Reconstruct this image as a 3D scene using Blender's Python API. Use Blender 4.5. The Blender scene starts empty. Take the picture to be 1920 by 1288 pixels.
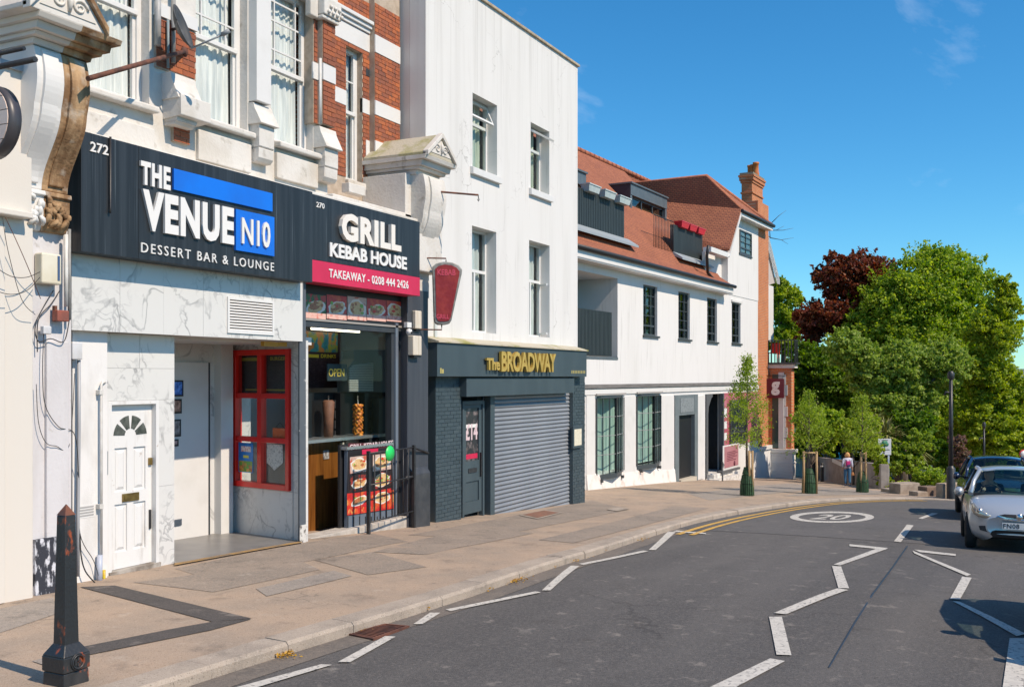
import bpy, math, random
import numpy as np
from mathutils import Vector, Matrix

random.seed(7)
RNG = np.random.default_rng(11)
S = bpy.context.scene
COL = S.collection
R = math.radians

# ------------------------------------------------------------------ camera
FPX, CX, HY, CZ = 1867.0, 960.0, 707.0, 2.37      # focal length and horizon measured on the 1920 px photograph
TH = math.atan(935 / FPX)                          # the shop fronts run along world +X
cam_d = bpy.data.cameras.new('camera')
cam = bpy.data.objects.new('camera', cam_d)
COL.objects.link(cam)
S.camera = cam
cam.location = (0, 0, CZ)
cam.rotation_euler = (R(90), 0, TH - R(90))
cam_d.sensor_width = 36
cam_d.lens = FPX / 1920 * 36
cam_d.shift_y = (HY - 644) / 1920
cam_d.clip_start = 0.05
cam_d.clip_end = 12000

# ------------------------------------------------------------------ sky, sun, exposure
SUN_EL, SUN_AZ = 46.0, -8.0                         # azimuth measured from -Y towards +X
w = bpy.data.worlds.new('World')
S.world = w
w.use_nodes = True
nt = w.node_tree
nt.nodes.clear()
sky = nt.nodes.new('ShaderNodeTexSky')
sky.sky_type = 'NISHITA'
sky.sun_disc = False
sky.sun_elevation = R(SUN_EL)
sky.sun_rotation = R(180 - SUN_AZ)
sky.altitude = 0
sky.air_density = 1.0
sky.dust_density = 0.0
sky.ozone_density = 2.0
# thin wisps of cirrus, laid out by world direction
tc = nt.nodes.new('ShaderNodeTexCoord')
mp = nt.nodes.new('ShaderNodeMapping')
mp.inputs['Scale'].default_value = (2.2, 3.2, 6.0)
mp.inputs['Location'].default_value = (0.0, 0.55, -0.35)
nz = nt.nodes.new('ShaderNodeTexNoise')
nz.inputs['Scale'].default_value = 1.3
nz.inputs['Detail'].default_value = 8
nz.inputs['Roughness'].default_value = 0.58
nz.inputs['Distortion'].default_value = 0.6
mr = nt.nodes.new('ShaderNodeMapRange')
mr.inputs['From Min'].default_value = 0.55
mr.inputs['From Max'].default_value = 0.80
mr.inputs['To Max'].default_value = 0.36
mx = nt.nodes.new('ShaderNodeMixRGB')
mx.inputs['Color2'].default_value = (6.5, 7.0, 7.6, 1)
hs = nt.nodes.new('ShaderNodeMixRGB')           # the whole sky a touch deeper blue
hs.blend_type = 'MULTIPLY'
hs.inputs['Fac'].default_value = 1.0
hs.inputs['Color2'].default_value = (0.44, 0.73, 0.88, 1)
bg = nt.nodes.new('ShaderNodeBackground')
bg.inputs['Strength'].default_value = 0.15
wo = nt.nodes.new('ShaderNodeOutputWorld')
L = nt.links.new
L(tc.outputs['Generated'], mp.inputs['Vector'])
L(mp.outputs['Vector'], nz.inputs['Vector'])
L(nz.outputs['Fac'], mr.inputs['Value'])
L(mr.outputs['Result'], mx.inputs['Fac'])
L(sky.outputs['Color'], hs.inputs['Color1'])
sat = nt.nodes.new('ShaderNodeHueSaturation')
sat.inputs['Saturation'].default_value = 1.12
L(hs.outputs['Color'], sat.inputs['Color'])
L(sat.outputs['Color'], mx.inputs['Color1'])
L(mx.outputs['Color'], bg.inputs['Color'])
L(bg.outputs['Background'], wo.inputs['Surface'])

sun_d = bpy.data.lights.new('sun', 'SUN')
sun_d.energy = 4.5
sun_d.angle = R(0.53)
sun_d.color = (1.0, 0.845, 0.675)
sun = bpy.data.objects.new('sun', sun_d)
COL.objects.link(sun)
sd = Vector((math.sin(R(SUN_AZ)) * math.cos(R(SUN_EL)), -math.cos(R(SUN_AZ)) * math.cos(R(SUN_EL)), math.sin(R(SUN_EL))))
sun.rotation_euler = sd.to_track_quat('Z', 'Y').to_euler()
sun.location = (0, -20, 40)

S.view_settings.view_transform = 'Standard'
S.view_settings.look = 'None'
S.view_settings.gamma = 1
S.view_settings.use_curve_mapping = False
S.view_settings.exposure = 0.25
S.render.engine = 'CYCLES'
S.cycles.use_denoising = True
S.cycles.max_bounces = 8
S.cycles.transparent_max_bounces = 24
S.cycles.caustics_reflective = False
S.cycles.caustics_refractive = False
S.cycles.sample_clamp_indirect = 6

# ------------------------------------------------------------------ helpers
fw = np.array([math.cos(TH), math.sin(TH), 0]); rt = np.array([math.sin(TH), -math.cos(TH), 0]); upv = np.array([0, 0, 1.0])
def ray(x, y): return fw + rt * (x - CX) / FPX + upv * (HY - y) / FPX

GX = [-30, 4, 8.83, 11.8, 14, 16.4, 23.9, 30, 36.3, 45.4, 52, 80, 200, 1000, 6000]
GH = [1.2, 2.2, 2.37, 2.45, 2.6, 2.76, 3.22, 3.55, 3.92, 4.6, 5.15, 7.2, 13, 24, 28]
def pchip(xs, ys):
    xs = np.array(xs, float); ys = np.array(ys, float); h = np.diff(xs); d = np.diff(ys) / h
    m = np.zeros(len(xs)); m[0] = d[0]; m[-1] = d[-1]
    for i in range(1, len(xs) - 1):
        if d[i-1] * d[i] > 0:
            w1 = 2*h[i] + h[i-1]; w2 = h[i] + 2*h[i-1]; m[i] = (w1 + w2) / (w1/d[i-1] + w2/d[i])
    def f(x):
        x = min(max(x, xs[0]), xs[-1]); i = min(max(int(np.searchsorted(xs, x)) - 1, 0), len(xs) - 2)
        t = (x - xs[i]) / h[i]
        return (1+2*t)*(1-t)**2*ys[i] + t*(1-t)**2*h[i]*m[i] + t*t*(3-2*t)*ys[i+1] + t*t*(t-1)*h[i]*m[i+1]
    return f
_hh = pchip(GX, GH)
def zp(X): return CZ - _hh(X)                       # pavement level: the street runs downhill
def zr(X, Y): return zp(X) - 0.11 + 0.05 * max(0, 1 - ((Y - 1.6) / 4.0) ** 2)   # road level with a little camber
def G(x, y, surf=None):
    surf = surf or (lambda X, Y: zp(X))
    d = ray(x, y); a, b = 2.0, 150.0
    for _ in range(46):
        m = (a + b) / 2; p = d * m
        if CZ + p[2] > surf(p[0], p[1]): a = m
        else: b = m
    p = d * a
    return Vector((p[0], p[1], CZ + p[2]))
def GR(x, y): return G(x, y, zr)

class Frame:
    """a vertical wall plane: u along it, v out of it, z up"""
    def __init__(s, ox, oy, ang=0.0):
        s.o = np.array([ox, oy]); s.e = np.array([math.cos(ang), math.sin(ang)]); s.n = np.array([math.sin(ang), -math.cos(ang)]); s.ang = ang
    def P(s, u, v, z):
        q = s.o + s.e * u + s.n * v
        return (q[0], q[1], z)
    def uz(s, x, y, v=0.0):
        d = ray(x, y); o = s.o + s.n * v
        t = float(np.dot(o, s.n) / np.dot(d[:2], s.n)); p = d * t
        return float(np.dot(p[:2] - s.o, s.e)), CZ + p[2]
    def u(s, x, v=0.0): return s.uz(x, 700, v)[0]
    def z(s, x, y, v=0.0): return s.uz(x, y, v)[1]
    def g(s, u, v=0.0):
        q = s.P(u, v, 0); return zp(q[0])
class World:
    def P(s, x, y, z): return (x, y, z)
WF = World()

class MB:
    def __init__(s, fr=WF): s.fr = fr; s.v = []; s.f = []; s.sm = []
    def add(s, pts, faces, smooth=False):
        b = len(s.v); s.v += [s.fr.P(*p) for p in pts]; s.f += [tuple(b + i for i in f) for f in faces]; s.sm += [smooth] * len(faces); return s
    def box(s, u0, u1, v0, v1, z0, z1):
        return s.add([(u0,v0,z0),(u1,v0,z0),(u1,v1,z0),(u0,v1,z0),(u0,v0,z1),(u1,v0,z1),(u1,v1,z1),(u0,v1,z1)],
                     [(0,3,2,1),(4,5,6,7),(0,1,5,4),(1,2,6,5),(2,3,7,6),(3,0,4,7)])
    def hexa(s, p): return s.add(p, [(0,3,2,1),(4,5,6,7),(0,1,5,4),(1,2,6,5),(2,3,7,6),(3,0,4,7)])
    def taper(s, c, b, t, z0, z1):   # frustum about (cu,cv): half sizes bottom (bu,bv), top (tu,tv)
        cu, cv = c
        return s.hexa([(cu-b[0],cv-b[1],z0),(cu+b[0],cv-b[1],z0),(cu+b[0],cv+b[1],z0),(cu-b[0],cv+b[1],z0),
                       (cu-t[0],cv-t[1],z1),(cu+t[0],cv-t[1],z1),(cu+t[0],cv+t[1],z1),(cu-t[0],cv+t[1],z1)])
    def ext_u(s, prof, u0, u1, smooth=False):      # profile of (v,z) swept along u
        n = len(prof); p = [(u0,)+tuple(q) for q in prof] + [(u1,)+tuple(q) for q in prof]
        s.add(p, [(i, (i+1) % n, n + (i+1) % n, n + i) for i in range(n)], smooth)
        s.add(p[:n], [tuple(range(n))[::-1]]); s.add(p[n:], [tuple(range(n))]); return s
    def ext_v(s, prof, v0, v1):                    # profile of (u,z) swept along v
        n = len(prof); p = [(q[0], v0, q[1]) for q in prof] + [(q[0], v1, q[1]) for q in prof]
        s.add(p, [(i, (i+1) % n, n + (i+1) % n, n + i) for i in range(n)] + [tuple(range(n))[::-1], tuple(range(n, 2*n))]); return s
    def ext_z(s, prof, z0, z1):
        n = len(prof); p = [tuple(q)+(z0,) for q in prof] + [tuple(q)+(z1,) for q in prof]
        s.add(p, [(i, (i+1) % n, n + (i+1) % n, n + i) for i in range(n)] + [tuple(range(n))[::-1], tuple(range(n, 2*n))]); return s
    def poly(s, pts): return s.add(pts, [tuple(range(len(pts)))])
    def wall(s, u0, u1, z0, z1, v, holes, depth, zb=None):   # wall plate with real rectangular openings, depth behind the face
        us = sorted({u0, u1} | {h[i] for h in holes for i in (0, 1)}); zs = sorted({z0, z1} | {h[i] for h in holes for i in (2, 3)})
        us = [q for q in us if u0 <= q <= u1]; zs = [q for q in zs if z0 <= q <= z1]
        solid = lambda a, b: not any(h[0]-1e-6 <= a <= h[1]+1e-6 and h[2]-1e-6 <= b <= h[3]+1e-6 for h in holes)
        nu, nz_ = len(us)-1, len(zs)-1
        g = [[solid((us[i]+us[i+1])/2, (zs[j]+zs[j+1])/2) for j in range(nz_)] for i in range(nu)]
        B = v - depth
        for i in range(nu):
            for j in range(nz_):
                if not g[i][j]: continue
                a, b, c, d = us[i], us[i+1], zs[j], zs[j+1]
                s.add([(a,v,c),(b,v,c),(b,v,d),(a,v,d)], [(0,1,2,3)])
                s.add([(a,B,c),(b,B,c),(b,B,d),(a,B,d)], [(3,2,1,0)])
                if i == 0 or not g[i-1][j]: s.add([(a,v,c),(a,v,d),(a,B,d),(a,B,c)], [(0,1,2,3)])
                if i == nu-1 or not g[i+1][j]: s.add([(b,v,c),(b,B,c),(b,B,d),(b,v,d)], [(0,1,2,3)])
                if j == 0 or not g[i][j-1]: s.add([(a,v,c),(a,B,c),(b,B,c),(b,v,c)], [(0,1,2,3)])
                if j == nz_-1 or not g[i][j+1]: s.add([(a,v,d),(b,v,d),(b,B,d),(a,B,d)], [(0,1,2,3)])
        return s
    def tube(s, path, r, n=8, cap=True):           # path in frame coords; r number or list
        P = [Vector(s.fr.P(*p)) for p in path]; m = len(P); rs = r if hasattr(r, '__len__') else [r] * m
        b = len(s.v); nrm = None
        for i in range(m):
            d = (P[min(i+1, m-1)] - P[max(i-1, 0)])
            if d.length < 1e-9: d = Vector((0, 0, 1))
            d.normalize()
            if nrm is None: nrm = d.orthogonal().normalized()
            nrm = (nrm - d * nrm.dot(d))
            if nrm.length < 1e-6: nrm = d.orthogonal()
            nrm.normalize(); bi = d.cross(nrm)
            for k in range(n):
                a = 2 * math.pi * k / n; q = P[i] + (nrm * math.cos(a) + bi * math.sin(a)) * rs[i]; s.v.append(tuple(q))
        for i in range(m-1):
            for k in range(n):
                s.f.append((b+i*n+k, b+i*n+(k+1) % n, b+(i+1)*n+(k+1) % n, b+(i+1)*n+k)); s.sm.append(True)
        if cap:
            s.f.append(tuple(b+k for k in range(n))[::-1]); s.f.append(tuple(b+(m-1)*n+k for k in range(n))); s.sm += [False, False]
        return s
    def lathe(s, c, prof, n=16, axis='z', smooth=True):   # prof (r, h) about point c in frame coords
        b0 = []
        for (r, h) in prof:
            for k in range(n):
                a = 2*math.pi*k/n; x, y = r*math.cos(a), r*math.sin(a)
                b0.append((c[0]+x, c[1]+y, c[2]+h) if axis == 'z' else ((c[0]+x, c[1]+h, c[2]+y) if axis == 'v' else (c[0]+h, c[1]+x, c[2]+y)))
        m = len(prof); fs = [(i*n+k, i*n+(k+1) % n, (i+1)*n+(k+1) % n, (i+1)*n+k) for i in range(m-1) for k in range(n)]
        s.add(b0, fs, smooth); s.add(b0[:n], [tuple(range(n))[::-1]]); s.add(b0[-n:], [tuple(range(n))]); return s
    def grid(s, f, nu, nv, smooth=True):
        p = [f(i/nu, j/nv) for i in range(nu+1) for j in range(nv+1)]
        return s.add(p, [(i*(nv+1)+j, (i+1)*(nv+1)+j, (i+1)*(nv+1)+j+1, i*(nv+1)+j+1) for i in range(nu) for j in range(nv)], smooth)
    def build(s, name, mat, parent=None, loc=None, bevel=0, mods=None, recalc=True):
        root = parent
        while root is not None and root.parent is not None: root = root.parent
        o = Vector(root.location) if root is not None else Vector(loc) if loc is not None else Vector((0, 0, 0))
        me = bpy.data.meshes.new(name)
        me.from_pydata([(a[0]-o.x, a[1]-o.y, a[2]-o.z) for a in s.v], [], s.f)
        if any(s.sm): me.polygons.foreach_set('use_smooth', s.sm)
        if recalc: fix_normals(me)
        me.materials.append(mat)
        ob = bpy.data.objects.new(name, me); COL.objects.link(ob)
        if parent is not None: ob.parent = parent
        else: ob.location = o
        if bevel:
            bv = ob.modifiers.new('bevel', 'BEVEL'); bv.width = bevel; bv.segments = 2; bv.limit_method = 'ANGLE'; bv.angle_limit = R(40)
        return ob
import bmesh
def fix_normals(me):
    bm = bmesh.new(); bm.from_mesh(me); bmesh.ops.recalc_face_normals(bm, faces=bm.faces); bm.to_mesh(me); bm.free()
def tag(o, label, cat=None, group=None, kind=None):
    if label: o['label'] = label
    if cat: o['category'] = cat
    if group: o['group'] = group
    if kind: o['kind'] = kind
    return o
def thing(name, label, cat, loc, group=None):
    o = bpy.data.objects.new(name, None); o.empty_display_size = 0.2; COL.objects.link(o); o.location = loc
    return tag(o, label, cat, group)
def struct(o): o['kind'] = 'structure'; return o
def copy_tree(o, parent=None):
    c = o.copy(); COL.objects.link(c); c.parent = parent
    for ch in [k for k in COL.objects if k.parent == o]: copy_tree(ch, c)
    return c

# ------------------------------------------------------------------ materials
MAT = {}
def newmat(name):
    m = bpy.data.materials.new(name); m.use_nodes = True; n = m.node_tree; n.nodes.clear()
    out = n.nodes.new('ShaderNodeOutputMaterial'); b = n.nodes.new('ShaderNodeBsdfPrincipled'); n.links.new(b.outputs[0], out.inputs[0])
    MAT[name] = m; return m, n, b, out
def node(n, t, **k):
    x = n.nodes.new(t)
    for a, v in k.items():
        if a in x.inputs: x.inputs[a].default_value = v
        else: setattr(x, a, v)
    return x
def c4(c): return (c[0], c[1], c[2], 1)
def coords(n, scale=(1, 1, 1), kind='Object'):
    t = node(n, 'ShaderNodeTexCoord'); m = node(n, 'ShaderNodeMapping'); m.inputs['Scale'].default_value = scale
    n.links.new(t.outputs[kind], m.inputs['Vector']); return m.outputs['Vector']
def nmask(n, vec, scale, lo, hi, detail=5, rough=.55, dist=0.0):
    t = node(n, 'ShaderNodeTexNoise'); t.inputs['Scale'].default_value = scale; t.inputs['Detail'].default_value = detail; t.inputs['Roughness'].default_value = rough; t.inputs['Distortion'].default_value = dist
    n.links.new(vec, t.inputs['Vector']); r = node(n, 'ShaderNodeMapRange'); r.inputs['From Min'].default_value = lo; r.inputs['From Max'].default_value = hi
    n.links.new(t.outputs['Fac'], r.inputs['Value']); return r.outputs['Result']
def mixc(n, fac, a, b, mode='MIX'):
    x = node(n, 'ShaderNodeMixRGB'); x.blend_type = mode
    for sock, v in ((x.inputs[0], fac), (x.inputs[1], a), (x.inputs[2], b)):
        if hasattr(v, 'is_output'): n.links.new(v, sock)
        else: sock.default_value = v if isinstance(v, float) else c4(v)
    return x.outputs[0]
def bumpn(n, b, h, strength, dist=.02):
    x = node(n, 'ShaderNodeBump'); x.inputs['Strength'].default_value = strength; x.inputs['Distance'].default_value = dist
    n.links.new(h, x.inputs['Height']); n.links.new(x.outputs[0], b.inputs['Normal'])
def randval(n):
    oi = node(n, 'ShaderNodeObjectInfo'); ge = node(n, 'ShaderNodeNewGeometry'); a = node(n, 'ShaderNodeMath', operation='ADD'); fr = node(n, 'ShaderNodeMath', operation='FRACT')
    n.links.new(oi.outputs['Random'], a.inputs[0]); n.links.new(ge.outputs['Random Per Island'], a.inputs[1]); n.links.new(a.outputs[0], fr.inputs[0]); return fr.outputs[0]
def M(name, col, rough=.6, col2=None, scale=3., lo=.4, hi=.65, stretch=(1, 1, 1), col3=None, scale3=12., lo3=.55, hi3=.7, stretch3=None, bump=0., bscale=60., metal=0., spec=.5, rnd=None, emit=None, coat=0., detail=6):
    if name in MAT: return MAT[name]
    m, n, b, out = newmat(name)
    c = col
    if col2 is not None: c = mixc(n, nmask(n, coords(n, stretch), scale, lo, hi, detail), c, col2)
    if col3 is not None: c = mixc(n, nmask(n, coords(n, stretch3 or (1, 1, 1)), scale3, lo3, hi3), c, col3)
    if rnd is not None:
        r = node(n, 'ShaderNodeValToRGB'); el = r.color_ramp.elements; r.color_ramp.interpolation = 'LINEAR'
        el[0].color = c4(rnd[0]); el[1].color = c4(rnd[-1])
        for k in range(1, len(rnd)-1): e = el.new(k/(len(rnd)-1)); e.color = c4(rnd[k])
        n.links.new(randval(n), r.inputs[0]); c = mixc(n, .8, c, r.outputs[0]) if hasattr(c, 'is_output') else r.outputs[0]
        if col2 is not None: c = mixc(n, nmask(n, coords(n, stretch), scale, lo, hi, detail), c, col2)
    if hasattr(c, 'is_output'): n.links.new(c, b.inputs['Base Color'])
    else: b.inputs['Base Color'].default_value = c4(c)
    b.inputs['Roughness'].default_value = rough; b.inputs['Metallic'].default_value = metal; b.inputs['Specular IOR Level'].default_value = spec
    if coat: b.inputs['Coat Weight'].default_value = coat; b.inputs['Coat Roughness'].default_value = .05
    if bump:
        t = node(n, 'ShaderNodeTexNoise'); t.inputs['Scale'].default_value = bscale; t.inputs['Detail'].default_value = 6; n.links.new(coords(n), t.inputs['Vector']); bumpn(n, b, t.outputs['Fac'], bump)
    if emit: b.inputs['Emission Color'].default_value = c4(emit[:3]); b.inputs['Emission Strength'].default_value = emit[3]
    return m
def cracks(m, scale=.5, strength=.5, col=(.25, .24, .22)):     # hairline cracks in painted render
    n = m.node_tree; b = next(x for x in n.nodes if x.type == 'BSDF_PRINCIPLED'); src = b.inputs['Base Color'].links[0].from_socket; v = coords(n)
    dn_ = node(n, 'ShaderNodeTexNoise'); dn_.inputs['Scale'].default_value = 2.2; dn_.inputs['Detail'].default_value = 6; n.links.new(v, dn_.inputs['Vector'])
    av = node(n, 'ShaderNodeVectorMath', operation='ADD'); n.links.new(v, av.inputs[0]); n.links.new(dn_.outputs['Color'], av.inputs[1])
    vo = node(n, 'ShaderNodeTexVoronoi'); vo.feature = 'DISTANCE_TO_EDGE'; vo.inputs['Scale'].default_value = scale; n.links.new(av.outputs[0], vo.inputs['Vector'])
    r_ = node(n, 'ShaderNodeMapRange'); r_.inputs['From Min'].default_value = .001; r_.inputs['From Max'].default_value = .006; r_.inputs['To Min'].default_value = strength; r_.inputs['To Max'].default_value = 0; n.links.new(vo.outputs['Distance'], r_.inputs['Value'])
    mu_ = node(n, 'ShaderNodeMath', operation='MULTIPLY'); n.links.new(r_.outputs[0], mu_.inputs[0]); n.links.new(nmask(n, v, .6, .5, .6), mu_.inputs[1])
    n.links.new(mixc(n, mu_.outputs[0], src, col), b.inputs['Base Color']); return m
def top_streaks(m, z0, z1, strength=.42, col=(.36, .35, .32)):  # rain streaks running down from the coping
    n = m.node_tree; b = next(x for x in n.nodes if x.type == 'BSDF_PRINCIPLED'); src = b.inputs['Base Color'].links[0].from_socket
    t = node(n, 'ShaderNodeTexCoord'); sp = node(n, 'ShaderNodeSeparateXYZ'); n.links.new(t.outputs['Object'], sp.inputs[0]); r_ = node(n, 'ShaderNodeMapRange'); r_.inputs['From Min'].default_value = z0; r_.inputs['From Max'].default_value = z1; r_.inputs['To Max'].default_value = strength; n.links.new(sp.outputs['Z'], r_.inputs['Value'])
    mu_ = node(n, 'ShaderNodeMath', operation='MULTIPLY'); n.links.new(r_.outputs[0], mu_.inputs[0]); n.links.new(nmask(n, coords(n, (6, 6, .10)), 1.6, .52, .72, 6), mu_.inputs[1])
    n.links.new(mixc(n, mu_.outputs[0], src, col), b.inputs['Base Color']); return m
def glass(name, tint=(.75, .82, .8), ior=1.45):
    m, n, b, out = newmat(name); n.nodes.remove(b)
    tr = node(n, 'ShaderNodeBsdfTransparent'); tr.inputs[0].default_value = c4(tint); gl = node(n, 'ShaderNodeBsdfGlossy'); gl.inputs['Roughness'].default_value = .015
    fr = node(n, 'ShaderNodeFresnel'); mx = node(n, 'ShaderNodeMixShader')
    ge = node(n, 'ShaderNodeNewGeometry'); ma = node(n, 'ShaderNodeMath', operation='MULTIPLY_ADD'); ma.inputs[1].default_value = 1/ior-ior; ma.inputs[2].default_value = ior   # same reflectance on both faces of a pane
    n.links.new(ge.outputs['Backfacing'], ma.inputs[0]); n.links.new(ma.outputs[0], fr.inputs[0])
    n.links.new(fr.outputs[0], mx.inputs[0]); n.links.new(tr.outputs[0], mx.inputs[1]); n.links.new(gl.outputs[0], mx.inputs[2]); n.links.new(mx.outputs[0], out.inputs[0]); return m
def brickmat(name, c1, c2, mortar, bw=.225, rh=.075, ms=.012, axis='x', zs=1.0, rough=.85, bump=.6, off=.5):
    m, n, b, out = newmat(name)
    t = node(n, 'ShaderNodeTexCoord'); sp = node(n, 'ShaderNodeSeparateXYZ'); cb = node(n, 'ShaderNodeCombineXYZ'); mu = node(n, 'ShaderNodeMath', operation='MULTIPLY'); mu.inputs[1].default_value = zs
    n.links.new(t.outputs['Object'], sp.inputs[0]); n.links.new(sp.outputs['X' if axis == 'x' else 'Y'], cb.inputs[0]); n.links.new(sp.outputs['Z'], mu.inputs[0]); n.links.new(mu.outputs[0], cb.inputs[1])
    k = node(n, 'ShaderNodeTexBrick'); k.offset = off
    k.inputs['Color1'].default_value = c4(c1); k.inputs['Color2'].default_value = c4(c2); k.inputs['Mortar'].default_value = c4(mortar); k.inputs['Scale'].default_value = 1; k.inputs['Mortar Size'].default_value = ms
    k.inputs['Mortar Smooth'].default_value = .1; k.inputs['Bias'].default_value = 0; k.inputs['Brick Width'].default_value = bw; k.inputs['Row Height'].default_value = rh
    n.links.new(cb.outputs[0], k.inputs['Vector'])
    f = nmask(n, coords(n), 1.1, .35, .7); c = mixc(n, f, k.outputs['Color'], mixc(n, .5, k.outputs['Color'], (.7, .65, .6), 'MULTIPLY'))
    n.links.new(c, b.inputs['Base Color']); b.inputs['Roughness'].default_value = rough
    iv = node(n, 'ShaderNodeMath', operation='SUBTRACT'); iv.inputs[0].default_value = 1; n.links.new(k.outputs['Fac'], iv.inputs[1]); bumpn(n, b, iv.outputs[0], bump, .01); return m
def marble(name):
    m, n, b, out = newmat(name)
    def vein(sc, wd, st, seed):
        v = coords(n, st); t = node(n, 'ShaderNodeTexNoise'); t.inputs['Scale'].default_value = sc; t.inputs['Detail'].default_value = 4; t.inputs['Distortion'].default_value = .8
        ad = node(n, 'ShaderNodeVectorMath', operation='ADD'); ad.inputs[1].default_value = (seed, seed*.7, seed*1.3)
        oi = node(n, 'ShaderNodeObjectInfo'); sc2 = node(n, 'ShaderNodeVectorMath', operation='SCALE'); sc2.inputs['Scale'].default_value = 37.; cmb = node(n, 'ShaderNodeCombineXYZ')
        n.links.new(oi.outputs['Random'], cmb.inputs[0]); n.links.new(oi.outputs['Random'], cmb.inputs[2]); n.links.new(cmb.outputs[0], sc2.inputs[0])
        a2 = node(n, 'ShaderNodeVectorMath', operation='ADD'); n.links.new(v, ad.inputs[0]); n.links.new(ad.outputs[0], a2.inputs[0]); n.links.new(sc2.outputs[0], a2.inputs[1])
        n.links.new(a2.outputs[0], t.inputs['Vector'])
        s1 = node(n, 'ShaderNodeMath', operation='SUBTRACT'); s1.inputs[1].default_value = .5; ab = node(n, 'ShaderNodeMath', operation='ABSOLUTE'); r = node(n, 'ShaderNodeMapRange')
        r.inputs['From Min'].default_value = 0; r.inputs['From Max'].default_value = wd; r.inputs['To Min'].default_value = 1; r.inputs['To Max'].default_value = 0
        n.links.new(t.outputs['Fac'], s1.inputs[0]); n.links.new(s1.outputs[0], ab.inputs[0]); n.links.new(ab.outputs[0], r.inputs['Value']); return r.outputs['Result']
    c = (.635, .63, .61)
    g1 = nmask(n, coords(n), 2.2, .40, .62)
    mu = node(n, 'ShaderNodeMath', operation='MULTIPLY'); n.links.new(vein(1.5, .02, (1, 1, .8), 3), mu.inputs[0]); n.links.new(g1, mu.inputs[1])
    c = mixc(n, mu.outputs[0], c, (.26, .26, .26))
    g2 = nmask(n, coords(n), 1.3, .48, .68); mu2 = node(n, 'ShaderNodeMath', operation='MULTIPLY'); n.links.new(vein(5, .045, (1, 1, 1), 9), mu2.inputs[0]); n.links.new(g2, mu2.inputs[1])
    c = mixc(n, mu2.outputs[0], c, (.34, .34, .34))
    n.links.new(c, b.inputs['Base Color']); b.inputs['Roughness'].default_value = .28; return m
def foliage(name, cols, trans=.35, rough=.5):
    m, n, b, out = newmat(name)
    ge = node(n, 'ShaderNodeNewGeometry'); r = node(n, 'ShaderNodeValToRGB'); el = r.color_ramp.elements
    el[0].color = c4(cols[0]); el[1].color = c4(cols[-1])
    for k in range(1, len(cols)-1): e = el.new(k/(len(cols)-1)); e.color = c4(cols[k])
    n.links.new(ge.outputs['Random Per Island'], r.inputs[0]); n.links.new(r.outputs[0], b.inputs['Base Color']); b.inputs['Roughness'].default_value = rough; b.inputs['Specular IOR Level'].default_value = .35
    t = node(n, 'ShaderNodeBsdfTranslucent'); hs = node(n, 'ShaderNodeHueSaturation'); hs.inputs['Value'].default_value = 1.5; hs.inputs['Saturation'].default_value = 1.1
    n.links.new(r.outputs[0], hs.inputs['Color']); n.links.new(hs.outputs[0], t.inputs[0]); mx = node(n, 'ShaderNodeMixShader'); mx.inputs[0].default_value = trans
    n.links.new(b.outputs[0], mx.inputs[1]); n.links.new(t.outputs[0], mx.inputs[2]); n.links.new(mx.outputs[0], out.inputs[0]); return m
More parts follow.
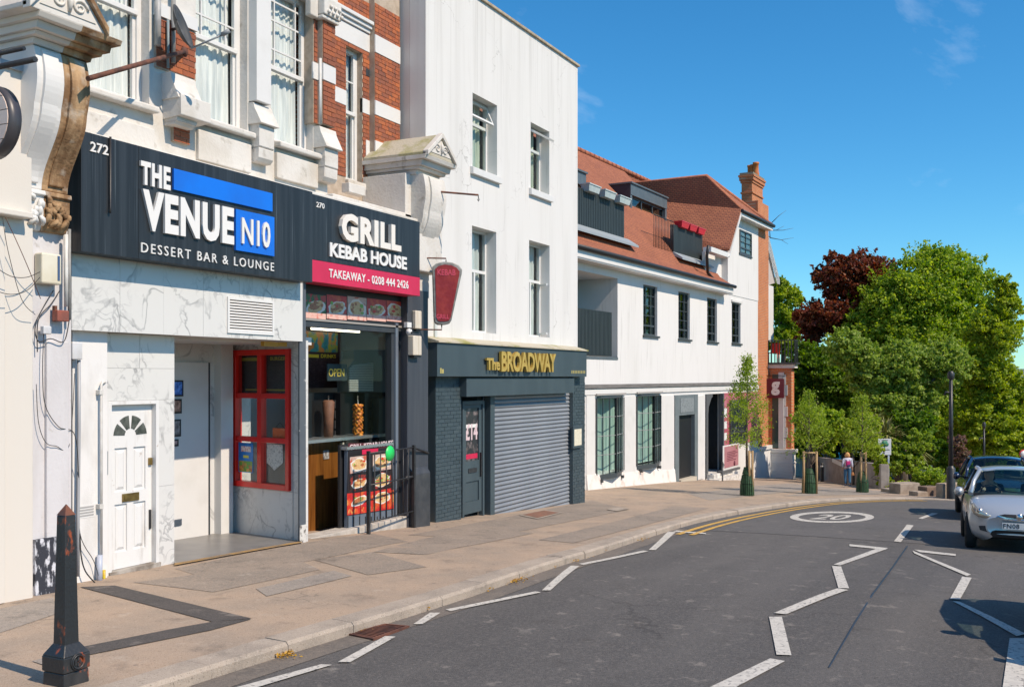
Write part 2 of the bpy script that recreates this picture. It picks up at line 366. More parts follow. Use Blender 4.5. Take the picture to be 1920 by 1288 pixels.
def asphalt(name, col, col2, speck, pat=.6, lo=.42, hi=.62, sp=.62, stretch=(1, 1, 1), crack=0., gum=0.):
    m, n, b, out = newmat(name); v = coords(n)
    c = mixc(n, nmask(n, coords(n, stretch), pat, lo, hi, 7, .6), col, col2)
    c = mixc(n, nmask(n, v, 28, .45, .75, 3), c, (col2[0]*1.25, col2[1]*1.22, col2[2]*1.2))
    c = mixc(n, nmask(n, v, 120, sp-.03, sp+.06, 2), c, speck)
    c = mixc(n, nmask(n, v, 70, .40, .32, 2), c, (col[0]*.5, col[1]*.5, col[2]*.5))
    c = mixc(n, nmask(n, v, 2.3, .56, .72, 6, .65), c, mixc(n, .45, c, (.05, .045, .04)))          # old stains
    c = mixc(n, nmask(n, v, 3.7, .60, .78, 6, .65), c, mixc(n, .35, c, (.62, .55, .47)))          # pale scuffs
    if crack:
        vo = node(n, 'ShaderNodeTexVoronoi'); vo.feature = 'DISTANCE_TO_EDGE'; vo.inputs['Scale'].default_value = crack
        dn_ = node(n, 'ShaderNodeTexNoise'); dn_.inputs['Scale'].default_value = 1.7; dn_.inputs['Detail'].default_value = 6; n.links.new(v, dn_.inputs['Vector'])
        av = node(n, 'ShaderNodeVectorMath', operation='ADD'); n.links.new(v, av.inputs[0]); n.links.new(dn_.outputs['Color'], av.inputs[1]); n.links.new(av.outputs[0], vo.inputs['Vector'])
        r_ = node(n, 'ShaderNodeMapRange'); r_.inputs['From Min'].default_value = .002; r_.inputs['From Max'].default_value = .006; r_.inputs['To Min'].default_value = .38; r_.inputs['To Max'].default_value = 0; n.links.new(vo.outputs['Distance'], r_.inputs['Value'])
        mu_ = node(n, 'ShaderNodeMath', operation='MULTIPLY'); n.links.new(r_.outputs[0], mu_.inputs[0]); n.links.new(nmask(n, v, .55, .48, .56), mu_.inputs[1]); c = mixc(n, mu_.outputs[0], c, (.022, .02, .018))
    if gum:
        vo = node(n, 'ShaderNodeTexVoronoi'); vo.inputs['Scale'].default_value = 2.6; vo.inputs['Randomness'].default_value = 1; n.links.new(v, vo.inputs['Vector']); r_ = node(n, 'ShaderNodeMapRange'); r_.inputs['From Min'].default_value = .05; r_.inputs['From Max'].default_value = .065; r_.inputs['To Min'].default_value = gum; r_.inputs['To Max'].default_value = 0
        n.links.new(vo.outputs['Distance'], r_.inputs['Value']); c = mixc(n, r_.outputs[0], c, (.12, .10, .09))
    n.links.new(c, b.inputs['Base Color']); b.inputs['Roughness'].default_value = .85
    t = node(n, 'ShaderNodeTexNoise'); t.inputs['Scale'].default_value = 130; t.inputs['Detail'].default_value = 3; n.links.new(v, t.inputs['Vector']); bumpn(n, b, t.outputs['Fac'], .5, .012); return m
def foodpic(name, bg_, cols, scale=14.):
    m, n, b, out = newmat(name); v = coords(n); k = node(n, 'ShaderNodeTexVoronoi'); k.inputs['Scale'].default_value = scale; n.links.new(v, k.inputs['Vector'])
    sp = node(n, 'ShaderNodeSeparateColor'); n.links.new(k.outputs['Color'], sp.inputs[0]); r = node(n, 'ShaderNodeValToRGB'); r.color_ramp.interpolation = 'CONSTANT'; el = r.color_ramp.elements
    el[0].color = c4(cols[0]); el[1].color = c4(cols[-1]); el[1].position = 1-1/len(cols)
    for i in range(1, len(cols)-1): e = el.new(i/len(cols)); e.color = c4(cols[i])
    n.links.new(sp.outputs[0], r.inputs[0]); c = mixc(n, nmask(n, v, 5, .42, .52), bg_, r.outputs[0]); n.links.new(c, b.inputs['Base Color']); b.inputs['Roughness'].default_value = .3; return m

# ------------------------------------------------------------------ lettering
_TX = {}
def text_mesh(t, bold=0.0, space=1.0):
    k = (t, bold, space)
    if k in _TX: return _TX[k]
    cu = bpy.data.curves.new('t', 'FONT'); cu.body = t; cu.size = 1; cu.offset = bold; cu.space_character = space; cu.resolution_u = 3; cu.fill_mode = 'FRONT'
    ob = bpy.data.objects.new('t', cu); COL.objects.link(ob)
    me = bpy.data.meshes.new_from_object(ob.evaluated_get(bpy.context.evaluated_depsgraph_get()))
    bm = bmesh.new(); bm.from_mesh(me); bmesh.ops.remove_doubles(bm, verts=bm.verts, dist=1e-4)
    vs = [(q.co.x, q.co.y) for q in bm.verts]; bm.verts.ensure_lookup_table(); fs = [tuple(q.index for q in f.verts) for f in bm.faces]; es = [tuple(q.index for q in e.verts) for e in bm.edges if len(e.link_faces) == 1]
    bm.free(); bpy.data.objects.remove(ob); bpy.data.curves.remove(cu); bpy.data.meshes.remove(me)
    x0, x1 = min(p[0] for p in vs), max(p[0] for p in vs); y0, y1 = min(p[1] for p in vs), max(p[1] for p in vs)
    par = list(range(len(vs)))
    def root(i):
        while par[i] != i: par[i] = par[par[i]]; i = par[i]
        return i
    for f in fs:
        for q in f[1:]: par[root(q)] = root(f[0])
    _TX[k] = ([((p[0]-x0)/(x1-x0), (p[1]-y0)/(y1-y0)) for p in vs], fs, es, [root(i) for i in range(len(vs))]); return _TX[k]
def add_text(mb, t, u0, u1, z0, z1, v, depth=.004, bold=.02, space=1.0, fmap=None):
    vs, fs, es, comp = text_mesh(t, bold, space); n = len(vs)
    f = fmap or (lambda a, b, d: (u0+(u1-u0)*a, v+d, z0+(z1-z0)*b))
    pts = [f(a, b, depth) for a, b in vs] + [f(a, b, 0.0) for a, b in vs]
    mb.add(pts, list(fs) + [(a, b, b+n, a+n) for a, b in es]); return mb
def letters(parent, mat, fr, t, u0, u1, z0, z1, v, depth, bold=.02, space=1., nm='letter'):
    vs, fs, es, comp = text_mesh(t, bold, space)
    for c in sorted(set(comp), key=lambda c: min(vs[i][0] for i in range(len(vs)) if comp[i] == c)):
        ids = [i for i in range(len(vs)) if comp[i] == c]; mp_ = {i: k for k, i in enumerate(ids)}; n = len(ids); mb = MB(fr)
        pts = [(u0+(u1-u0)*vs[i][0], v+depth, z0+(z1-z0)*vs[i][1]) for i in ids]+[(u0+(u1-u0)*vs[i][0], v, z0+(z1-z0)*vs[i][1]) for i in ids]
        mb.add(pts, [tuple(mp_[q] for q in f) for f in fs if f[0] in mp_]+[(mp_[a], mp_[b], mp_[b]+n, mp_[a]+n) for a, b in es if a in mp_]); mb.build(nm, mat, parent)
for k in [('THE', .04, 1.12), ('VENUE', .048, 1.14), ('N10', .03, 1.), ('272', .015, 1.), ('270', .01, 1.), ('DESSERT BAR & LOUNGE', 0., 1.3), ('GRILL', .045, 1.08), ('KEBAB HOUSE', .025, 1.), ('TAKEAWAY - 0208 444 2426', .015, 1.1),
          ('The', .03, 1.), ('BROADWAY', .03, .95), ('OPEN', .0, 1.1), ('KEBAB', .02, 1.), ('GRILL KEBAB HOUSE', .015, 1.), ('£14', .03, 1.), ('BURGERS', .015, 1.), ('20', .02, 1.), ('FN08', .015, 1.1), ('g', .05, 1.), ('DRINKS', .01, 1.), ('O', .01, 1.), ('A', .01, 1.)]: text_mesh(*k)
# ------------------------------------------------------------------ shared materials
white_r = M('white_render', (.675, .668, .65), .8, (.60, .592, .57), 1.4, .46, .78, (1.6, 1.6, .16), (.46, .45, .425), 3.0, .60, .82, (3, 3, .16), bump=.12, bscale=30)
cracks(white_r, .55, .6); top_streaks(white_r, 7.2, 11.0)
white_p = M('white_paint', (.69, .68, .66), .45, (.62, .61, .58), 2.5, .5, .8, bump=.06, bscale=25)
white_g = M('grubby_white_stone', (.645, .62, .58), .75, (.52, .48, .42), 2.2, .45, .72, (1, 1, .7), (.30, .27, .22), 5, .62, .80, bump=.3, bscale=22)
cream_p = M('cream_paint', (.65, .61, .55), .55, (.66, .62, .56), 2.0, .5, .75, (2, 2, .25), bump=.05)
grey_w = M('greyish_old_paint', (.60, .585, .595), .7, (.52, .50, .50), 2.6, .45, .72, (1.5, 1.5, .4), (.40, .37, .34), 9, .66, .8, bump=.15, bscale=30)
stone_b = M('bare_brown_stone', (.46, .30, .16), .85, (.20, .11, .05), 3.2, .42, .62, (1.6, 1.6, .5), (.52, .46, .38), 4, .55, .72, bump=.5, bscale=25)
mossy = M('mossy_lead_stone', (.46, .42, .33), .85, (.27, .26, .08), 2.2, .5, .68, bump=.5, bscale=20)
mortar = M('mortar', (.46, .38, .30), .95, (.36, .29, .22), 8)
brick_o = M('red_brick', (.34, .10, .045), .85, (.16, .07, .05), 9, .52, .7, rnd=[(.40, .105, .04), (.25, .085, .05), (.52, .15, .045), (.33, .10, .045), (.20, .075, .05), (.45, .12, .04)], bump=.45, bscale=50)
black_m = M('black_metal', (.018, .018, .02), .45, (.035, .035, .037), 6, bump=.1)
dgrey = M('dark_grey_paint', (.035, .042, .05), .5, (.05, .057, .063), 3, .4, .7, (1, 1, .3))
slate = M('slate_blue_paint', (.045, .066, .077), .5, (.058, .083, .095), 2, .4, .7, (1, 1, .3), bump=.06)
upvc = M('white_plastic_frame', (.70, .70, .69), .35)
glass_w = glass('window_glass', (.90, .93, .92), 1.35)
glass_s = glass('shop_front_glass', (.93, .95, .94), 1.16)
glass_d = glass('dark_window_glass', (.66, .76, .74), 1.5)
curtain = M('net_curtain', (.84, .84, .82), .95, (.62, .64, .64), 3.5, .38, .62, (5, 5, .35))
curt_g = M('green_curtain', (.66, .70, .58), .95, (.40, .46, .38), 3, .4, .6, (9, 9, .3))
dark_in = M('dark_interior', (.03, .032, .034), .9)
marb = marble('marble_tile')
gold = M('gold_letter', (.66, .44, .10), .32, (.48, .30, .06), 6, metal=.35)
chrome = M('bright_metal', (.72, .73, .74), .18, metal=1.)
pipe_w = M('white_pipe', (.70, .69, .66), .5, (.5, .48, .44), 4)
rust = M('rusty_iron', (.16, .06, .035), .8, (.07, .03, .022), 7, bump=.3)
cable_m = M('black_cable', (.03, .028, .028), .6)
wood_s = M('stake_wood', (.42, .28, .14), .8, (.30, .19, .09), 4, stretch=(6, 6, .5))
bark = M('bark', (.14, .11, .085), .9, (.075, .06, .05), 5, stretch=(3, 3, .6), bump=.5, bscale=18)

# ------------------------------------------------------------------ ground, road, pavement, kerb
tar = asphalt('road_asphalt', (.070, .067, .065), (.105, .099, .093), (.20, .185, .17), .9, .40, .62, stretch=(.10, .9, 1), crack=.22)
tar_far = asphalt('older_road_asphalt', (.088, .086, .084), (.105, .10, .097), (.18, .17, .16), .7, crack=.3)
pav_pink = asphalt('pinkish_pavement', (.40, .295, .21), (.30, .238, .182), (.50, .41, .325), 1.1, .40, .62, crack=.35, gum=.5)
pav_grey = asphalt('grey_pavement_patch', (.225, .19, .155), (.29, .235, .185), (.38, .325, .27), .9, crack=.4, gum=.4)
pav_gr2 = asphalt('pale_grey_pavement_patch', (.25, .22, .19), (.29, .25, .21), (.38, .34, .30), 1.3)
pav_dark = asphalt('dark_tarmac_trench', (.062, .056, .052), (.08, .07, .064), (.16, .14, .12), 1.5)
granite = asphalt('granite_kerb', (.40, .335, .27), (.29, .245, .20), (.50, .44, .37), 2.2, .40, .62)
paint_w = M('road_paint', (.56, .535, .48), .7, (.44, .42, .38), 14, .45, .7, col3=(.15, .145, .14), scale3=26, lo3=.56, hi3=.66, bump=.2)
paint_y = M('yellow_road_paint', (.60, .35, .06), .75, (.38, .26, .09), 8, .45, .7, col3=(.15, .13, .10), scale3=30, lo3=.6, hi3=.72)
grassy = M('grass_ground', (.06, .10, .025), .95, (.09, .12, .04), .3)

xs = [-400, -120, -60, -30, -12, 0, 10, 20, 30, 40, 55, 80, 120, 200, 320, 500, 900, 1600, 3000, 6000]
ys = [-5000, -2000, -800, -300, -120, -50, -20, 0, 20, 50, 120, 300, 800, 2000, 5000]
mb = MB()
mb.grid(lambda a, b: (xs[round(a*(len(xs)-1))], ys[round(b*(len(ys)-1))], zp(xs[round(a*(len(xs)-1))]) - .6), len(xs)-1, len(ys)-1)
struct(mb.build('ground', grassy))
mb = MB(); mb.grid(lambda a, b: (-20+90*a, -26+36*b, zr(-20+90*a, -26+36*b)), 90, 48)
road = struct(mb.build('road', tar))

kpx = [(264, 1288), (464, 1226), (660, 1168), (919, 1091), (1047, 1049), (1200, 1001), (1312, 969), (1425, 949), (1537, 936), (1620, 933), (1706, 932.5), (1792, 936)]
KP = [Vector((-18, 5.6, 0)), Vector((-8, 5.6, 0)), Vector((0, 5.62, 0))] + [G(*p) for p in kpx]
KP += [KP[-1] + Vector((.9, -2.2, 0)), KP[-1] + Vector((2.8, -7, 0)), KP[-1] + Vector((5.5, -15, 0)), KP[-1] + Vector((8, -24, 0))]
KP = [Vector((p.x, p.y)) for p in KP]
for _ in range(3):
    q = [KP[0]]
    for a, b in zip(KP, KP[1:]): q += [a*.75+b*.25, a*.25+b*.75]
    KP = q + [KP[-1]]
arc = [0]
for a, b in zip(KP, KP[1:]): arc.append(arc[-1] + (b-a).length)
def kerb_at(s):
    i = min(max(int(np.searchsorted(arc, s)) - 1, 0), len(KP)-2); t = (s-arc[i])/(arc[i+1]-arc[i]); p = KP[i].lerp(KP[i+1], t)
    j0, j1 = max(i-2, 0), min(i+3, len(KP)-1); d = (KP[j1]-KP[j0]).normalized(); return p, d, Vector((-d.y, d.x))
KW = .27
kerb = bpy.data.objects.new('kerb', None); COL.objects.link(kerb); struct(kerb)
s = 0; ki = 0
while s < arc[-1]-1:
    ln = .92 if ki % 5 else .62
    mb = MB(); pts = []
    j = random.uniform(-.005, .003); jo = random.uniform(-.008, .008)
    for ss in (s+.0025, s+ln-.0025):
        p, d, n = kerb_at(ss)
        for off, zz in ((0, -.26), (.004, -.035), (.03, -.004), (KW, .002), (KW, -.26)):
            q = p + n*(off+jo); pts.append((q.x, q.y, zp(q.x)+zz+.006+j))
    mb.add(pts, [(i, (i+1) % 5, 5+(i+1) % 5, 5+i) for i in range(5)] + [(4, 3, 2, 1, 0), (5, 6, 7, 8, 9)])
    mb.build('kerb_stone', granite, kerb)
    s += ln; ki += 1
BP = [Vector((-18, 15)), Vector((27, 15)), Vector((80, 15)), Vector((80, -26))]
def back_at(s):
    p, d, n = kerb_at(s)
    if p.x < 24 and p.y > 4: return Vector((p.x, 15))
    t = (s - s24) / (arc[-1]-s24); L3 = [56, 41]; D = t*97
    return Vector((24+min(D, 56), 15 - max(0, D-56)))
s24 = next(arc[i] for i in range(len(KP)) if KP[i].x >= 24)
mb = MB(); NS = 150
def pf(a, b):
    s_ = a*(arc[-1]); p, d, n = kerb_at(s_); p = p + n*(KW-.01); q = back_at(s_); c = p.lerp(q, b**1.3); return (c.x, c.y, zp(c.x))
mb.grid(pf, NS, 14)
pave = struct(mb.build('pavement', pav_pink))

def sheet(mb, pts4, nu, nv, surf, dz):
    a, b, c, d = [Vector((p[0], p[1])) for p in pts4]
    def f(i, j):
        q = a.lerp(b, i).lerp(d.lerp(c, i), j); return (q.x, q.y, surf(q.x, q.y)+dz)
    mb.grid(f, nu, nv, False)
zpf = lambda X, Y: zp(X)
def patch(name, quads, mat, dz=.005):
    mb = MB()
    for q in quads: sheet(mb, [G(*p) for p in q], 10, 4, zpf, .0035+(dz-.005)*.4)
    mb.build(name, mat, pave)
# tarmac repairs on the pavement
patch('tarmac_patch', [[(328, 1066), (566, 1019), (640, 1040), (400, 1088)], [(566, 1019), (700, 1000), (765, 1015), (640, 1040)]], pav_grey)
patch('tarmac_patch', [[(250, 1092), (400, 1110), (600, 1068), (560, 1050)]], pav_grey, .0075)
patch('tarmac_patch', [[(590, 1050), (690, 1078), (800, 1063), (700, 1035)], [(700, 1035), (800, 1040), (1000, 1000), (900, 985)]], pav_grey, .009)
patch('tarmac_patch', [[(765, 1003), (900, 1010), (1180, 955), (1110, 938)]], pav_grey, .0065)
patch('tarmac_patch', [[(1010, 1012), (1075, 1018), (1330, 952), (1260, 950)]], pav_grey, .0095)
patch('tarmac_patch', [[(1290, 926), (1330, 938), (1560, 915), (1480, 906)]], pav_gr2)
patch('tarmac_patch', [[(1560, 915), (1470, 930), (1640, 927), (1680, 922)]], pav_gr2, .007)
patch('tarmac_patch', [[(480, 1104), (500, 1118), (660, 1080), (625, 1070)]], pav_gr2, .0115)
patch('tarmac_patch', [[(-40, 1150), (100, 1120), (108, 1150), (-40, 1200)]], pav_gr2, .006)
patch('tarmac_trench', [[(150, 1101), (215, 1098), (472, 1160), (398, 1166)], [(398, 1166), (472, 1161), (395, 1182), (330, 1178)], [(150, 1214), (330, 1178), (395, 1182), (168, 1228)]], pav_dark, .0135)
patch('tarmac_trench', [[(60, 1240), (155, 1214), (168, 1226), (90, 1250)]], pav_gr2, .0125)
tile_d = M('dark_shop_floor_tile', (.16, .155, .15), .35, (.22, .21, .20), 2.5, .4, .7, bump=.05)
mb = MB(); sheet(mb, [G(*p) for p in ((327, 1058), (566, 1016), (436, 984), (320, 1010))], 8, 6, zpf, .016); mb.build('shop_entrance_floor', tile_d, pave)
mb = MB(); sheet(mb, [G(*p) for p in ((327, 1062), (566, 1019), (566, 1016), (327, 1058))], 8, 1, zpf, .018); mb.build('threshold_strip', M('ochre_stain', (.36, .22, .08), .9, (.2, .15, .1), 6), pave)

def mark(q, mat=paint_w, name='white_line', dz=.012, n=6):
    mb = MB(); sheet(mb, [GR(*p) for p in q], n, 2, zr, dz); return mb.build(name, mat, road)
mb = MB(); sheet(mb, [Vector(p) for p in ((19.6, 7), (19.0, -8), (34, -8), (34, 7))], 20, 14, zr, .005); mb.build('resurfaced_strip', tar_far, road)
for q in [[(430, 1294), (602, 1247), (623, 1248), (470, 1294)], [(633, 1243), (722, 1194), (742, 1195), (657, 1243)], [(775, 1171.5), (806, 1150), (826, 1150), (792, 1171.5)], [(835, 1144), (1005, 1109.6), (1014, 1112), (845, 1147)],
          [(1016, 1108), (1070.5, 1061.5), (1087, 1062), (1032, 1108)], [(1085, 1058), (1205, 1033), (1217, 1034), (1094, 1060)], [(1216, 1032), (1252, 997.5), (1267, 998), (1229, 1032)], [(1262, 997), (1324, 1002), (1323, 999.5), (1268, 995)],
          [(1331, 1290), (1444, 1236), (1472, 1241), (1380, 1290)], [(1442, 1157.6), (1466, 1157.6), (1484, 1230), (1456, 1229)], [(1451, 1150.5), (1571, 1104), (1591, 1107), (1474, 1153)], [(1560, 1062), (1577, 1063), (1592, 1104), (1572, 1103.6)],
          [(1563, 1059), (1648, 1027.5), (1665, 1029), (1575, 1061)], [(1592.6, 1021), (1592.6, 1024.6), (1660, 1031.5), (1664, 1028)],
          [(1711, 1033), (1714, 1038), (1813, 1081), (1820.5, 1078)], [(1714, 1031), (1792, 1039.5), (1792, 1043), (1725, 1036)], [(1804, 1082), (1822, 1084), (1800, 1125), (1781, 1124)], [(1786, 1128), (1800, 1129.5), (1924, 1190), (1906, 1194)],
          [(1893, 1198), (1925, 1198), (1919, 1292), (1880, 1290)], [(1676, 1015.5), (1689, 1017), (1713, 985.5), (1700.5, 984)], [(1722, 972), (1729, 973.5), (1759, 963), (1748, 962)]]: mark(q)
seal = M('bitumen_seal', (.035, .045, .062), .45)
mark([(1553, 1252), (1556, 1252), (1641, 1110), (1637, 1110)], seal, 'sealed_joint', .008)
mark([(1638, 1110), (1642, 1110), (1703, 1024), (1700, 1024)], seal, 'sealed_joint', .008)
# 20 limit roundel
mb = MB(); N = 40
def el(rx, ry, k): return GR(1560 + rx*math.cos(2*math.pi*k/N), 970 + ry*math.sin(2*math.pi*k/N))
o_ = [el(79, 10.6, k) for k in range(N)]; i_ = [el(63, 7.6, k) for k in range(N)]
mb.add([(p.x, p.y, zr(p.x, p.y)+.012) for p in o_+i_], [(k, (k+1) % N, N+(k+1) % N, N+k) for k in range(N)])
add_text(mb, '20', 0, 1, 0, 1, 0, 0, .02, 1., fmap=lambda a, b, d: (lambda p: (p.x, p.y, zr(p.x, p.y)+.012))(GR(1560 + (a-.5)*62 + (b-.5)*26, 970 + (.5-b)*9.0 + (a-.5)*1.6)))
mb.build('speed_roundel', paint_w, road)
# double yellow lines following the kerb
s_y = next(arc[i] for i in range(len(KP)) if KP[i].x >= 18.2); s_e = next(arc[i] for i in range(len(KP)) if KP[i].x > 30 and KP[i].y < 2.6)
for off in (.26, .52):
    mb = MB()
    def yf(a, b):
        p, d, n = kerb_at(s_y+(s_e-s_y)*a); q = p - n*(off+.11*b); return (q.x, q.y, zr(q.x, q.y)+.012)
    mb.grid(yf, 50, 1, False); mb.build('yellow_line', paint_y, road)
# gutter dust strip
mb = MB()
def gf(a, b):
    p, d, n = kerb_at(17+(arc[-1]-40)*a); q = p - n*(.0+.30*b); return (q.x, q.y, zr(q.x, q.y)+.004)
mb.grid(gf, 80, 1, False); mb.build('gutter', asphalt('dusty_gutter', (.13, .115, .10), (.17, .145, .12), (.26, .22, .18), 2.), road)

# drain grating in the gutter
c = [GR(*p) for p in ((648, 1190), (722, 1172), (768, 1176), (700, 1201))]
gd = thing('drain_grate', 'rusty iron drain grating in the gutter beside the kerb', 'drain', GR(705, 1186))
mb = MB()
def dg(a, b, dz): q = c[0].lerp(c[1], a).lerp(c[3].lerp(c[2], a), b); return (q.x, q.y, zr(q.x, q.y)+dz)
def dbox(mb, a0, a1, b0, b1, z0, z1): mb.hexa([dg(a0, b0, z0), dg(a1, b0, z0), dg(a1, b1, z0), dg(a0, b1, z0), dg(a0, b0, z1), dg(a1, b0, z1), dg(a1, b1, z1), dg(a0, b1, z1)])
for q in ((0, 1, 0, .1), (0, 1, .9, 1), (0, .05, .1, .9), (.95, 1, .1, .9)): dbox(mb, *q, .0, .02)
mb.build('frame', rust, gd)
mb = MB(); dbox(mb, .05, .95, .1, .9, .004, .007); mb.build('pit', M('drain_shadow_dirt', (.02, .016, .013), .95), gd)  # thin near-black sheet: shadow of the pit put into its colour, with dirt
for k in range(11):
    mb = MB(); a = .08+k*.078; dbox(mb, a, a+.04, .1, .9, .007, .018); mb.build('bar', rust, gd)
# manhole cover and pale utility cover
mcv = thing('manhole_cover', 'rusty red cover set in the pavement before the roller shutter', 'cover', G(1012, 965))
mb = MB(); sheet(mb, [G(*p) for p in ((980, 966), (1020, 958), (1048, 962), (1008, 972))], 2, 2, zpf, .02); mb.build('plate', M('red_cover', (.26, .12, .07), .85, (.17, .10, .07), 9), mcv)
mb = MB(); sheet(mb, [G(*p) for p in ((972, 966.5), (1020, 956.5), (1056, 962), (1008, 974))], 2, 2, zpf, .016); mb.build('frame', granite, mcv)
mb = MB(); sheet(mb, [G(*p) for p in ((1136, 956), (1160, 952), (1180, 955), (1156, 959))], 2, 2, zpf, .018); tag(mb.build('utility_cover', granite, loc=G(1158, 955)), 'pale concrete utility cover on the pavement past the shutter', 'cover')

# catkin litter in the gutter
def scatter(name, spots, cols, size, mat, label, cat):
    v, f = [], []
    for (x, y, sx, sy, n) in spots:
        for _ in range(n):
            p = G(x+random.gauss(0, sx), y+random.gauss(0, sy), lambda X, Y: zr(X, Y)+.01); b = len(v); a = random.uniform(0, 6.3); t = random.uniform(.4, 1)*size
            dx, dy = math.cos(a)*t, math.sin(a)*t; h = random.uniform(.004, .03)
            v += [(p.x-dx, p.y-dy, p.z+h), (p.x-dy*.5, p.y+dx*.5, p.z+h+random.uniform(0, .02)), (p.x+dx, p.y+dy, p.z+h), (p.x+dy*.5, p.y-dx*.5, p.z+h)]; f.append((b, b+1, b+2, b+3))
    me = bpy.data.meshes.new(name); me.from_pydata(v, [], f); me.materials.append(mat); o = bpy.data.objects.new(name, me); COL.objects.link(o); tag(o, label, cat, kind='stuff'); return o
litter = foliage('yellow_catkin', [(.45, .22, .02), (.55, .33, .04), (.35, .16, .02)], .2)
scatter('leaf_litter', [(522, 1227, 16, 4, 260), (205, 1268, 14, 4, 160), (668, 1180, 14, 3, 50), (790, 1143, 9, 2, 45), (836, 1128, 5, 1.5, 35), (912, 1105, 7, 2, 40), (960, 1088, 12, 3.5, 220), (1075, 1050, 8, 2.5, 70), (1040, 1062, 4, 2, 25), (1100, 1043, 6, 1.5, 30), (1130, 1030, 7, 2, 35), (1200, 1012, 8, 2, 50)], None, .02, litter, 'yellow tree catkin litter lying along the gutter', 'litter')
weed_m = foliage('weed_leaf', [(.06, .14, .02), (.12, .24, .03), (.20, .32, .05)], .3)
wd = scatter('weeds', [(818, 975, 5, 2, 40), (873, 974, 4, 1, 14), (412, 1000, 3, 1.5, 14), (1180, 913, 3, 1, 14), (1192, 912, 3, 1, 14), (1162, 964, 4, 1.2, 12), (290, 1066, 2, 1, 10), (1200, 1010, 3, 1, 10)], None, .04, weed_m, 'small green weeds growing at the foot of the shop fronts', 'weeds')
# ------------------------------------------------------------------ frames of the street fronts
F1 = Frame(0, 9.60)                     # numbers 272 and 270
F2 = Frame(0, 9.72)                     # white rendered house with the restaurant
_c = G(1103, 918)
F3 = Frame(_c.x, _c.y, TH - math.atan((2030-960)/FPX))   # long white tiled-roof building
def bx(mb, fr, x0, x1, yt, yb, v0, v1, xr=None):     # box from measured edges on plane v1
    xr = xr or x0
    mb.box(fr.u(x0, v1), fr.u(x1, v1), v0, v1, fr.z(xr, yb, v1), fr.z(xr, yt, v1)); return mb
def lay_bricks(parent, fr, u0, u1, z0, z1, v, mat, holes=(), bw=.225, bh=.075, proud=.012, lim=300, count=[0], bond=0.):
    k = 0; z = z0; first = None; rest = MB(fr); nrest = 0
    me = None
    while z < z1-.02:
        h = min(bh, z1-z); off = (bw/2 if k % 2 else 0)+bond; u = u0-off
        while u < u1-.01:
            a, b = max(u, u0), min(u+bw, u1); u += bw
            if b-a < .03: continue
            cu, cz = (a+b)/2, z+h/2
            for q in holes:
                if q[2] < cz < q[3]:
                    if q[0] <= a and q[1] >= b: a = b
                    elif q[0] <= a < q[1]: a = q[1]
                    elif q[0] < b <= q[1]: b = q[0]
            if b-a < .03: continue
            cu = (a+b)/2
            j = random.uniform(-.002, .003)
            if count[0] < lim:
                if me is None:
                    m0 = MB(); m0.box(-.5, .5, -.5, .5, -.5, .5); t = m0.build('brick', mat); me = t.data; bpy.data.objects.remove(t)
                o = bpy.data.objects.new('brick', me); COL.objects.link(o); o.parent = parent
                root = parent
                while root.parent: root = root.parent
                p = Vector(fr.P(cu, v+(proud+j-.01)/2, cz)) - root.location
                o.location = p; o.rotation_euler = (0, 0, fr.ang); o.scale = (b-a-.009, proud+j+.01, h-.009); count[0] += 1
            else:
                rest.box(a+.0045, b-.0045, v-.01, v+proud+j, z+.0045, z+h-.0045); nrest += 1
        z += bh; k += 1
    if nrest:
        o = rest.build('brickwork', mat, parent, recalc=False); o['kind'] = 'stuff'

# ================================================================== cream shop front at the left edge
cs = thing('cream_shop', 'cream painted shop front pilaster at the left edge of the view', 'shop', F1.P(F1.u(30, .42), .42, zp(7)))
mb = MB(F1); bx(mb, F1, -260, 62, 408, 1150, -1.2, .42, 60); mb.build('pilaster', cream_p, cs, bevel=.008)
mb = MB(F1); bx(mb, F1, -260, 10, 420, 1130, .40, .47, 10); mb.build('pilaster_panel', cream_p, cs, bevel=.008)
mb = MB(F1); bx(mb, F1, -260, 60, 140, 400, -1.2, .50, 60); mb.build('fascia', cream_p, cs, bevel=.01)
mb = MB(F1); bx(mb, F1, -260, 63, 398, 410, -1.2, .58, 60); mb.build('ledge', cream_p, cs, bevel=.012)
mb = MB(F1); bx(mb, F1, -260, 60, 128, 140, -1.2, .54, 60); mb.build('lead_flashing', M('lead_flashing', (.30, .33, .36), .5, (.42, .42, .42), 3), cs)
# brick wall of that house above, behind the console pediment
mb = MB(F1); mb.box(F1.u(-330, -.5), F1.u(30, -.5), -3, -.5, 5.6, 10.5); mb.build('upper_wall', brickmat('red_brickwork_far', (.40, .11, .045), (.28, .085, .05), (.46, .40, .33)), cs)
mb = MB(F1); mb.box(F1.u(-330, -.46), F1.u(33, -.46), -.5, -.46, 5.55, 6.05); mb.build('stone_band', white_p, cs)
lay_bricks(cs, F1, F1.u(-30, -.5), F1.u(30, -.5), 6.05, 6.75, -.5, brick_o, count=[0])

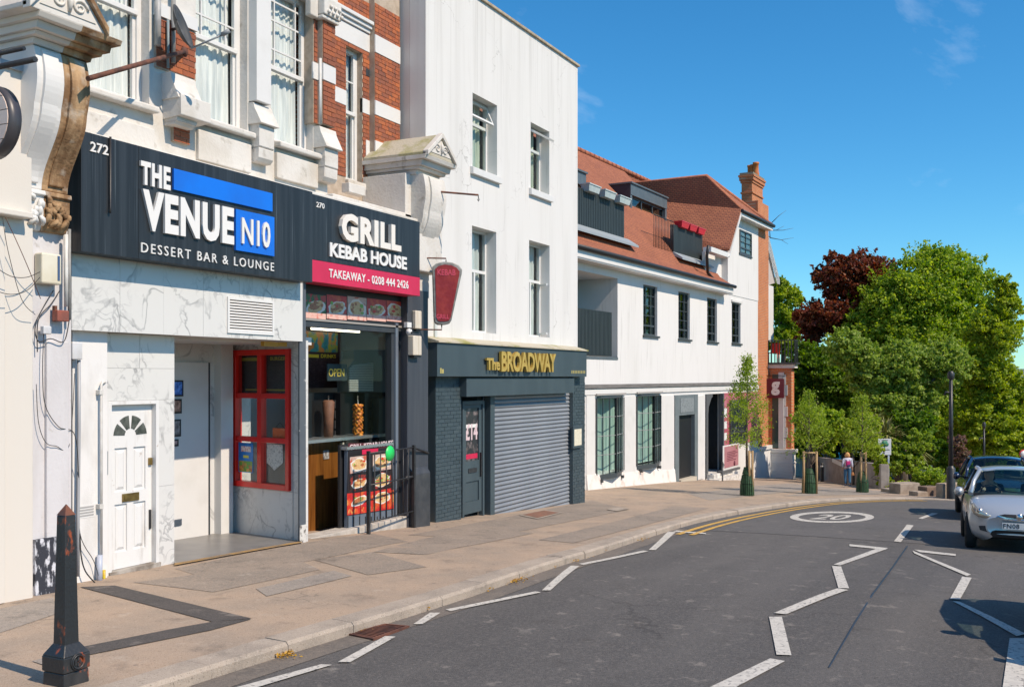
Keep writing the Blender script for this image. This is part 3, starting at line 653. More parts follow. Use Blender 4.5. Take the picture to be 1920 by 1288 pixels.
# ================================================================== brick house with shops 272 / 270
bh = thing('brick_house', 'red brick house with white stone bands and tall sash windows above the black shop signs', 'building', F1.P(11.5, -.1, zp(11.5)))
VB, VP_, VD = -.28, -.12, -.90            # bay wall, bay pilasters, set-back side wall
uL, uA0, uA1, uB0, uB1, uC0, uC1 = F1.u(120, VB), F1.u(280, VB), F1.u(367, VB), F1.u(464, VB), F1.u(509, VP_), F1.u(587, VB), F1.u(629, VP_)
zs1 = F1.z(270, 195, VB); ZT = 9.6
zs2, zs3 = F1.z(385, 222, VB), F1.z(530, 268, VB)
uW3 = F1.u(508, VB)
mb = MB(F1)
holes = [(uL+.25, uA0, zs1, 8.3), (uA1, uB0, zs2, 8.3), (uW3, uC0, zs3, 8.3)]
mb.wall(uL, uC1, 4.9, ZT, VB, holes, .25); mb.build('bay_wall', white_g, bh)
mb = MB(F1); mb.box(uL, uC1, -3.2, VB-.26, 8.35, ZT); mb.box(uL, uC1+.02, -3.2, VB+.12, ZT, ZT+.2); mb.build('bay_roof', white_g, bh)
mb = MB(F1); mb.box(uL, uC1, -.85, VB-.26, 4.6, 5.0); mb.build('bay_floor', white_g, bh)
mb = MB(F1); mb.box(uC1-.25, uC1-.001, VD, VB-.255, 4.6, ZT); mb.build('bay_side', brickmat('red_brickwork_side', (.40, .11, .045), (.28, .085, .05), (.46, .40, .33), axis='y'), bh)
# sash windows
def sash(parent, fr, u0, u1, z0, z1, v, zm, bars, nm='window', low=None):
    f = MB(fr); t = .075; d = .06
    f.box(u0, u0+t, v-d, v+.03, z0, z1); f.box(u1-t, u1, v-d, v+.03, z0, z1); f.box(u0+t, u1-t, v-d, v+.03, z0, z0+t); f.box(u0+t, u1-t, v-d, v+.03, z1-t, z1)
    w_ = f.build(nm, white_p, parent, bevel=.006)
    q = MB(fr); q.box(u0+t, u1-t, v-.03, v+.055, zm-.035, zm+.03); q.build('meeting_rail', white_p, w_, bevel=.006)
    q = MB(fr); a, b = u0+t, u1-t
    for bb_ in ((a, a+.05, v-.02, v+.035, zm+.03, z1-t), (b-.05, b, v-.02, v+.035, zm+.03, z1-t), (a, a+.05, v-.045, v+.005, z0+t, zm-.035), (b-.05, b, v-.045, v+.005, z0+t, zm-.035)): MB(fr).box(*bb_).build('sash_stile', white_p, w_, bevel=.004)
    for (fu, fz) in bars:
        q = MB(fr)
        if fu is not None: q.box(a+(b-a)*fu-.012, a+(b-a)*fu+.012, v-.0, v+.03, zm+.03, z1-t)
        else: q.box(a+.05, b-.05, v+.001, v+.029, zm+.03+(z1-t-zm)*fz-.012, zm+.03+(z1-t-zm)*fz+.012)
        q.build('glazing_bar', white_p, w_)
    q = MB(fr); q.add([(a, v+.008, zm), (b, v+.008, zm), (b, v+.008, z1-t), (a, v+.008, z1-t)], [(0, 1, 2, 3)]); q.add([(a, v-.02, z0+t), (b, v-.02, z0+t), (b, v-.02, zm), (a, v-.02, zm)], [(0, 1, 2, 3)]); q.build('glass', glass_w, w_)
    # curtain with folds
    q = MB(fr); n = 60
    def cf(i, j):
        uu = a+(b-a)*i; amp = .035*(1-.3*j); open_ = .12*(1-j)**2*(1 if i > .5 else -1)*0
        return (uu, v-.10+.6*amp*math.sin(i*34+2.2*math.sin(i*7+j*1.2))+.006*math.sin(i*90+j*3), z0+t+(z1-z0-t)*j)
    q.grid(cf, 110, 8); q.build('curtain', curtain, w_)
    q = MB(fr); q.box(u0, u1, v-.8, v-.75, z0, z1); q.build('room_wall', dark_in, w_)
    return w_
zm1 = F1.z(270, 33, VB-.17); zm2 = F1.z(452, 104, VB-.17); zm3 = F1.z(573, 155, VB-.17)
sash(bh, F1, uL+.25, uA0, zs1, 8.3, VB-.17, zm1, [(.38, None), (.8, None)])
sash(bh, F1, uA1, uB0, zs2, 8.3, VB-.17, zm2, [(.2, None), (.75, None), (None, .25), (None, .62)])
sash(bh, F1, uW3, uC0, zs3, 8.3, VB-.17, zm3, [(.2, None), (.78, None), (None, .22), (None, .60), (None, .85)])
for (a, b, zz) in ((uL+.2, uA0+.05, zs1), (uA1-.03, uB0+.04, zs2), (uW3+.06, uC0+.1, zs3)):
    mb = MB(F1); mb.hexa([(a, VB-.15, zz-.10), (b, VB-.15, zz-.10), (b, VB+.14, zz-.11), (a, VB+.14, zz-.11), (a, VB-.15, zz+.02), (b, VB-.15, zz+.02), (b, VB+.14, zz-.03), (a, VB+.14, zz-.03)]); mb.build('sill', white_g, bh, bevel=.02)
# stone pilasters of the bay with their corbel feet
def corbel(x0, x1, y0, y1, y2, y3, v, label=None):
    a, b = F1.u(x0, v), F1.u(x1, v); xr = x0; z0, z1, z2, z3 = [F1.z(xr, q, v) for q in (y0, y1, y2, y3)]
    mb = MB(F1); c = (a+b)/2; h = (b-a)/2
    prof = [(VB-.05, z0), (v-.06, z0), (v-.04, z0-(z0-z1)*.25), (v+.06, z1+.05), (v+.085, z1), (VB-.05, z1)]
    mb.ext_u(prof, a-.045, b+.045)
    mb.ext_u([(VB-.05, z1-.002), (v+.015, z1-.002), (v+.015, z2+.02), (v-.0, z2), (VB-.05, z2)], a-.005, b+.005)
    mb.ext_u([(VB-.05, z2-.004), (v+.008, z2-.004), (v+.0, z3+.06), (v-.05, z3), (VB-.05, z3)], a-.002, b+.002)
    mb.build('corbel', white_g, bh, bevel=.015)
mb = MB(F1); mb.box(uB0+.02, uB1, VB-.2, VP_, F1.z(487, 190, VP_), ZT); mb.build('pilaster', white_p, bh, bevel=.01)
corbel(485, 512, 192, 232, 275, 302, VP_)
corbel(608, 632, 236, 276, 312, 338, VP_+.02)
corbel(331, 367, 135, 185, 226, 232, VP_+.06)
mb = MB(F1); mb.ext_u([(VB-.02, F1.z(331, 186, VB)), (VP_+.16, F1.z(331, 190, VB)), (VP_+.16, F1.z(331, 228, VB)), (VB-.02, F1.z(331, 232, VB))], F1.u(322, VP_), F1.u(378, VP_)); mb.build('corbel_block', white_g, bh, bevel=.012)
mb = MB(F1); mb.box(F1.u(322, VB+.02), F1.u(352, VB+.02), VB-.01, VB+.05, F1.z(330, 268, VB), F1.z(330, 238, VB)); mb.build('brick_backing', mortar, bh); lay_bricks(bh, F1, F1.u(322, VB+.02), F1.u(352, VB+.02), F1.z(330, 268, VB), F1.z(330, 238, VB), VB+.05, brick_o)
mb = MB(F1); mb.box(uA0+.08, uA1-.03, VB, VB+.03, F1.z(300, 130, VB), F1.z(300, 36, VB)); mb.build('pier_backing', mortar, bh)
lay_bricks(bh, F1, uA0+.085, uA1-.035, F1.z(300, 128, VB), F1.z(300, 38, VB), VB+.03, brick_o)
mb = MB(F1); mb.box(uA0+.06, uA1-.02, VB, VB+.06, F1.z(300, 34, VB), 7.2); mb.build('stone_band', white_p, bh)
# brick pilaster at the right end of the bay
zb1, zb0 = F1.z(594, 119, VP_-.1), F1.z(594, 150, VP_-.1)
zb2 = F1.z(594, 232, VP_-.1); zcap = F1.z(594, 38, VP_-.1)
mb = MB(F1); mb.box(F1.u(587, VP_-.12), uC1-.001, VB-.2, VP_-.12, zb2, ZT); mb.build('pier_backing', mortar, bh)
mb = MB(F1); ua, ub = F1.u(606, VP_), F1.u(629, VP_)
mb.box(ua, ub, VP_-.12, VP_-.015, zb2, zcap); mb.build('pier_backing', mortar, bh)
lay_bricks(bh, F1, F1.u(587, VP_-.12)+.01, ua, zb2, zcap, VP_-.12, brick_o, [(-99, 99, zb0, zb1)])
lay_bricks(bh, F1, ua, ub, zb2, zcap, VP_-.012, brick_o, [(-99, 99, zb0, zb1)])
mb = MB(F1); mb.box(F1.u(587, VP_-.1), ua, VP_-.13, VP_-.10, zb0, zb1); mb.box(ua-.003, ub+.003, VP_-.13, VP_+.008, zb0, zb1); mb.build('stone_band', white_p, bh, bevel=.004)
mb = MB(F1); mb.box(F1.u(586, VP_), F1.u(600, VP_), VP_-.15, VP_-.03, zcap, ZT); mb.box(F1.u(600, VP_)+.002, ub+.03, VP_-.15, VP_+.06, zcap, zcap+.06); mb.box(F1.u(600, VP_)+.002, ub+.05, VP_-.15, VP_+.09, zcap+.062, zcap+.35); mb.box(F1.u(600, VP_)+.002, ub+.02, VP_-.15, VP_+.04, zcap+.352, ZT); mb.build('carved_capital', white_g, bh, bevel=.02)
for k in range(7):
    mb = MB(F1); mb.lathe((ua+.02+k*.055, VP_+.09, zcap+.12+.09*(k % 2)), [(.0, 0), (.035, .012), (.03, .03), (0, .036)], 8, 'v'); mb.build('carved_leaf', white_g, bh)
mb = MB(F1); mb.tube([(F1.u(603.5, -.02), -.05, F1.z(603, 232, 0)), (F1.u(603.5, -.02), -.05, F1.z(603, 108, 0))], .022, 8); mb.build('down_pipe', pipe_w, bh)

# set-back side wall with the narrow window
uD0, uD1 = F1.u(629, VD), F1.u(739, VD)
wa, wb = F1.u(648, VD), F1.u(679, VD); wz0, wz1 = F1.z(650, 337, VD), F1.z(650, 85, VD)
b2a, b2b = F1.z(690, 216, VD), F1.z(690, 189, VD)
b1a, b1b = F1.z(690, 99, VD), F1.z(690, 66, VD)
b3a, b3b = F1.z(700, 320, VD), F1.z(700, 268, VD)
mb = MB(F1); mb.wall(uC1-.2, uD1, 3.6, 10.2, VD, [(wa, wb, wz0, wz1)], .3); mb.build('side_wall', mortar, bh)
H = [(wa, wb, wz0, wz1), (-99, 99, b2a, b2b), (-99, 99, b1a, b1b)]
up = F1.u(702, VD+.12)
lay_bricks(bh, F1, uC1-.05, up-.0, F1.z(690, 345, VD), 9.2, VD, brick_o, H + [(F1.u(685, VD), 99, b3a, b3b)])
mb = MB(F1); mb.box(up, uD1+.0, VD-.1, VD+.12, 3.6, 10.2); mb.build('pier_backing', mortar, bh)
lay_bricks(bh, F1, up, uD1, F1.z(705, 330, VD+.12), 9.2, VD+.12, brick_o, [(-99, 99, b2a, b2b), (-99, 99, b1a, b1b), (-99, 99, b3a, b3b)])
for (za, zb) in ((b1a, b1b), (b2a, b2b)):
    mb = MB(F1)
    if za == b2a: mb.box(uC1-.1, wa, VD-.05, VD+.02, za, zb); mb.box(wb, up, VD-.05, VD+.02, za, zb)
    else: mb.box(uC1-.1, up, VD-.05, VD+.02, za, zb)
    mb.box(up+.001, uD1-.001, VD-.05, VD+.145, za, zb); mb.build('stone_band', white_p, bh, bevel=.005)
mb = MB(F1); mb.box(F1.u(685, VD), up, VD-.05, VD+.02, b3a, b3b); mb.box(up+.001, uD1-.001, VD-.05, VD+.145, b3a, b3b); mb.build('stone_band', white_p, bh, bevel=.005)
for k, (dv, dz) in enumerate(((.05, 0), (.09, .07), (.13, .14))):
    mb = MB(F1); mb.box(uC1-.1, up-.02, VD, VD+dv, b1b+.01+dz, b1b+.075+dz); mb.build('cornice_moulding', white_p, bh, bevel=.008)
mb = MB(F1); mb.box(wa-.02, wb+.04, VD-.1, VD+.08, wz0-.12, wz0); mb.build('sill', white_g, bh, bevel=.015)
sash(bh, F1, wa, wb, wz0, wz1, VD-.14, (wz0+wz1)/2+.05, [(None, .5)])
mb = MB(F1); mb.box(F1.u(686, VD+.01), F1.u(701, VD+.01), VD, VD+.016, F1.z(690, 144, VD), F1.z(690, 131, VD)); mb.build('air_brick', dgrey, bh)
# wall behind and above the shop signs
mb = MB(F1); mb.box(uL, uD1, VB-.1, .16, F1.z(300, 420, .16), F1.z(300, 282, .16)); mb.build('sign_ledge', white_g, bh, bevel=.02)
mb = MB(F1); mb.box(uL, uC1, VB-.3, VB+.02, 3.9, 4.95); mb.build('apron_wall', white_g, bh)
mb = MB(F1); mb.box(uD0-1.3, uD1, VD-.1, .02, F1.z(690, 400, .02), F1.z(690, 380, .02)); mb.build('sign_ledge', white_g, bh, bevel=.02)
for (x0, x1, yt, yb) in ((373, 472, 242, 299), (520, 597, 285, 333), (160, 290, 205, 255), (655, 686, 342, 360)):
    mb = MB(F1); bx(mb, F1, x0, x1, yt, yb, VB-.1, VB+.06); mb.build('apron_panel', white_g, bh, bevel=.012)
# roof and rear bulk
mb = MB(F1); mb.box(uL-.0, uD1, -9, VD-.31, 3.75, 10.2); mb.build('rear_bulk', brickmat('red_brickwork_rear', (.36, .11, .05), (.27, .085, .05), (.45, .4, .33)), bh)
# loose cables along the ledge
for k in range(5):
    mb = MB(F1); a, b = F1.u(160, .2), F1.u(600, .2)
    mb.tube([(a+(b-a)*t/24, .20+.02*k, F1.z(160, 262+k*4, .2)+.02*math.sin(t*1.3+k)-.05*math.sin(math.pi*((t*1.5/24+k*.2) % 1))) for t in range(25)], .009, 5); mb.build('cable', cable_m, bh)
# ---- ground floor of 272
fx0, fx1 = F1.u(134, .22), F1.u(567.5, .22); fz0 = F1.z(134, 618.5, .22); fz1 = F1.z(134, 440, .22)
n = 6
for k in range(n):
    a, b = fx0+(fx1-fx0)*k/n, fx0+(fx1-fx0)*(k+1)/n
    mb = MB(F1); mb.box(a+.0015, b-.0015, .18, .22+random.uniform(-.001, .001), fz0, fz1); mb.build('fascia_tile', marb, bh)
mb = MB(F1); mb.box(fx0+.004, fx1-.004, -.32, .179, fz0+.006, fz1+.9); mb.build('fascia_core', white_g, bh)
mb = MB(F1); mb.box(fx0, fx1+.9, -1.75, -.32, fz0-.02, fz0+.1); mb.build('porch_ceiling', white_p, bh)
# vent grille
va, vb_, vz0, vz1 = F1.u(427, .235), F1.u(514, .235), F1.z(427, 624, .235), F1.z(427, 556, .235)
vg = MB(F1); t = .035; vg.box(va, vb_, .222, .24, vz0, vz0+t); vg.box(va, vb_, .222, .24, vz1-t, vz1); vg.box(va, va+t, .222, .24, vz0+t, vz1-t); vg.box(vb_-t, vb_, .222, .24, vz0+t, vz1-t)
vent = thing('vent_grille', 'white louvred vent grille on the marble fascia', 'vent', F1.P((va+vb_)/2, .222, vz0))
vg.build('frame', upvc, vent)
mb = MB(F1); mb.box(va+t, vb_-t, .2215, .224, vz0+t, vz1-t); mb.build('backing', M('vent_dark', (.16, .13, .11), .9), vent)
for k in range(11):
    z = vz0+t+(vz1-vz0-2*t)*(k+.5)/11; mb = MB(F1); mb.hexa([(va+t, .2245, z-.004), (vb_-t, .2245, z-.004), (vb_-t, .236, z-.017), (va+t, .236, z-.017), (va+t, .2245, z+.004), (vb_-t, .2245, z+.004), (vb_-t, .236, z-.009), (va+t, .236, z-.009)]); mb.build('louvre_slat', upvc, vent)
# pier with the street door
pz = zp(8.8)-.1
px0, px1 = F1.u(190, 0), F1.u(327, 0); du0, du1 = F1.u(202, 0), F1.u(297, 0); dz1 = F1.z(202, 752, 0)
mb = MB(F1); mb.wall(px0, px1, pz, fz0+.02, -.02, [(du0, du1, pz, dz1)], .28); mb.build('door_wall', white_p, bh)
zj = F1.z(202, 690, 0)
for (a, b, z0, z1) in ((px0, (px0+px1)/2, zj, fz0), ((px0+px1)/2, px1, zj, fz0), (px0, px1, dz1, zj), (du1, px1, pz, (pz+dz1)/2), (du1, px1, (pz+dz1)/2, dz1)):
    mb = MB(F1); mb.box(a+.0015, b-.0015, -.02, .0+random.uniform(-.001, .001), z0+.0015, z1-.0015); mb.build('wall_tile', marb, bh)
mb = MB(F1); mb.box(px0, du0-.002, -.02, .02, pz, dz1); mb.build('door_jamb', white_p, bh)
mb = MB(F1); mb.box(F1.u(136, .1), px0-.002, -.3, .10, pz-.1, fz0+.01); mb.build('side_pier', M('bright_white_paint', (.71, .70, .685), .7, (.55, .53, .50), 3, .55, .8, (1, 1, .4), bump=.1), bh)
# street door
dr = thing('front_door', 'white panelled street door with fanlight glazing and brass letterbox', 'door', F1.P((du0+du1)/2, -.05, zp(8.8)))
wd_ = M('worn_white_door', (.70, .695, .68), .45, (.55, .53, .50), 3, .55, .75, (3, 3, .5), (.40, .32, .25), 9, .68, .78, bump=.12)
mb = MB(F1); t = .05
mb.box(du0+.002, du0+t, -.2, .015, pz+.02, dz1-.002); mb.box(du1-t, du1-.002, -.2, .015, pz+.02, dz1-.002); mb.box(du0+t, du1-t, -.2, .015, dz1-t, dz1-.002); mb.build('frame', wd_, dr, bevel=.005)
l0, l1, lz0, lz1 = du0+t+.004, du1-t-.004, zp(8.8)+.05, dz1-t-.004; lw = l1-l0
vD = -.06; lh = lz1-lz0
pan = []
st = .12*lw/.7; cu = (l0+l1)/2
rows = [(lz0+.20, lz0+.78), (lz0+.93, lz1-.52)]
for (a, b) in ((l0+.10, cu-.05), (cu+.05, l1-.10)):
    for (c, d) in rows: pan.append((a, b, c, d))
ftop = lz1-.13; fr_ = min(.30, (l1-l0)/2-.08); fc = ftop-fr_
mb = MB(F1); mb.wall(l0, l1, lz0, lz1, vD, pan, .02); mb.box(l0, l1, vD-.045, vD-.021, lz0, lz1); leaf = mb.build('door_leaf', wd_, dr)
for p in pan:
    mb = MB(F1); i = .03; mb.hexa([(p[0]+i, vD-.018, p[2]+i), (p[1]-i, vD-.018, p[2]+i), (p[1]-i, vD-.018, p[3]-i), (p[0]+i, vD-.018, p[3]-i), (p[0]+i+.03, vD-.004, p[2]+i+.03), (p[1]-i-.03, vD-.004, p[2]+i+.03), (p[1]-i-.03, vD-.004, p[3]-i-.03), (p[0]+i+.03, vD-.004, p[3]-i-.03)]); mb.build('door_panel', wd_, leaf)
fan_g = M('fanlight_glass', (.05, .06, .055), .08, (.12, .13, .12), 12)
for k in range(4):
    a0, a1 = math.pi*k/4+.10, math.pi*(k+1)/4-.10; pts = []
    for q in range(7): a = a0+(a1-a0)*q/6; pts.append((cu+fr_*math.cos(a), fc+fr_*math.sin(a)))
    for q in range(7): a = a1-(a1-a0)*q/6; pts.append((cu+.09*math.cos(a), fc+.09*math.sin(a)+.01))
    mb = MB(F1); mb.ext_v(pts, vD-.001, vD+.004); mb.build('fanlight_pane', fan_g, leaf)
mb = MB(F1); brass = M('brass', (.36, .24, .08), .35, (.22, .14, .05), 9, metal=.8)
mb.box(cu-.13, cu+.13, vD, vD+.015, lz0+.80, lz0+.90); lb = mb.build('letterbox', brass, leaf, bevel=.004)
mb = MB(F1); mb.box(cu-.1, cu+.1, vD+.015, vD+.021, lz0+.825, lz0+.875); mb.build('flap', brass, leaf)
mb = MB(F1); mb.box(l1-.06, l1-.01, vD, vD+.03, lz0+1.22, lz0+1.31); mb.build('lock', brass, leaf, bevel=.004)
mb = MB(F1); mb.box(l1-.05, l1-.02, vD, vD+.02, lz0+.42, lz0+.66); mb.build('pull_handle', black_m, leaf, bevel=.004)
mb = MB(F1); mb.box(l0-.06, l1+.06, -.2, .04, zp(8.8)-.1, lz0-.005); mb.build('threshold', M('worn_step', (.40, .37, .33), .9, (.2, .17, .14), 6, bump=.4), dr)
mb = MB(F1); bx(mb, F1, 195.5, 203, 846, 891, .02, .045); ip = tag(mb.build('entry_panel', M('steel_panel', (.42, .42, .42), .4, metal=.6), loc=F1.P(F1.u(199), .02, 1.4), bevel=.004), 'slim grey door entry panel beside the white street door', 'intercom')

# ---- porch with inner door and red window
VI = -1.5
ib0, ib1 = F1.u(300, VI), F1.u(470, VI); iz0 = zp(11.5)-.1
mb = MB(F1); mb.box(ib0, ib1, VI-.1, VI, iz0, fz0+.05); mb.build('porch_back_wall', marb, bh)
mb = MB(F1); mb.box(px1-.12, px1-.001, VI, -.305, iz0, fz0+.05); mb.build('porch_side_wall', marb, bh)
mb = MB(F1); bx(mb, F1, 300, 391, 680, 1015, VI, VI+.045, 391); idr = mb.build('inner_door', white_p, bh, bevel=.005)
mb = MB(F1); bx(mb, F1, 391.5, 394, 680, 1012, VI, VI+.03, 391); mb.build('door_gap', dgrey, idr)
mb = MB(F1); bx(mb, F1, 318, 341, 974, 986, VI+.045, VI+.06, 330); mb.build('mail_flap', chrome, idr)
mb = MB(F1); bx(mb, F1, 414.5, 437, 600, 1012, VI, VI+.14, 415); mb.build('porch_column', white_p, bh)
for (x1, yt, yb, c, lab) in ((344, 713, 743, (.02, .10, .45), 'small framed blue picture on the inner door, topmost of four'), (341, 748, 775, (.18, .09, .06), 'small framed brown picture below the blue one on the inner door'), (339.5, 786, 818, (.10, .09, .09), 'dark framed picture, third down on the inner door'), (335, 823, 836, (.22, .14, .13), 'tiny framed notice, lowest on the inner door')):
    mb = MB(F1); bx(mb, F1, 322, x1, yt, yb, VI+.046, VI+.06, 338); fo = tag(mb.build('picture_frame', black_m, loc=F1.P(F1.u(335, VI), VI+.05, F1.z(335, yb, VI))), lab, 'picture', 'pictures on the inner door')
    mb = MB(F1); bx(mb, F1, 324, x1-2.5, yt+3, yb-3, VI+.06, VI+.064, 338); mb.build('print', M('print_%d' % yt, c, .4, tuple(min(1, q*3+.1) for q in c), 14), fo)
# the wall with the red window runs back from the street
r1 = np.array([F1.u(566, .16), 9.60-.16]); ra = R(-101)
FR = Frame(r1[0], r1[1], ra)
rx0, rx1 = FR.u(436.5), FR.u(546); rz1, rz0 = FR.z(437, 657), FR.z(437, 909)
# glazed opening split on this wall
ru0 = FR.u(430); gz = zp(12)-.1
mb = MB(FR); mb.wall(ru0-.15, 0, gz, fz0+.02, 0, [(rx0, rx1, rz0, rz1)], .12); mb.build('red_window_wall', marb, bh)
mb = MB(FR); mb.box(ru0-.15, -.0, .0, .006, rz0-.018, rz0-.012); mb.box(rx1+.04, rx1+.046, .0, .006, gz, fz0); mb.build('tile_joint', M('tile_joint', (.45, .44, .42), .9), bh)
red = M('red_window_paint', (.72, .018, .010), .28, (.60, .014, .010), 3, .5, .8)
rw = thing('red_window', 'bright red six-pane shop window under the marble fascia', 'window', FR.P((rx0+rx1)/2, 0, rz0))
mb = MB(FR); t = .085; mb.box(rx0, rx0+t*1.5, -.08, .05, rz0, rz1); mb.box(rx1-t, rx1, -.08, .05, rz0, rz1); mb.box(rx0+t*1.5, rx1-t, -.08, .049, rz0, rz0+t); mb.box(rx0+t*1.5, rx1-t, -.08, .049, rz1-t, rz1); mb.build('frame', red, rw, bevel=.006)
mu = FR.u(490); ra1, ra2 = FR.z(490, 742), FR.z(490, 824)
mb = MB(FR); mb.box(mu-.05, mu+.05, -.06, .046, rz0+t, rz1-t); mb.build('mullion', red, rw, bevel=.005)
for zz in (ra1, ra2):
    for (a, b) in ((rx0+t*1.5, mu-.05), (mu+.05, rx1-t)): mb = MB(FR); mb.box(a, b, -.06, .042, zz-.04, zz+.04); mb.build('rail', red, rw, bevel=.005)
for (a, b) in ((rx0+t*1.5, mu-.05), (mu+.05, rx1-t)):
    for (c, d) in ((rz0+t, ra2-.04), (ra2+.04, ra1-.04), (ra1+.04, rz1-t)): mb = MB(FR); mb.box(a, b, -.03, -.02, c, d); mb.build('pane', glass_w, rw)
def fpos(mb, x0, x1, yt, yb, v0, v1): bx(mb, FR, x0, x1, yt, yb, v0, v1); return mb
mb = fpos(MB(FR), 446, 474, 829, 884, -.019, -.012); po = tag(mb.build('advert_poster', M('blue_poster', (.02, .20, .62), .35, (.03, .28, .70), 6), loc=FR.P(FR.u(460), 0, FR.z(460, 884))), 'bright blue food advert stuck in the lower left pane of the red window', 'poster')
mb = fpos(MB(FR), 448, 473, 863, 883, -.0119, -.009); mb.build('food_picture', foodpic('burger_pic', (.10, .35, .06), [(.45, .12, .05), (.6, .35, .08), (.12, .4, .08), (.5, .25, .1)], 22), po)
mb = fpos(MB(FR), 452, 470, 836, 846, -.0119, -.009); mb.build('title', M('pale_title', (.75, .72, .7), .5, (.7, .2, .2), 30, .5, .6), po)
mb = fpos(MB(FR), 456, 466, 853, 858, -.0119, -.009); mb.build('caption', M('yellow_caption', (.7, .65, .1), .5), po)
pts = [(499, 832), (528, 834), (529, 868), (522, 874), (513, 882), (506, 874), (499, 868)]
mb = MB(FR); mb.ext_v([FR.uz(*p) for p in pts], -.019, -.014); pn = tag(mb.build('paper_notice', M('paper_print', (.62, .62, .58), .8, (.35, .36, .34), 30, .5, .62), loc=FR.P(FR.u(513), 0, FR.z(513, 882))), 'white paper notice in the lower right pane of the red window', 'notice')
mb = fpos(MB(FR), 511, 534, 802, 821, -.019, -.012); og = tag(mb.build('hanging_sign', M('orange_card', (.60, .12, .03), .6, (.7, .35, .2), 30, .55, .7), loc=FR.P(FR.u(520), 0, FR.z(520, 821)), bevel=.003), 'small orange card sign hanging in the red window', 'sign')
mb = MB(FR); mb.tube([(FR.u(514), -.016, FR.z(514, 803)), (FR.u(523), -.016, FR.z(523, 792)), (FR.u(532), -.016, FR.z(532, 803))], .004, 5); mb.build('string', cable_m, og)
mnu = tag(fpos(MB(FR), 440, 543, 662, 738, -.16, -.14).build('menu_board', M('dark_menu', (.035, .03, .035), .5, (.20, .19, .20), 60, .58, .66, (.4, .4, 3)), loc=FR.P(FR.u(490), -.15, FR.z(490, 738))), 'dark printed menu board behind the top panes of the red window', 'menu')
mb = MB(FR); add_text(mb, 'BURGERS', FR.u(506, -.13), FR.u(538, -.13), FR.z(506, 676, -.13), FR.z(506, 669, -.13), -.14, .003, .015); mb.build('lettering', M('yellow_print', (.55, .48, .06), .6), mnu)
mb = fpos(MB(FR), 448, 484, 671, 677, -.139, -.136); fpos(mb, 460, 540, 729, 732, -.139, -.136); mb.build('print_line', MAT['yellow_print'], mnu)
mb = MB(F1); bx(mb, F1, 495, 522, 640, 649, .0, .06); mb.box(F1.u(522.3, .05), F1.u(538, .05), .0, .05, F1.z(522, 649, .05), F1.z(522, 641, .05)); tag(mb.build('shutter_motor_box', M('orange_box', (.50, .25, .02), .5), loc=F1.P(F1.u(510), .03, fz0-.1)), 'orange and blue box tucked under the marble fascia above the red window', 'box')
# ================================================================== shop signs
sign_bk = M('black_blue_sign', (.014, .016, .019), .46, (.032, .038, .045), 1.6, .42, .72, (6, 6, .10), (.13, .16, .18), 3, .62, .85, (16, 16, .18))
let_w = M('white_letter', (.74, .73, .71), .4)
let_s = M('white_print', (.72, .72, .70), .5)
blue = M('blue_panel', (.006, .16, .72), .35, (.01, .13, .60), 1.2)
V1 = .47
su0, su1 = F1.u(152, V1), F1.u(586, V1); sz0, sz1 = F1.z(152, 471, V1), F1.z(152, 245, V1)
vs_ = thing('venue_sign', 'long black dessert bar sign with white letters and a blue bar above the marble shop', 'sign', F1.P((su0+su1)/2, .3, sz0))
cuts = [su0, F1.u(260, V1), F1.u(440, V1), su1]
for a, b in zip(cuts, cuts[1:]):
    mb = MB(F1); mb.box(a+.0015, b-.0015, .225, V1, sz0, sz1); mb.build('sign_panel', sign_bk, vs_, bevel=.003)
def T(parent, t, x0, x1, yt, yb, v, depth, mat, bold=.02, space=1., nm='lettering', xr=None, fr=F1):
    letters(parent, mat, fr, t, fr.u(x0, v+depth), fr.u(x1, v+depth), fr.z(xr or x0, yb, v+depth), fr.z(xr or x0, yt, v+depth), v+.001, depth, bold, space)
T(vs_, '272', 169.5, 203.5, 265, 284, V1, .012, let_w, .015)
T(vs_, 'THE', 264.5, 320, 301, 345, V1, .03, let_w, .04, 1.12)
T(vs_, 'VENUE', 268, 439, 354, 431, V1, .035, let_w, .048, 1.14)
T(vs_, 'DESSERT BAR & LOUNGE', 265, 514, 454.5, 473, V1, .015, let_s, 0., 1.3)
mb = MB(F1); pts = [F1.uz(326, 316, V1+.03), F1.uz(511, 363, V1+.03), F1.uz(511, 397, V1+.03), F1.uz(326, 355.5, V1+.03)]
mb.ext_v(pts, V1+.001, V1+.03); mb.build('blue_bar', blue, vs_)
mb = MB(F1); bx(mb, F1, 442.5, 514.5, 392, 469, V1+.001, V1+.035); mb.build('blue_box', blue, vs_)
T(vs_, 'N10', 454, 507, 407, 457, V1+.035, .025, M('gilt_edge_letter', (.74, .72, .66), .3), .02)
mb = MB(F1); mb.tube([(F1.u(207, V1+.02), V1+.02, F1.z(207, 258, V1)), (F1.u(207, V1+.02), V1+.02, F1.z(207, 390, V1)), (F1.u(205, V1+.02), V1+.03, F1.z(205, 400, V1))], .014, 6); mb.build('rod_shadow_line', black_m, vs_)  # black tube drawn down the sign for the shadow of the rod

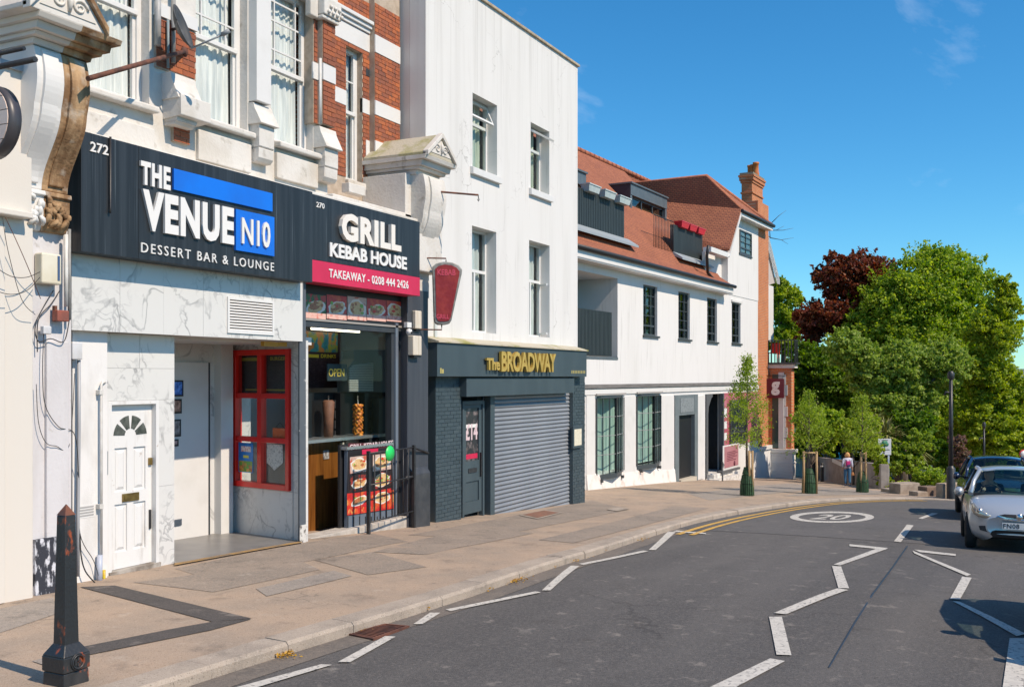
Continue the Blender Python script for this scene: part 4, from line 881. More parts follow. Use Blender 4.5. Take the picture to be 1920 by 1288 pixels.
V2 = .31
gu0, gu1 = F1.u(587.5, V2), F1.u(787, V2); gz1, gz0, gzr = F1.z(587, 364, V2), F1.z(587, 528, V2), F1.z(587, 487, V2)
gs = thing('grill_sign', 'black and crimson grill kebab house shop sign with white raised letters', 'sign', F1.P((gu0+gu1)/2, .1, gz0))
mb = MB(F1); mb.box(gu0-.1, gu1, .0, V2, gzr, gz1); mb.build('sign_panel', sign_bk, gs, bevel=.004)
crim = M('crimson_panel', (.60, .018, .075), .4, (.52, .015, .065), 2)
mb = MB(F1); mb.box(gu0-.1, gu1, .0, V2+.004, gz0, gzr-.002); mb.build('crimson_band', crim, gs, bevel=.004)
T(gs, '270', 593.5, 608.5, 378.5, 388.5, V2, .01, let_s, .01)
T(gs, 'GRILL', 641, 752.5, 397, 450, V2, .065, M('ivory_letter', (.76, .72, .66), .4), .045, 1.08)
T(gs, 'KEBAB HOUSE', 619, 763, 454, 481, V2, .025, let_w, .035)
T(gs, 'TAKEAWAY - 0208 444 2426', 617, 766, 503.5, 520, V2+.004, .01, let_w, .015, 1.1)

# ================================================================== party-wall consoles with pediments
def scroll_prof(vf, zt, zb, vb):      # S-shaped console profile
    h = zt-zb; pts = [(vb, zt), (vf-.04, zt)]
    for t in [i/22 for i in range(23)]:
        b = (vf if t < .45 else vf)
        v = vf-.02+.05*math.sin(min(t/.42, 1)*math.pi)*(1 if t < .42 else 0) if t < .42 else vf-.02-(.30)*(1-math.cos((t-.42)/.58*math.pi))/2
        pts.append((v, zt-.02-h*t*.98))
    return pts+[(vb, zb)]
def console(root, u0, u1, vf, zt, zb, vb, mats, zc, vc, uc0, uc1, ztop, block=True, halves=True):
    um = (u0+u1)/2 if halves else u1
    prof = scroll_prof(vf, zt, zb, vb); vbot = prof[-2][0]
    for (a, b, m_) in ((u0, um, mats[0]), (um, u1, mats[1])):
        if b-a < .02: continue
        mb = MB(F1); mb.ext_u(prof, a+.001, b-.001, False); mb.build('scroll', m_, root, bevel=.012)
        # raised reed down the face
        mb = MB(F1); pr = scroll_prof(vf+.035, zt-.03, zb+.06, vb); w_ = b-a; mb.ext_u(pr, a+w_*.22, b-w_*.22); mb.build('scroll_reed', m_, root, bevel=.014)
        if block:
            mb = MB(F1); zz = zb-.004; mb.ext_u([(vb, zz), (vbot+.06, zz), (vbot+.07, zz-.05), (vbot+.035, zz-.06), (vbot+.03, zz-.30), (vbot-.03, zz-.42), (vb, zz-.42)], a+.001, b-.001); mb.build('foot', m_, root, bevel=.012)
            for k in range(20):     # acanthus leaves, curled ribs of stone
                x = a+w_*random.uniform(.1, .9); z_ = zz-random.uniform(.08, .34); L_ = random.uniform(.07, .14); an_ = random.uniform(-.9, .9); mb = MB(F1)
                mb.tube([(x-L_*.5*math.sin(an_)+L_*.5*math.sin(an_)*2*t, vbot+.02+.05*math.sin(t*2.6), z_+L_*(t-.5)*math.cos(an_)) for t in (0, .3, .6, .85, 1)], [.012, .026, .03, .022, .008], 6); mb.build('carved_leaf', m_, root)
    # cornice courses
    steps = [(0, .10, .06), (.105, .17, .16), (.175, .30, .24), (.305, .40, .34)]
    H = zc-zt
    for (z0, z1, o) in steps:
        for (a, b, m_) in ((u0-o*.55, um, mats[2]), (um, u1+o*.55, mats[3])):
            if b-a < .02: continue
            mb = MB(F1); mb.ext_u([(VD, zt+H*z0/.4), (vc-.34+o, zt+H*z0/.4), (vc-.34+o+.03, zt+H*z1/.4), (VD, zt+H*z1/.4)], a+.001, b-.001); mb.build('cornice', m_, root, bevel=.006)
    # gabled roof
    uc = (uc0+uc1)/2
    mb = MB(F1); mb.ext_v([(uc0, zc+.003), (uc1, zc+.003), (uc1, zc+.05), (uc, ztop), (uc0, zc+.05)], VD, vc+.02); mb.build('pediment', mats[4], root, bevel=.01)
    mb = MB(F1); mb.ext_v([(uc0+.14, zc+.07), (uc1-.14, zc+.07), (uc, ztop-.12)], vc+.021, vc+.03); mb.build('tympanum', mats[2], root)
    for sg, (a, b, m_) in enumerate(((uc0, uc, mats[2]), (uc, uc1, mats[3]))):
        mb = MB(F1)
        z0, z1 = (zc+.05, ztop) if sg == 0 else (ztop, zc+.05)
        mb.hexa([(a, vc-.05, z0-.07), (b, vc-.05, z1-.07), (b, vc+.07, z1-.07), (a, vc+.07, z0-.07), (a, vc-.05, z0+.02), (b, vc-.05, z1+.02), (b, vc+.07, z1+.02), (a, vc+.07, z0+.02)]); mb.build('raking_moulding', m_, root, bevel=.01)
    for sg in (-1, 1):
        mb = MB(F1); mb.tube([(uc+sg*(.13+(.10-.0045*t)*math.cos(t*.5)), vc+.036, zc+.17+(.085-.004*t)*math.sin(t*.5)) for t in range(20)], [.02-.0006*t for t in range(20)], 6); mb.build('carved_scroll', mats[2], root)
    mb = MB(F1); mb.tube([(uc, vc+.036, zc+.09), (uc+.01, vc+.045, zc+.2), (uc, vc+.036, zc+.32)], [.02, .035, .01], 6); mb.build('carved_leaf', mats[2], root)
vc1 = 1.0; a, b = F1.u(66, .72), F1.u(158, .66)
zt = F1.z(110, 97, .72); zb = F1.z(110, 362, .46)
k1 = thing('console', 'tall scrolled console, half white paint half bare brown stone, left of the black sign', 'console', F1.P((a+b)/2, .4, zb))
console(k1, a, b, .72, zt, zb, .2, [white_p, stone_b, cream_p, stone_b, white_g], F1.z(120, 38, vc1), vc1, F1.u(48, vc1), F1.u(197, vc1), F1.z(120, 38, vc1)+.62)
vc2 = .42; a, b = F1.u(799, .34), F1.u(838, .34)
zt = F1.z(810, 330, .3); zb = F1.z(800, 498, .0)
k2 = thing('console', 'white scrolled console bracket with mossy gabled cap, left of the white house', 'console', F1.P((a+b)/2, .1, zb))
console(k2, a, b, .30, zt, zb, -.25, [white_g, white_g, white_g, white_g, mossy], F1.z(800, 290, vc2), vc2, F1.u(797, vc2), F1.u(851, vc2), F1.z(824, 252, vc2), block=False, halves=False)
mb = MB(F1); mb.box(a-.18, b-.1, VD, .02, zb-.6, zt); mb.build('console_body', white_g, k2, bevel=.01)
mb = MB(F1); mb.box(a-.22, a+.05, -.3, .08, F1.z(797, 545, .0), F1.z(797, 488, .0)); mb.build('foot', white_g, k2, bevel=.02)

# strip wall beneath the left console
sw = thing('party_wall', 'grubby off-white party wall strip hung with cables between the cream and marble shops', 'wall', F1.P(F1.u(95, .3), .3, zp(7.4)))
s0, s1 = F1.u(62.5, .33), F1.u(131, .30)
mb = MB(F1); mb.box(s0-.1, s1, -.5, .32, zp(7.4)-.2, F1.z(100, 430, .3)); mb.build('plaster', grey_w, sw)
mb = MB(F1); mb.box(F1.u(88, .36), F1.u(129, .36), .32, .36, zp(7.4)-.2, F1.z(100, 640, .3)); mb.build('plaster_panel', grey_w, sw, bevel=.01)
mb = MB(F1); bx(mb, F1, 66, 108, 1012, 1125, .33, .372); mb.build('peeling_plinth', M('peeling_black_paint', (.03, .033, .045), .7, (.62, .63, .68), 9, .50, .60, (2, 2, .8), bump=.3), sw)
mb = MB(F1); mb.box(F1.u(131, .2), F1.u(137, .2), -.3, .1, zp(7.6)-.2, F1.z(133, 440, .2)); mb.build('gap_lining', M('dark_gap', (.05, .045, .04), .9), sw)
# things on the strip wall
al = thing('alarm_box', 'cream alarm box on the party wall under the left console', 'alarm box', F1.P(F1.u(97, .45), .33, F1.z(97, 532, .4)))
mb = MB(F1); bx(mb, F1, 79, 116, 473, 531, .323, .45); mb.build('cover', M('aged_cream_plastic', (.70, .66, .54), .4, (.62, .56, .42), 3), al, bevel=.018)
mb = MB(F1); bx(mb, F1, 108.5, 112.5, 480, 526, .4505, .456); mb.build('strip', M('navy_strip', (.06, .10, .20), .4), al)
jb = thing('junction_box', 'rust red electrical junction box on the grubby party wall', 'junction box', F1.P(F1.u(115, .44), .36, F1.z(115, 602, .4)))
mb = MB(F1); bx(mb, F1, 108, 130, 581, 602, .362, .45); mb.build('box', M('rust_red_box', (.30, .085, .055), .6, (.2, .07, .05), 6), jb, bevel=.01)
mb = MB(F1); bx(mb, F1, 102.5, 107.5, 573, 603, .362, .40); mb.build('lug', rust, jb)
jg = thing('meter_box', 'pale grey meter box at the top of the white side pier', 'meter box', F1.P(F1.u(146, .2), .1, F1.z(146, 674, .2)))
mb = MB(F1); bx(mb, F1, 136, 155, 641, 674, .102, .20); mb.build('box', M('pale_grey_box', (.62, .63, .65), .5, (.5, .5, .5), 4), jg, bevel=.012)
jg2 = thing('connection_box', 'small grey connection box below the rusty junction box', 'connection box', F1.P(F1.u(90, .38), .36, F1.z(90, 626, .38)))
mb = MB(F1); bx(mb, F1, 82, 97, 611, 626, .363, .42); mb.build('box', MAT['pale_grey_box'], jg2, bevel=.008)
def pipe(nm, pts, r, mat, label, cat, n=8, group=None):
    mb = MB(F1); mb.tube(pts, r, n); return tag(mb.build(nm, mat, loc=F1.P(*pts[-1])), label, cat, group)
def pp(x, y, v): u, z = F1.uz(x, y, v); return (u, v, z)
pipe('conduit', [pp(124, 440, .42), pp(124, 575, .42)], .022, pipe_w, 'pale vertical conduit running into the rust red junction box', 'pipe')
pipe('conduit', [pp(130, 430, .40), pp(130, 600, .40)], .018, M('grey_pipe', (.33, .33, .32), .5, (.2, .2, .19), 5), 'grey vertical conduit beside the pale one at the sign end', 'pipe')
dp = thing('drain_pipe', 'slim white drain pipe left of the white street door', 'pipe', F1.P(F1.u(189, .14), .14, zp(8.3)))
mb = MB(F1); mb.tube([pp(200, 717, .06), pp(192, 717, .14), pp(190, 722, .15), pp(190, 1045, .15)], .015, 10); mb.build('pipe', pipe_w, dp)
mb = MB(F1); mb.tube([pp(187, 1040, .15), pp(186, 1094, .17)], [.032, .036], 10); mb.build('shoe', M('blue_grey_pipe', (.42, .46, .55), .45), dp)
for y in (735, 949): mb = MB(F1); mb.box(F1.u(185, .15), F1.u(192, .15), .10, .17, F1.z(188, y+5, .15), F1.z(188, y-4, .15)); mb.build('bracket', pipe_w, dp, bevel=.004)
pipe('gas_pipe', [pp(148, 675, .15), pp(148, 800, .15), pp(146, 960, .15), pp(146, 1080, .15)], .02, M('grey_lead_pipe', (.35, .36, .38), .5), 'grey pipe dropping from the meter box down the white pier', 'pipe')
mb = MB(F1); mb.tube([pp(195, 1068, .12), pp(195, 1093, .13)], .018, 8); mb.tube([pp(194, 1000, .06), pp(194, 1030, .06)], .02, 8); tag(mb.build('yellow_pipe_stub', M('yellow_plastic', (.62, .50, .03), .4, (.5, .25, .03), 20), loc=F1.P(F1.u(195, .13), .13, F1.z(195, 1093, .13))), 'short yellow pipe stub at the foot of the white street door', 'pipe')
gv = thing('air_brick', 'white slotted air brick low on the white side pier', 'vent', F1.P(F1.u(160, .1), .1, F1.z(160, 970, .1)))
for k in range(4): mb = MB(F1); bx(mb, F1, 147, 176, 951+k*5.2, 953.6+k*5.2, .101, .108); mb.build('slot', M('slot_grey', (.38, .37, .36), .8), gv)
mb = MB(F1); mb.box(F1.u(144, .1), F1.u(178, .1), .0995, .103, F1.z(144, 973, .1), F1.z(144, 948, .1)); mb.build('plate', white_p, gv)
def cable(pts, r=.007, label='loose black cable', nm='cable', m_=cable_m):
    P = [Vector(p) for p in pts]; out = []
    for i in range(len(P)-1):
        p0, p1, p2, p3 = P[max(i-1, 0)], P[i], P[i+1], P[min(i+2, len(P)-1)]
        for t in [j/6 for j in range(6)]:
            out.append(tuple(.5*((2*p1)+(-p0+p2)*t+(2*p0-5*p1+4*p2-p3)*t*t+(-p0+3*p1-3*p2+p3)*t**3)))
    out.append(tuple(P[-1])); mb = MB(F1); mb.tube(out, r, 5); return tag(mb.build(nm, m_, loc=F1.P(*pts[0])), label, 'cable', 'cables on the party wall')
cable([pp(100, 545, .36), pp(82, 575, .36), pp(66, 610, .37), pp(72, 640, .38), pp(95, 635, .4), pp(120, 640, .4), pp(130, 600, .4)], .006, 'black cable looping from the alarm box to the junction box')
cable([pp(82, 625, .38), pp(80, 700, .38), pp(85, 760, .38), pp(110, 800, .38), pp(140, 815, .3), pp(148, 900, .16), pp(150, 1000, .16), pp(175, 1050, .16), pp(185, 1080, .18)], .0045, 'thin cable curving down from the connection box to the ground')
cable([pp(68, 720, .38), pp(72, 790, .38), pp(85, 828, .38), pp(105, 836, .38), pp(130, 834, .32), pp(140, 700, .2)], .004, 'sagging thin cable low on the party wall')
cable([pp(112, 545, .36), pp(96, 570, .36), pp(72, 600, .37), pp(70, 660, .37)], .006, 'short black cable under the alarm box')
cable([pp(-10, 545, .60), pp(20, 552, .60), pp(50, 545, .58), pp(75, 520, .5)], .004, 'thin dark cable crossing the cream pilaster, lowest')
cable([pp(-10, 500, .60), pp(20, 518, .60), pp(50, 520, .58), pp(75, 510, .5)], .004, 'thin dark cable crossing the cream pilaster, middle')
cable([pp(5, 408, .60), pp(15, 470, .60), pp(40, 560, .58), pp(66, 590, .5)], .0035, 'thin dark cable hanging down across the cream pilaster')
cable([pp(10, 408, .6), pp(30, 450, .6), pp(52, 500, .58), pp(76, 560, .45)], .004, 'reddish thin cable hanging from the cream ledge', m_=rust)
cable([pp(150, 1000, .17), pp(152, 1040, .18), pp(160, 1070, .2), pp(178, 1092, .25)], .008, 'thick black cable at the foot of the white pier')

# round hanging sign with scrolled bracket, upper left corner
hs_ = thing('hanging_sign', 'round pale slatted hanging sign with red letters on a scrolled iron bracket', 'sign', pp(0, 240, 1.2))
c0 = pp(-16, 230, 1.15)
mb = MB(F1)
rad = .34
mb.lathe((c0[0], c0[1], c0[2]), [(rad-.02, -.06), (rad, -.06), (rad, .06), (rad-.02, .06)], 36, 'u'); mb.build('rim', M('dark_sign_rim', (.06, .055, .06), .4), hs_)
for k in range(5):
    z0, z1 = -rad+.02+k*.132, -rad+.02+(k+1)*.132-.008; pts = []
    for zz in (z0, (z0+z1)/2, z1): pts.append((math.sqrt(max(0, (rad-.025)**2-zz*zz)), zz))
    pr = [(a, b) for a, b in pts]+[(-a, b) for a, b in pts[::-1]]
    mb = MB(F1); n_ = len(pr); p = [(c0[0]-.068, c0[1]+q[0], c0[2]+q[1]) for q in pr]+[(c0[0]+.068, c0[1]+q[0], c0[2]+q[1]) for q in pr]
    mb.add(p, [(i, (i+1) % n_, n_+(i+1) % n_, n_+i) for i in range(n_)]+[tuple(range(n_))[::-1], tuple(range(n_, 2*n_))]); mb.build('board', M('pale_sign_board', (.74, .60, .53), .6, (.66, .53, .47), 5), hs_)
for ch, dz_ in (('O', .05), ('A', -.08)):
    mb = MB(F1); add_text(mb, ch, 0, 1, 0, 1, 0, .004, .01, fmap=lambda a, b, d: (c0[0]-.069-d, c0[1]+.13+.055*a, c0[2]+dz_+.085*b)); mb.build('letter', M('dark_red_letter', (.35, .02, .03), .5), hs_)
mb = MB(F1); y0 = pp(30, 175, 1.1)
mb.tube([(c0[0], .52, c0[2]+rad+.16), (c0[0], 1.75, c0[2]+rad+.16)], .028, 8); mb.tube([(c0[0], .52, c0[2]+rad+.28), (c0[0], 1.6, c0[2]+rad+.28)], .02, 8); mb.tube([(c0[0], 1.15, c0[2]+rad), (c0[0], 1.15, c0[2]+rad+.28)], .016, 6)
sp = [(c0[0], 1.15+.0+.02*t*math.cos(t*.8), c0[2]+rad+.36+.02*t*math.sin(t*.8)) for t in [q*.35 for q in range(22)]]; mb.tube(sp, .012, 6); mb.build('bracket', black_m, hs_)

# satellite dish, rods, pipes on the brick bay
sd_ = thing('satellite_dish', 'dark grey satellite dish on the brick pier between the upper windows', 'satellite dish', pp(338, 110, .0))
ctr = Vector(F1.P(*pp(343, 50, .25))); ax = Vector((.38, -.86, .34)).normalized(); t1 = ax.cross(Vector((0, 0, 1))).normalized(); t2 = t1.cross(ax)
mb = MB(); mb.grid(lambda a, b: tuple(ctr+(t1*math.cos(6.2832*b)*.21+t2*math.sin(6.2832*b)*.29)*a-ax*(.09*(1-a*a))), 6, 28); dish = mb.build('reflector', M('dish_grey', (.055, .058, .06), .55, (.13, .13, .13), 6, .5, .7), sd_)
dish.modifiers.new('s', 'SOLIDIFY').thickness = .012
mb = MB(); mb.tube([tuple(ctr-t2*.30), tuple(ctr-t2*.28+ax*.45)], .012, 6); mb.tube([tuple(ctr-t2*.28+ax*.43), tuple(ctr-t2*.26+ax*.54)], .03, 8); mb.build('receiver_arm', M('arm_grey', (.25, .27, .29), .5), sd_)
mb = MB(F1); p = pp(322, 56, -.2); mb.tube([p, (p[0], -.05, p[2])], .02, 8); cc = F1.P(0, 0, 0); mb.build('wall_mount', black_m, sd_)
mb = MB(); mb.tube([F1.P(p[0], -.05, p[2]), tuple(ctr-ax*.08)], .022, 8); mb.build('mast', black_m, sd_)
pr = thing('sign_rod', 'long rusty sign rod projecting from the brick pier over the black sign', 'rod', pp(348, 96, -.25))
a_ = pp(346, 97, -.23); b_ = pp(165, 148, .95)
mb = MB(F1); mb.tube([a_, b_], .028, 8); mb.build('rod', rust, pr); mb = MB(F1); mb.lathe((a_[0], a_[1]-.02, a_[2]), [(0, 0), (.06, 0), (.06, .03), (0, .04)], 10, 'v'); mb.build('fixing_plate', rust, pr)
for (x, yt, yb, r, m_, lab) in ((296, -20, 86, .04, M('grey_vent_pipe', (.42, .42, .41), .5, (.3, .3, .3), 8), 'grey pipe end on the brick pier, nearest the left sash window'), (315, 38, 128, .018, M('green_grey_pipe', (.20, .26, .28), .5), 'slim green-grey pipe on the brick pier'), (325, -20, 118, .03, MAT['grey_pipe'], 'dark grey pipe running down behind the satellite dish')):
    pipe('wall_pipe', [pp(x, yt, VB+.08), pp(x, yb, VB+.08)], r, m_, lab, 'pipe')
pr2 = thing('sign_rod', 'slender iron sign rod with hook beside the white gabled console', 'rod', pp(700, 352, -.7))
a_ = pp(695, 349, VD+.02); b_ = (F1.uz(897, 367, 1.6)[0], 1.6, F1.uz(897, 367, 1.6)[1])
b_ = (a_[0]+.15, VD+1.95, a_[2]-.0)
b_ = (F1.uz(897, 366, 1.0)[0], 1.0, F1.uz(897, 366, 1.0)[1])
mb = MB(F1); mb.tube([a_, b_], .018, 8); mb.build('rod', rust, pr2)
mb = MB(F1); mb.tube([b_, (b_[0], b_[1], b_[2]-.05), (b_[0]+.03, b_[1], b_[2]-.08), (b_[0], b_[1], b_[2]-.11), (b_[0]-.03, b_[1], b_[2]-.08)], .008, 6); mb.build('hook', black_m, pr2)
mb = MB(F1); mb.box(a_[0]-.08, a_[0]+.12, VD, VD+.06, a_[2]-.2, a_[2]+.2); mb.build('red_bracket', M('red_bracket', (.45, .02, .015), .5), pr2)

# ================================================================== kebab shop 270
VK = -.10
ku0, ku1 = F1.u(571, VK), F1.u(762, VK); kz = zp(14)-.15; kt = F1.z(571, 606, VK)
ks = thing('kebab_shop', 'open dark-framed kebab shop front under the grill sign', 'shop', F1.P((ku0+ku1)/2, VK, zp(13.8)))
mb = MB(F1); bx(mb, F1, 562, 574, 520, 1022, .165, .20, 563); mb.build('left_post', M('chipped_grey_post', (.085, .10, .12), .5, (.10, .115, .13), 3, col3=(.55, .53, .50), scale3=5, lo3=.66, hi3=.7), ks, bevel=.008)
mb = MB(F1); bx(mb, F1, 562.5, 573.5, 985, 1020, .2005, .21, 563); mb.build('post_foot', M('flaking_white', (.6, .58, .54), .8, (.15, .14, .13), 14, .5, .6), ks)
mb = MB(F1); mb.box(ku0-.05, ku1+.3, -.4, VK, F1.z(571, 597, VK), gz1-.3); mb.build('transom', M('shop_black', (.014, .015, .017), .5), ks)
mb = MB(F1); bx(mb, F1, 571, 762, 596, 600, VK-.1, VK+.02); mb.build('transom_sill', M('worn_grey_sill', (.30, .29, .27), .6), ks)
mb = MB(F1); bx(mb, F1, 571, 762, 601, 612, VK-.12, VK+.0); mb.build('head_frame', dgrey, ks)
pcs = [(571.5, 611, 550, 596), (612.5, 650, 552, 597.5), (651.5, 687, 555, 599), (688, 723.5, 559, 600.5), (724.5, 758, 563, 602)]
P_BREAD = M('print_bread', (.62, .38, .15), .35, (.72, .52, .28), 30); P_MEAT = M('print_meat', (.34, .11, .05), .35, (.50, .20, .08), 40); P_SAL = M('print_salad', (.12, .34, .04), .35, (.30, .48, .10), 50); P_TOM = M('print_tomato', (.62, .03, .02), .35); P_WHITE = M('print_white', (.74, .70, .64), .35)
def food_print(parent, x0, x1, yt, yb, v, bg_, seed, kind):
    rn = random.Random(seed); u0, u1 = F1.u(x0, v), F1.u(x1, v); z0, z1 = F1.z(x0, yb, v), F1.z(x0, yt, v); W, H_ = u1-u0, z1-z0
    mb = MB(F1); mb.box(u0, u1, v, v+.002, z0, z1); p_ = mb.build('food_photo', bg_, parent)
    lay = [0]
    def el(cx, cz, rx, rz, mat, nm='print', rot=0.):
        lay[0] += 1; n = 18; d = v+.002+.00035*lay[0]; pts = []
        for q in range(n):
            t = 6.2832*q/n; k_ = 1+.12*rn.uniform(-1, 1); x_, z_ = rx*math.cos(t)*k_, rz*math.sin(t)*k_; pts.append((u0+W*min(.98, max(.02, cx+x_*math.cos(rot)-z_*math.sin(rot))), z0+H_*min(.98, max(.02, cz+x_*math.sin(rot)+z_*math.cos(rot)))))
        m2 = MB(F1); m2.add([(a_, d, b_) for a_, b_ in pts], [tuple(range(n))]); m2.build(nm, mat, p_)
    if kind == 'burger':
        el(.5, .5, .44, .42, P_WHITE); el(.5, .28, .36, .14, P_BREAD); el(.5, .40, .40, .10, P_MEAT); el(.5, .49, .41, .07, P_SAL); el(.5, .54, .34, .05, P_TOM); el(.5, .68, .36, .20, P_BREAD)
    elif kind == 'wrap':
        el(.5, .45, .46, .30, P_WHITE, rot=.35); el(.5, .48, .38, .22, P_BREAD, rot=.35); el(.48, .52, .30, .13, P_MEAT, rot=.35)
    else:
        el(.5, .48, .46, .42, P_WHITE); el(.5, .48, .38, .34, P_BREAD)
    for q in range(9): el(.5+rn.uniform(-.30, .30), .52+rn.uniform(-.2, .2), rn.uniform(.05, .11), rn.uniform(.04, .09), rn.choice((P_MEAT, P_MEAT, P_SAL, P_TOM, P_BREAD)))
    return p_
bgs = [M('print_leafy', (.05, .12, .03), .35, (.45, .03, .03), 9, .5, .56), M('print_dark', (.03, .02, .02), .35, (.35, .04, .03), 7, .5, .6), M('print_pale', (.55, .42, .36), .35, (.5, .1, .06), 6, .5, .62), M('print_red', (.50, .02, .025), .35, (.62, .12, .03), 6, .5, .62)]
for k, (a, b, yt, yb) in enumerate(pcs):
    fpn = food_print(ks, a, b, yt, yb, VK+.0, bgs[(0, 3, 2, 3, 3)[k]], k, ('wrap', 'wrap', 'plate', 'wrap', 'plate')[k])
    mb = MB(F1); bx(mb, F1, a, b, yb-11, yb-.3, VK+.0088, VK+.0095); mb.build('caption_strip', M('pink_strip', (.72, .45, .38), .4, (.62, .2, .15), 12, .5, .65), fpn)
mb = MB(F1); bx(mb, F1, 734, 741, 606, 1000, VK-.15, VK-.02, 741); mb.build('right_jamb', dgrey, ks)
mb = MB(F1); bx(mb, F1, 742, 747, 606, 1000, VK-.08, VK+.02, 747); mb.build('shutter_guide', M('steel_guide', (.30, .34, .40), .35, metal=.6), ks)
mb = MB(F1); bx(mb, F1, 747.5, 762, 606, 1000, VK-.2, VK-.01, 760); mb.build('right_frame', M('shop_black2', (.02, .021, .024), .45), ks)
mb = MB(F1); bx(mb, F1, 733, 735.5, 614, 830, VK-.16, VK-.13, 734); mb.build('blue_led_strip', M('teal_strip', (.03, .32, .36), .5), ks)
# side pilaster with plinth
mb = MB(F1); bx(mb, F1, 764, 803, 545, 1000, -.2, .04, 790); mb.build('pilaster', M('blue_black_pilaster', (.045, .05, .062), .5, (.07, .075, .085), 2, .45, .75, (4, 4, .2), (.36, .25, .15), 4, .72, .8, (8, 8, .3)), ks, bevel=.01)
a, b = F1.u(775, .12), F1.u(806, .12); z1 = F1.z(780, 890, .12)
mb = MB(F1); mb.box(a, b, .0, .13, zp(15.2)-.2, z1); mb.ext_u([(.02, z1+.001), (.13, z1+.001), (.045, z1+.12), (.02, z1+.12)], a, b); mb.build('plinth', M('plinth_black', (.035, .038, .043), .5, (.06, .062, .066), 4), ks, bevel=.008)
# room
rz = zp(13.6)+.02; RV = -2.3
wallp = M('shop_wall_white', (.55, .58, .57), .6)
mb = MB(F1); mb.box(ku0-1.0, 16.4, RV-.1, RV, rz-.2, kt+.3); mb.build('back_wall', wallp, ks)
mb = MB(F1); mb.box(16.32, 16.4, RV, -.21, rz-.2, kt+.3); mb.build('side_wall', wallp, ks)
mb = MB(F1); mb.box(ku0-1.0, 16.32, RV, -.42, kt+.22, kt+.3); mb.build('ceiling', M('shop_ceiling', (.5, .5, .48), .8), ks)
mb = MB(F1); mb.box(ku0-.6, 16.32, RV, VK-.22, rz-.2, rz); mb.build('floor', M('brown_tiles', (.20, .13, .09), .5, (.14, .09, .07), 5), ks)
mb = MB(F1); mb.box(ku0, ku1, VK-.2, VK+.12, rz-.3, zp(13.2)+.075); mb.build('doorstep', M('pale_step', (.50, .46, .41), .8, (.36, .33, .29), 6), ks, bevel=.01)
def inn(nm, x0, x1, yt, yb, v, th, mat, label, cat, bevel=0, xr=None):
    mb = MB(F1); bx(mb, F1, x0, x1, yt, yb, v, v+th, xr); return tag(mb.build(nm, mat, loc=F1.P(F1.u((x0+x1)/2, v), v, F1.z(x0, yb, v)), bevel=bevel), label, cat)
VM = -1.5
mb_ = inn('menu_board', 560, 637, 618, 728, VM, .03, M('menu_maroon', (.035, .018, .022), .4, (.12, .09, .10), 40, .55, .66, (.4, .4, 3)), 'dark maroon illuminated menu board inside the kebab shop', 'menu')
mb = MB(F1); bx(mb, F1, 573, 633, 621, 659, VM+.031, VM+.036); mb.build('food_photo', foodpic('menu_food', (.01, .16, .24), [(.4, .25, .03), (.25, .3, .04), (.45, .2, .05), (.05, .25, .3)], 9), mb_)
mb = MB(F1); add_text(mb, 'DRINKS', F1.u(602, VM+.036), F1.u(630, VM+.036), F1.z(602, 671, VM), F1.z(602, 664, VM), VM+.031, .004, .01); bx(mb, F1, 574, 598, 664, 670, VM+.031, VM+.035); mb.build('yellow_title', M('menu_yellow', (.55, .47, .04), .5), mb_)
op = inn('open_sign', 614, 651, 682, 714, -.8, .02, M('open_back', (.03, .045, .05), .4), 'dark open sign hanging in the kebab shop', 'sign')
mb = MB(F1); add_text(mb, 'OPEN', F1.u(617, -.77), F1.u(646, -.77), F1.z(617, 706, -.77), F1.z(617, 691, -.77), -.779, .006, 0.); mb.build('lettering', M('amber_letters', (.42, .34, .06), .5, emit=(.5, .4, .05, .15)), op)
lt = inn('strip_light', 587, 675, 614, 618, -1.2, .05, M('tube_light', (.85, .8, .65), .4, emit=(1., .9, .68, 3.0)), 'long fluorescent strip light on the kebab shop ceiling', 'light')
hd = thing('extractor_hood', 'perforated steel extractor hood above the kebab grill', 'hood', F1.P(F1.u(700, -1.8), -1.8, F1.z(700, 735, -1.8)))
pts = [F1.uz(x, y, -.9) for x, y in ((654, 735), (735, 735), (735, 656), (664, 656), (664, 673), (652, 690))]
mb = MB(F1); mb.ext_v(pts, -1.15, -.9); mb.build('canopy', M('dull_hood_grey', (.09, .105, .10), .6), hd)
mb = MB(F1); pts = [F1.uz(x, y, -.89) for x, y in ((655, 734), (700, 734), (700, 680), (662, 684), (655, 692))]; mb.ext_v(pts, -.899, -.89)
m_, n_, b_n, _o = newmat('perforated_steel'); ch = node(n_, 'ShaderNodeTexChecker'); ch.inputs['Scale'].default_value = 46; ch.inputs['Color1'].default_value = (.62, .68, .64, 1); ch.inputs['Color2'].default_value = (.10, .12, .12, 1)
mpn = node(n_, 'ShaderNodeMapping'); mpn.inputs['Rotation'].default_value = (0, R(45), 0); tcn = node(n_, 'ShaderNodeTexCoord'); n_.links.new(tcn.outputs['Object'], mpn.inputs[0]); n_.links.new(mpn.outputs[0], ch.inputs[0]); n_.links.new(ch.outputs[0], b_n.inputs['Base Color']); b_n.inputs['Metallic'].default_value = .3; b_n.inputs['Roughness'].default_value = .4
mb.build('filter_mesh', m_, hd)
gr = thing('kebab_grill', 'black vertical kebab grill with two cooking bays', 'grill', F1.P(F1.u(650, -1.6), -1.6, F1.z(650, 828, -1.4)))
blk = M('grill_black', (.012, .012, .013), .35)
mb = MB(F1); bx(mb, F1, 560, 736, 737, 834, -1.25, -1.1, 570); mb.build('back_panel', blk, gr)
for x in (577, 638, 684, 733): mb = MB(F1); bx(mb, F1, x, x+8, 737, 830, -1.1, -.95, x); mb.build('side_cheek', blk, gr)
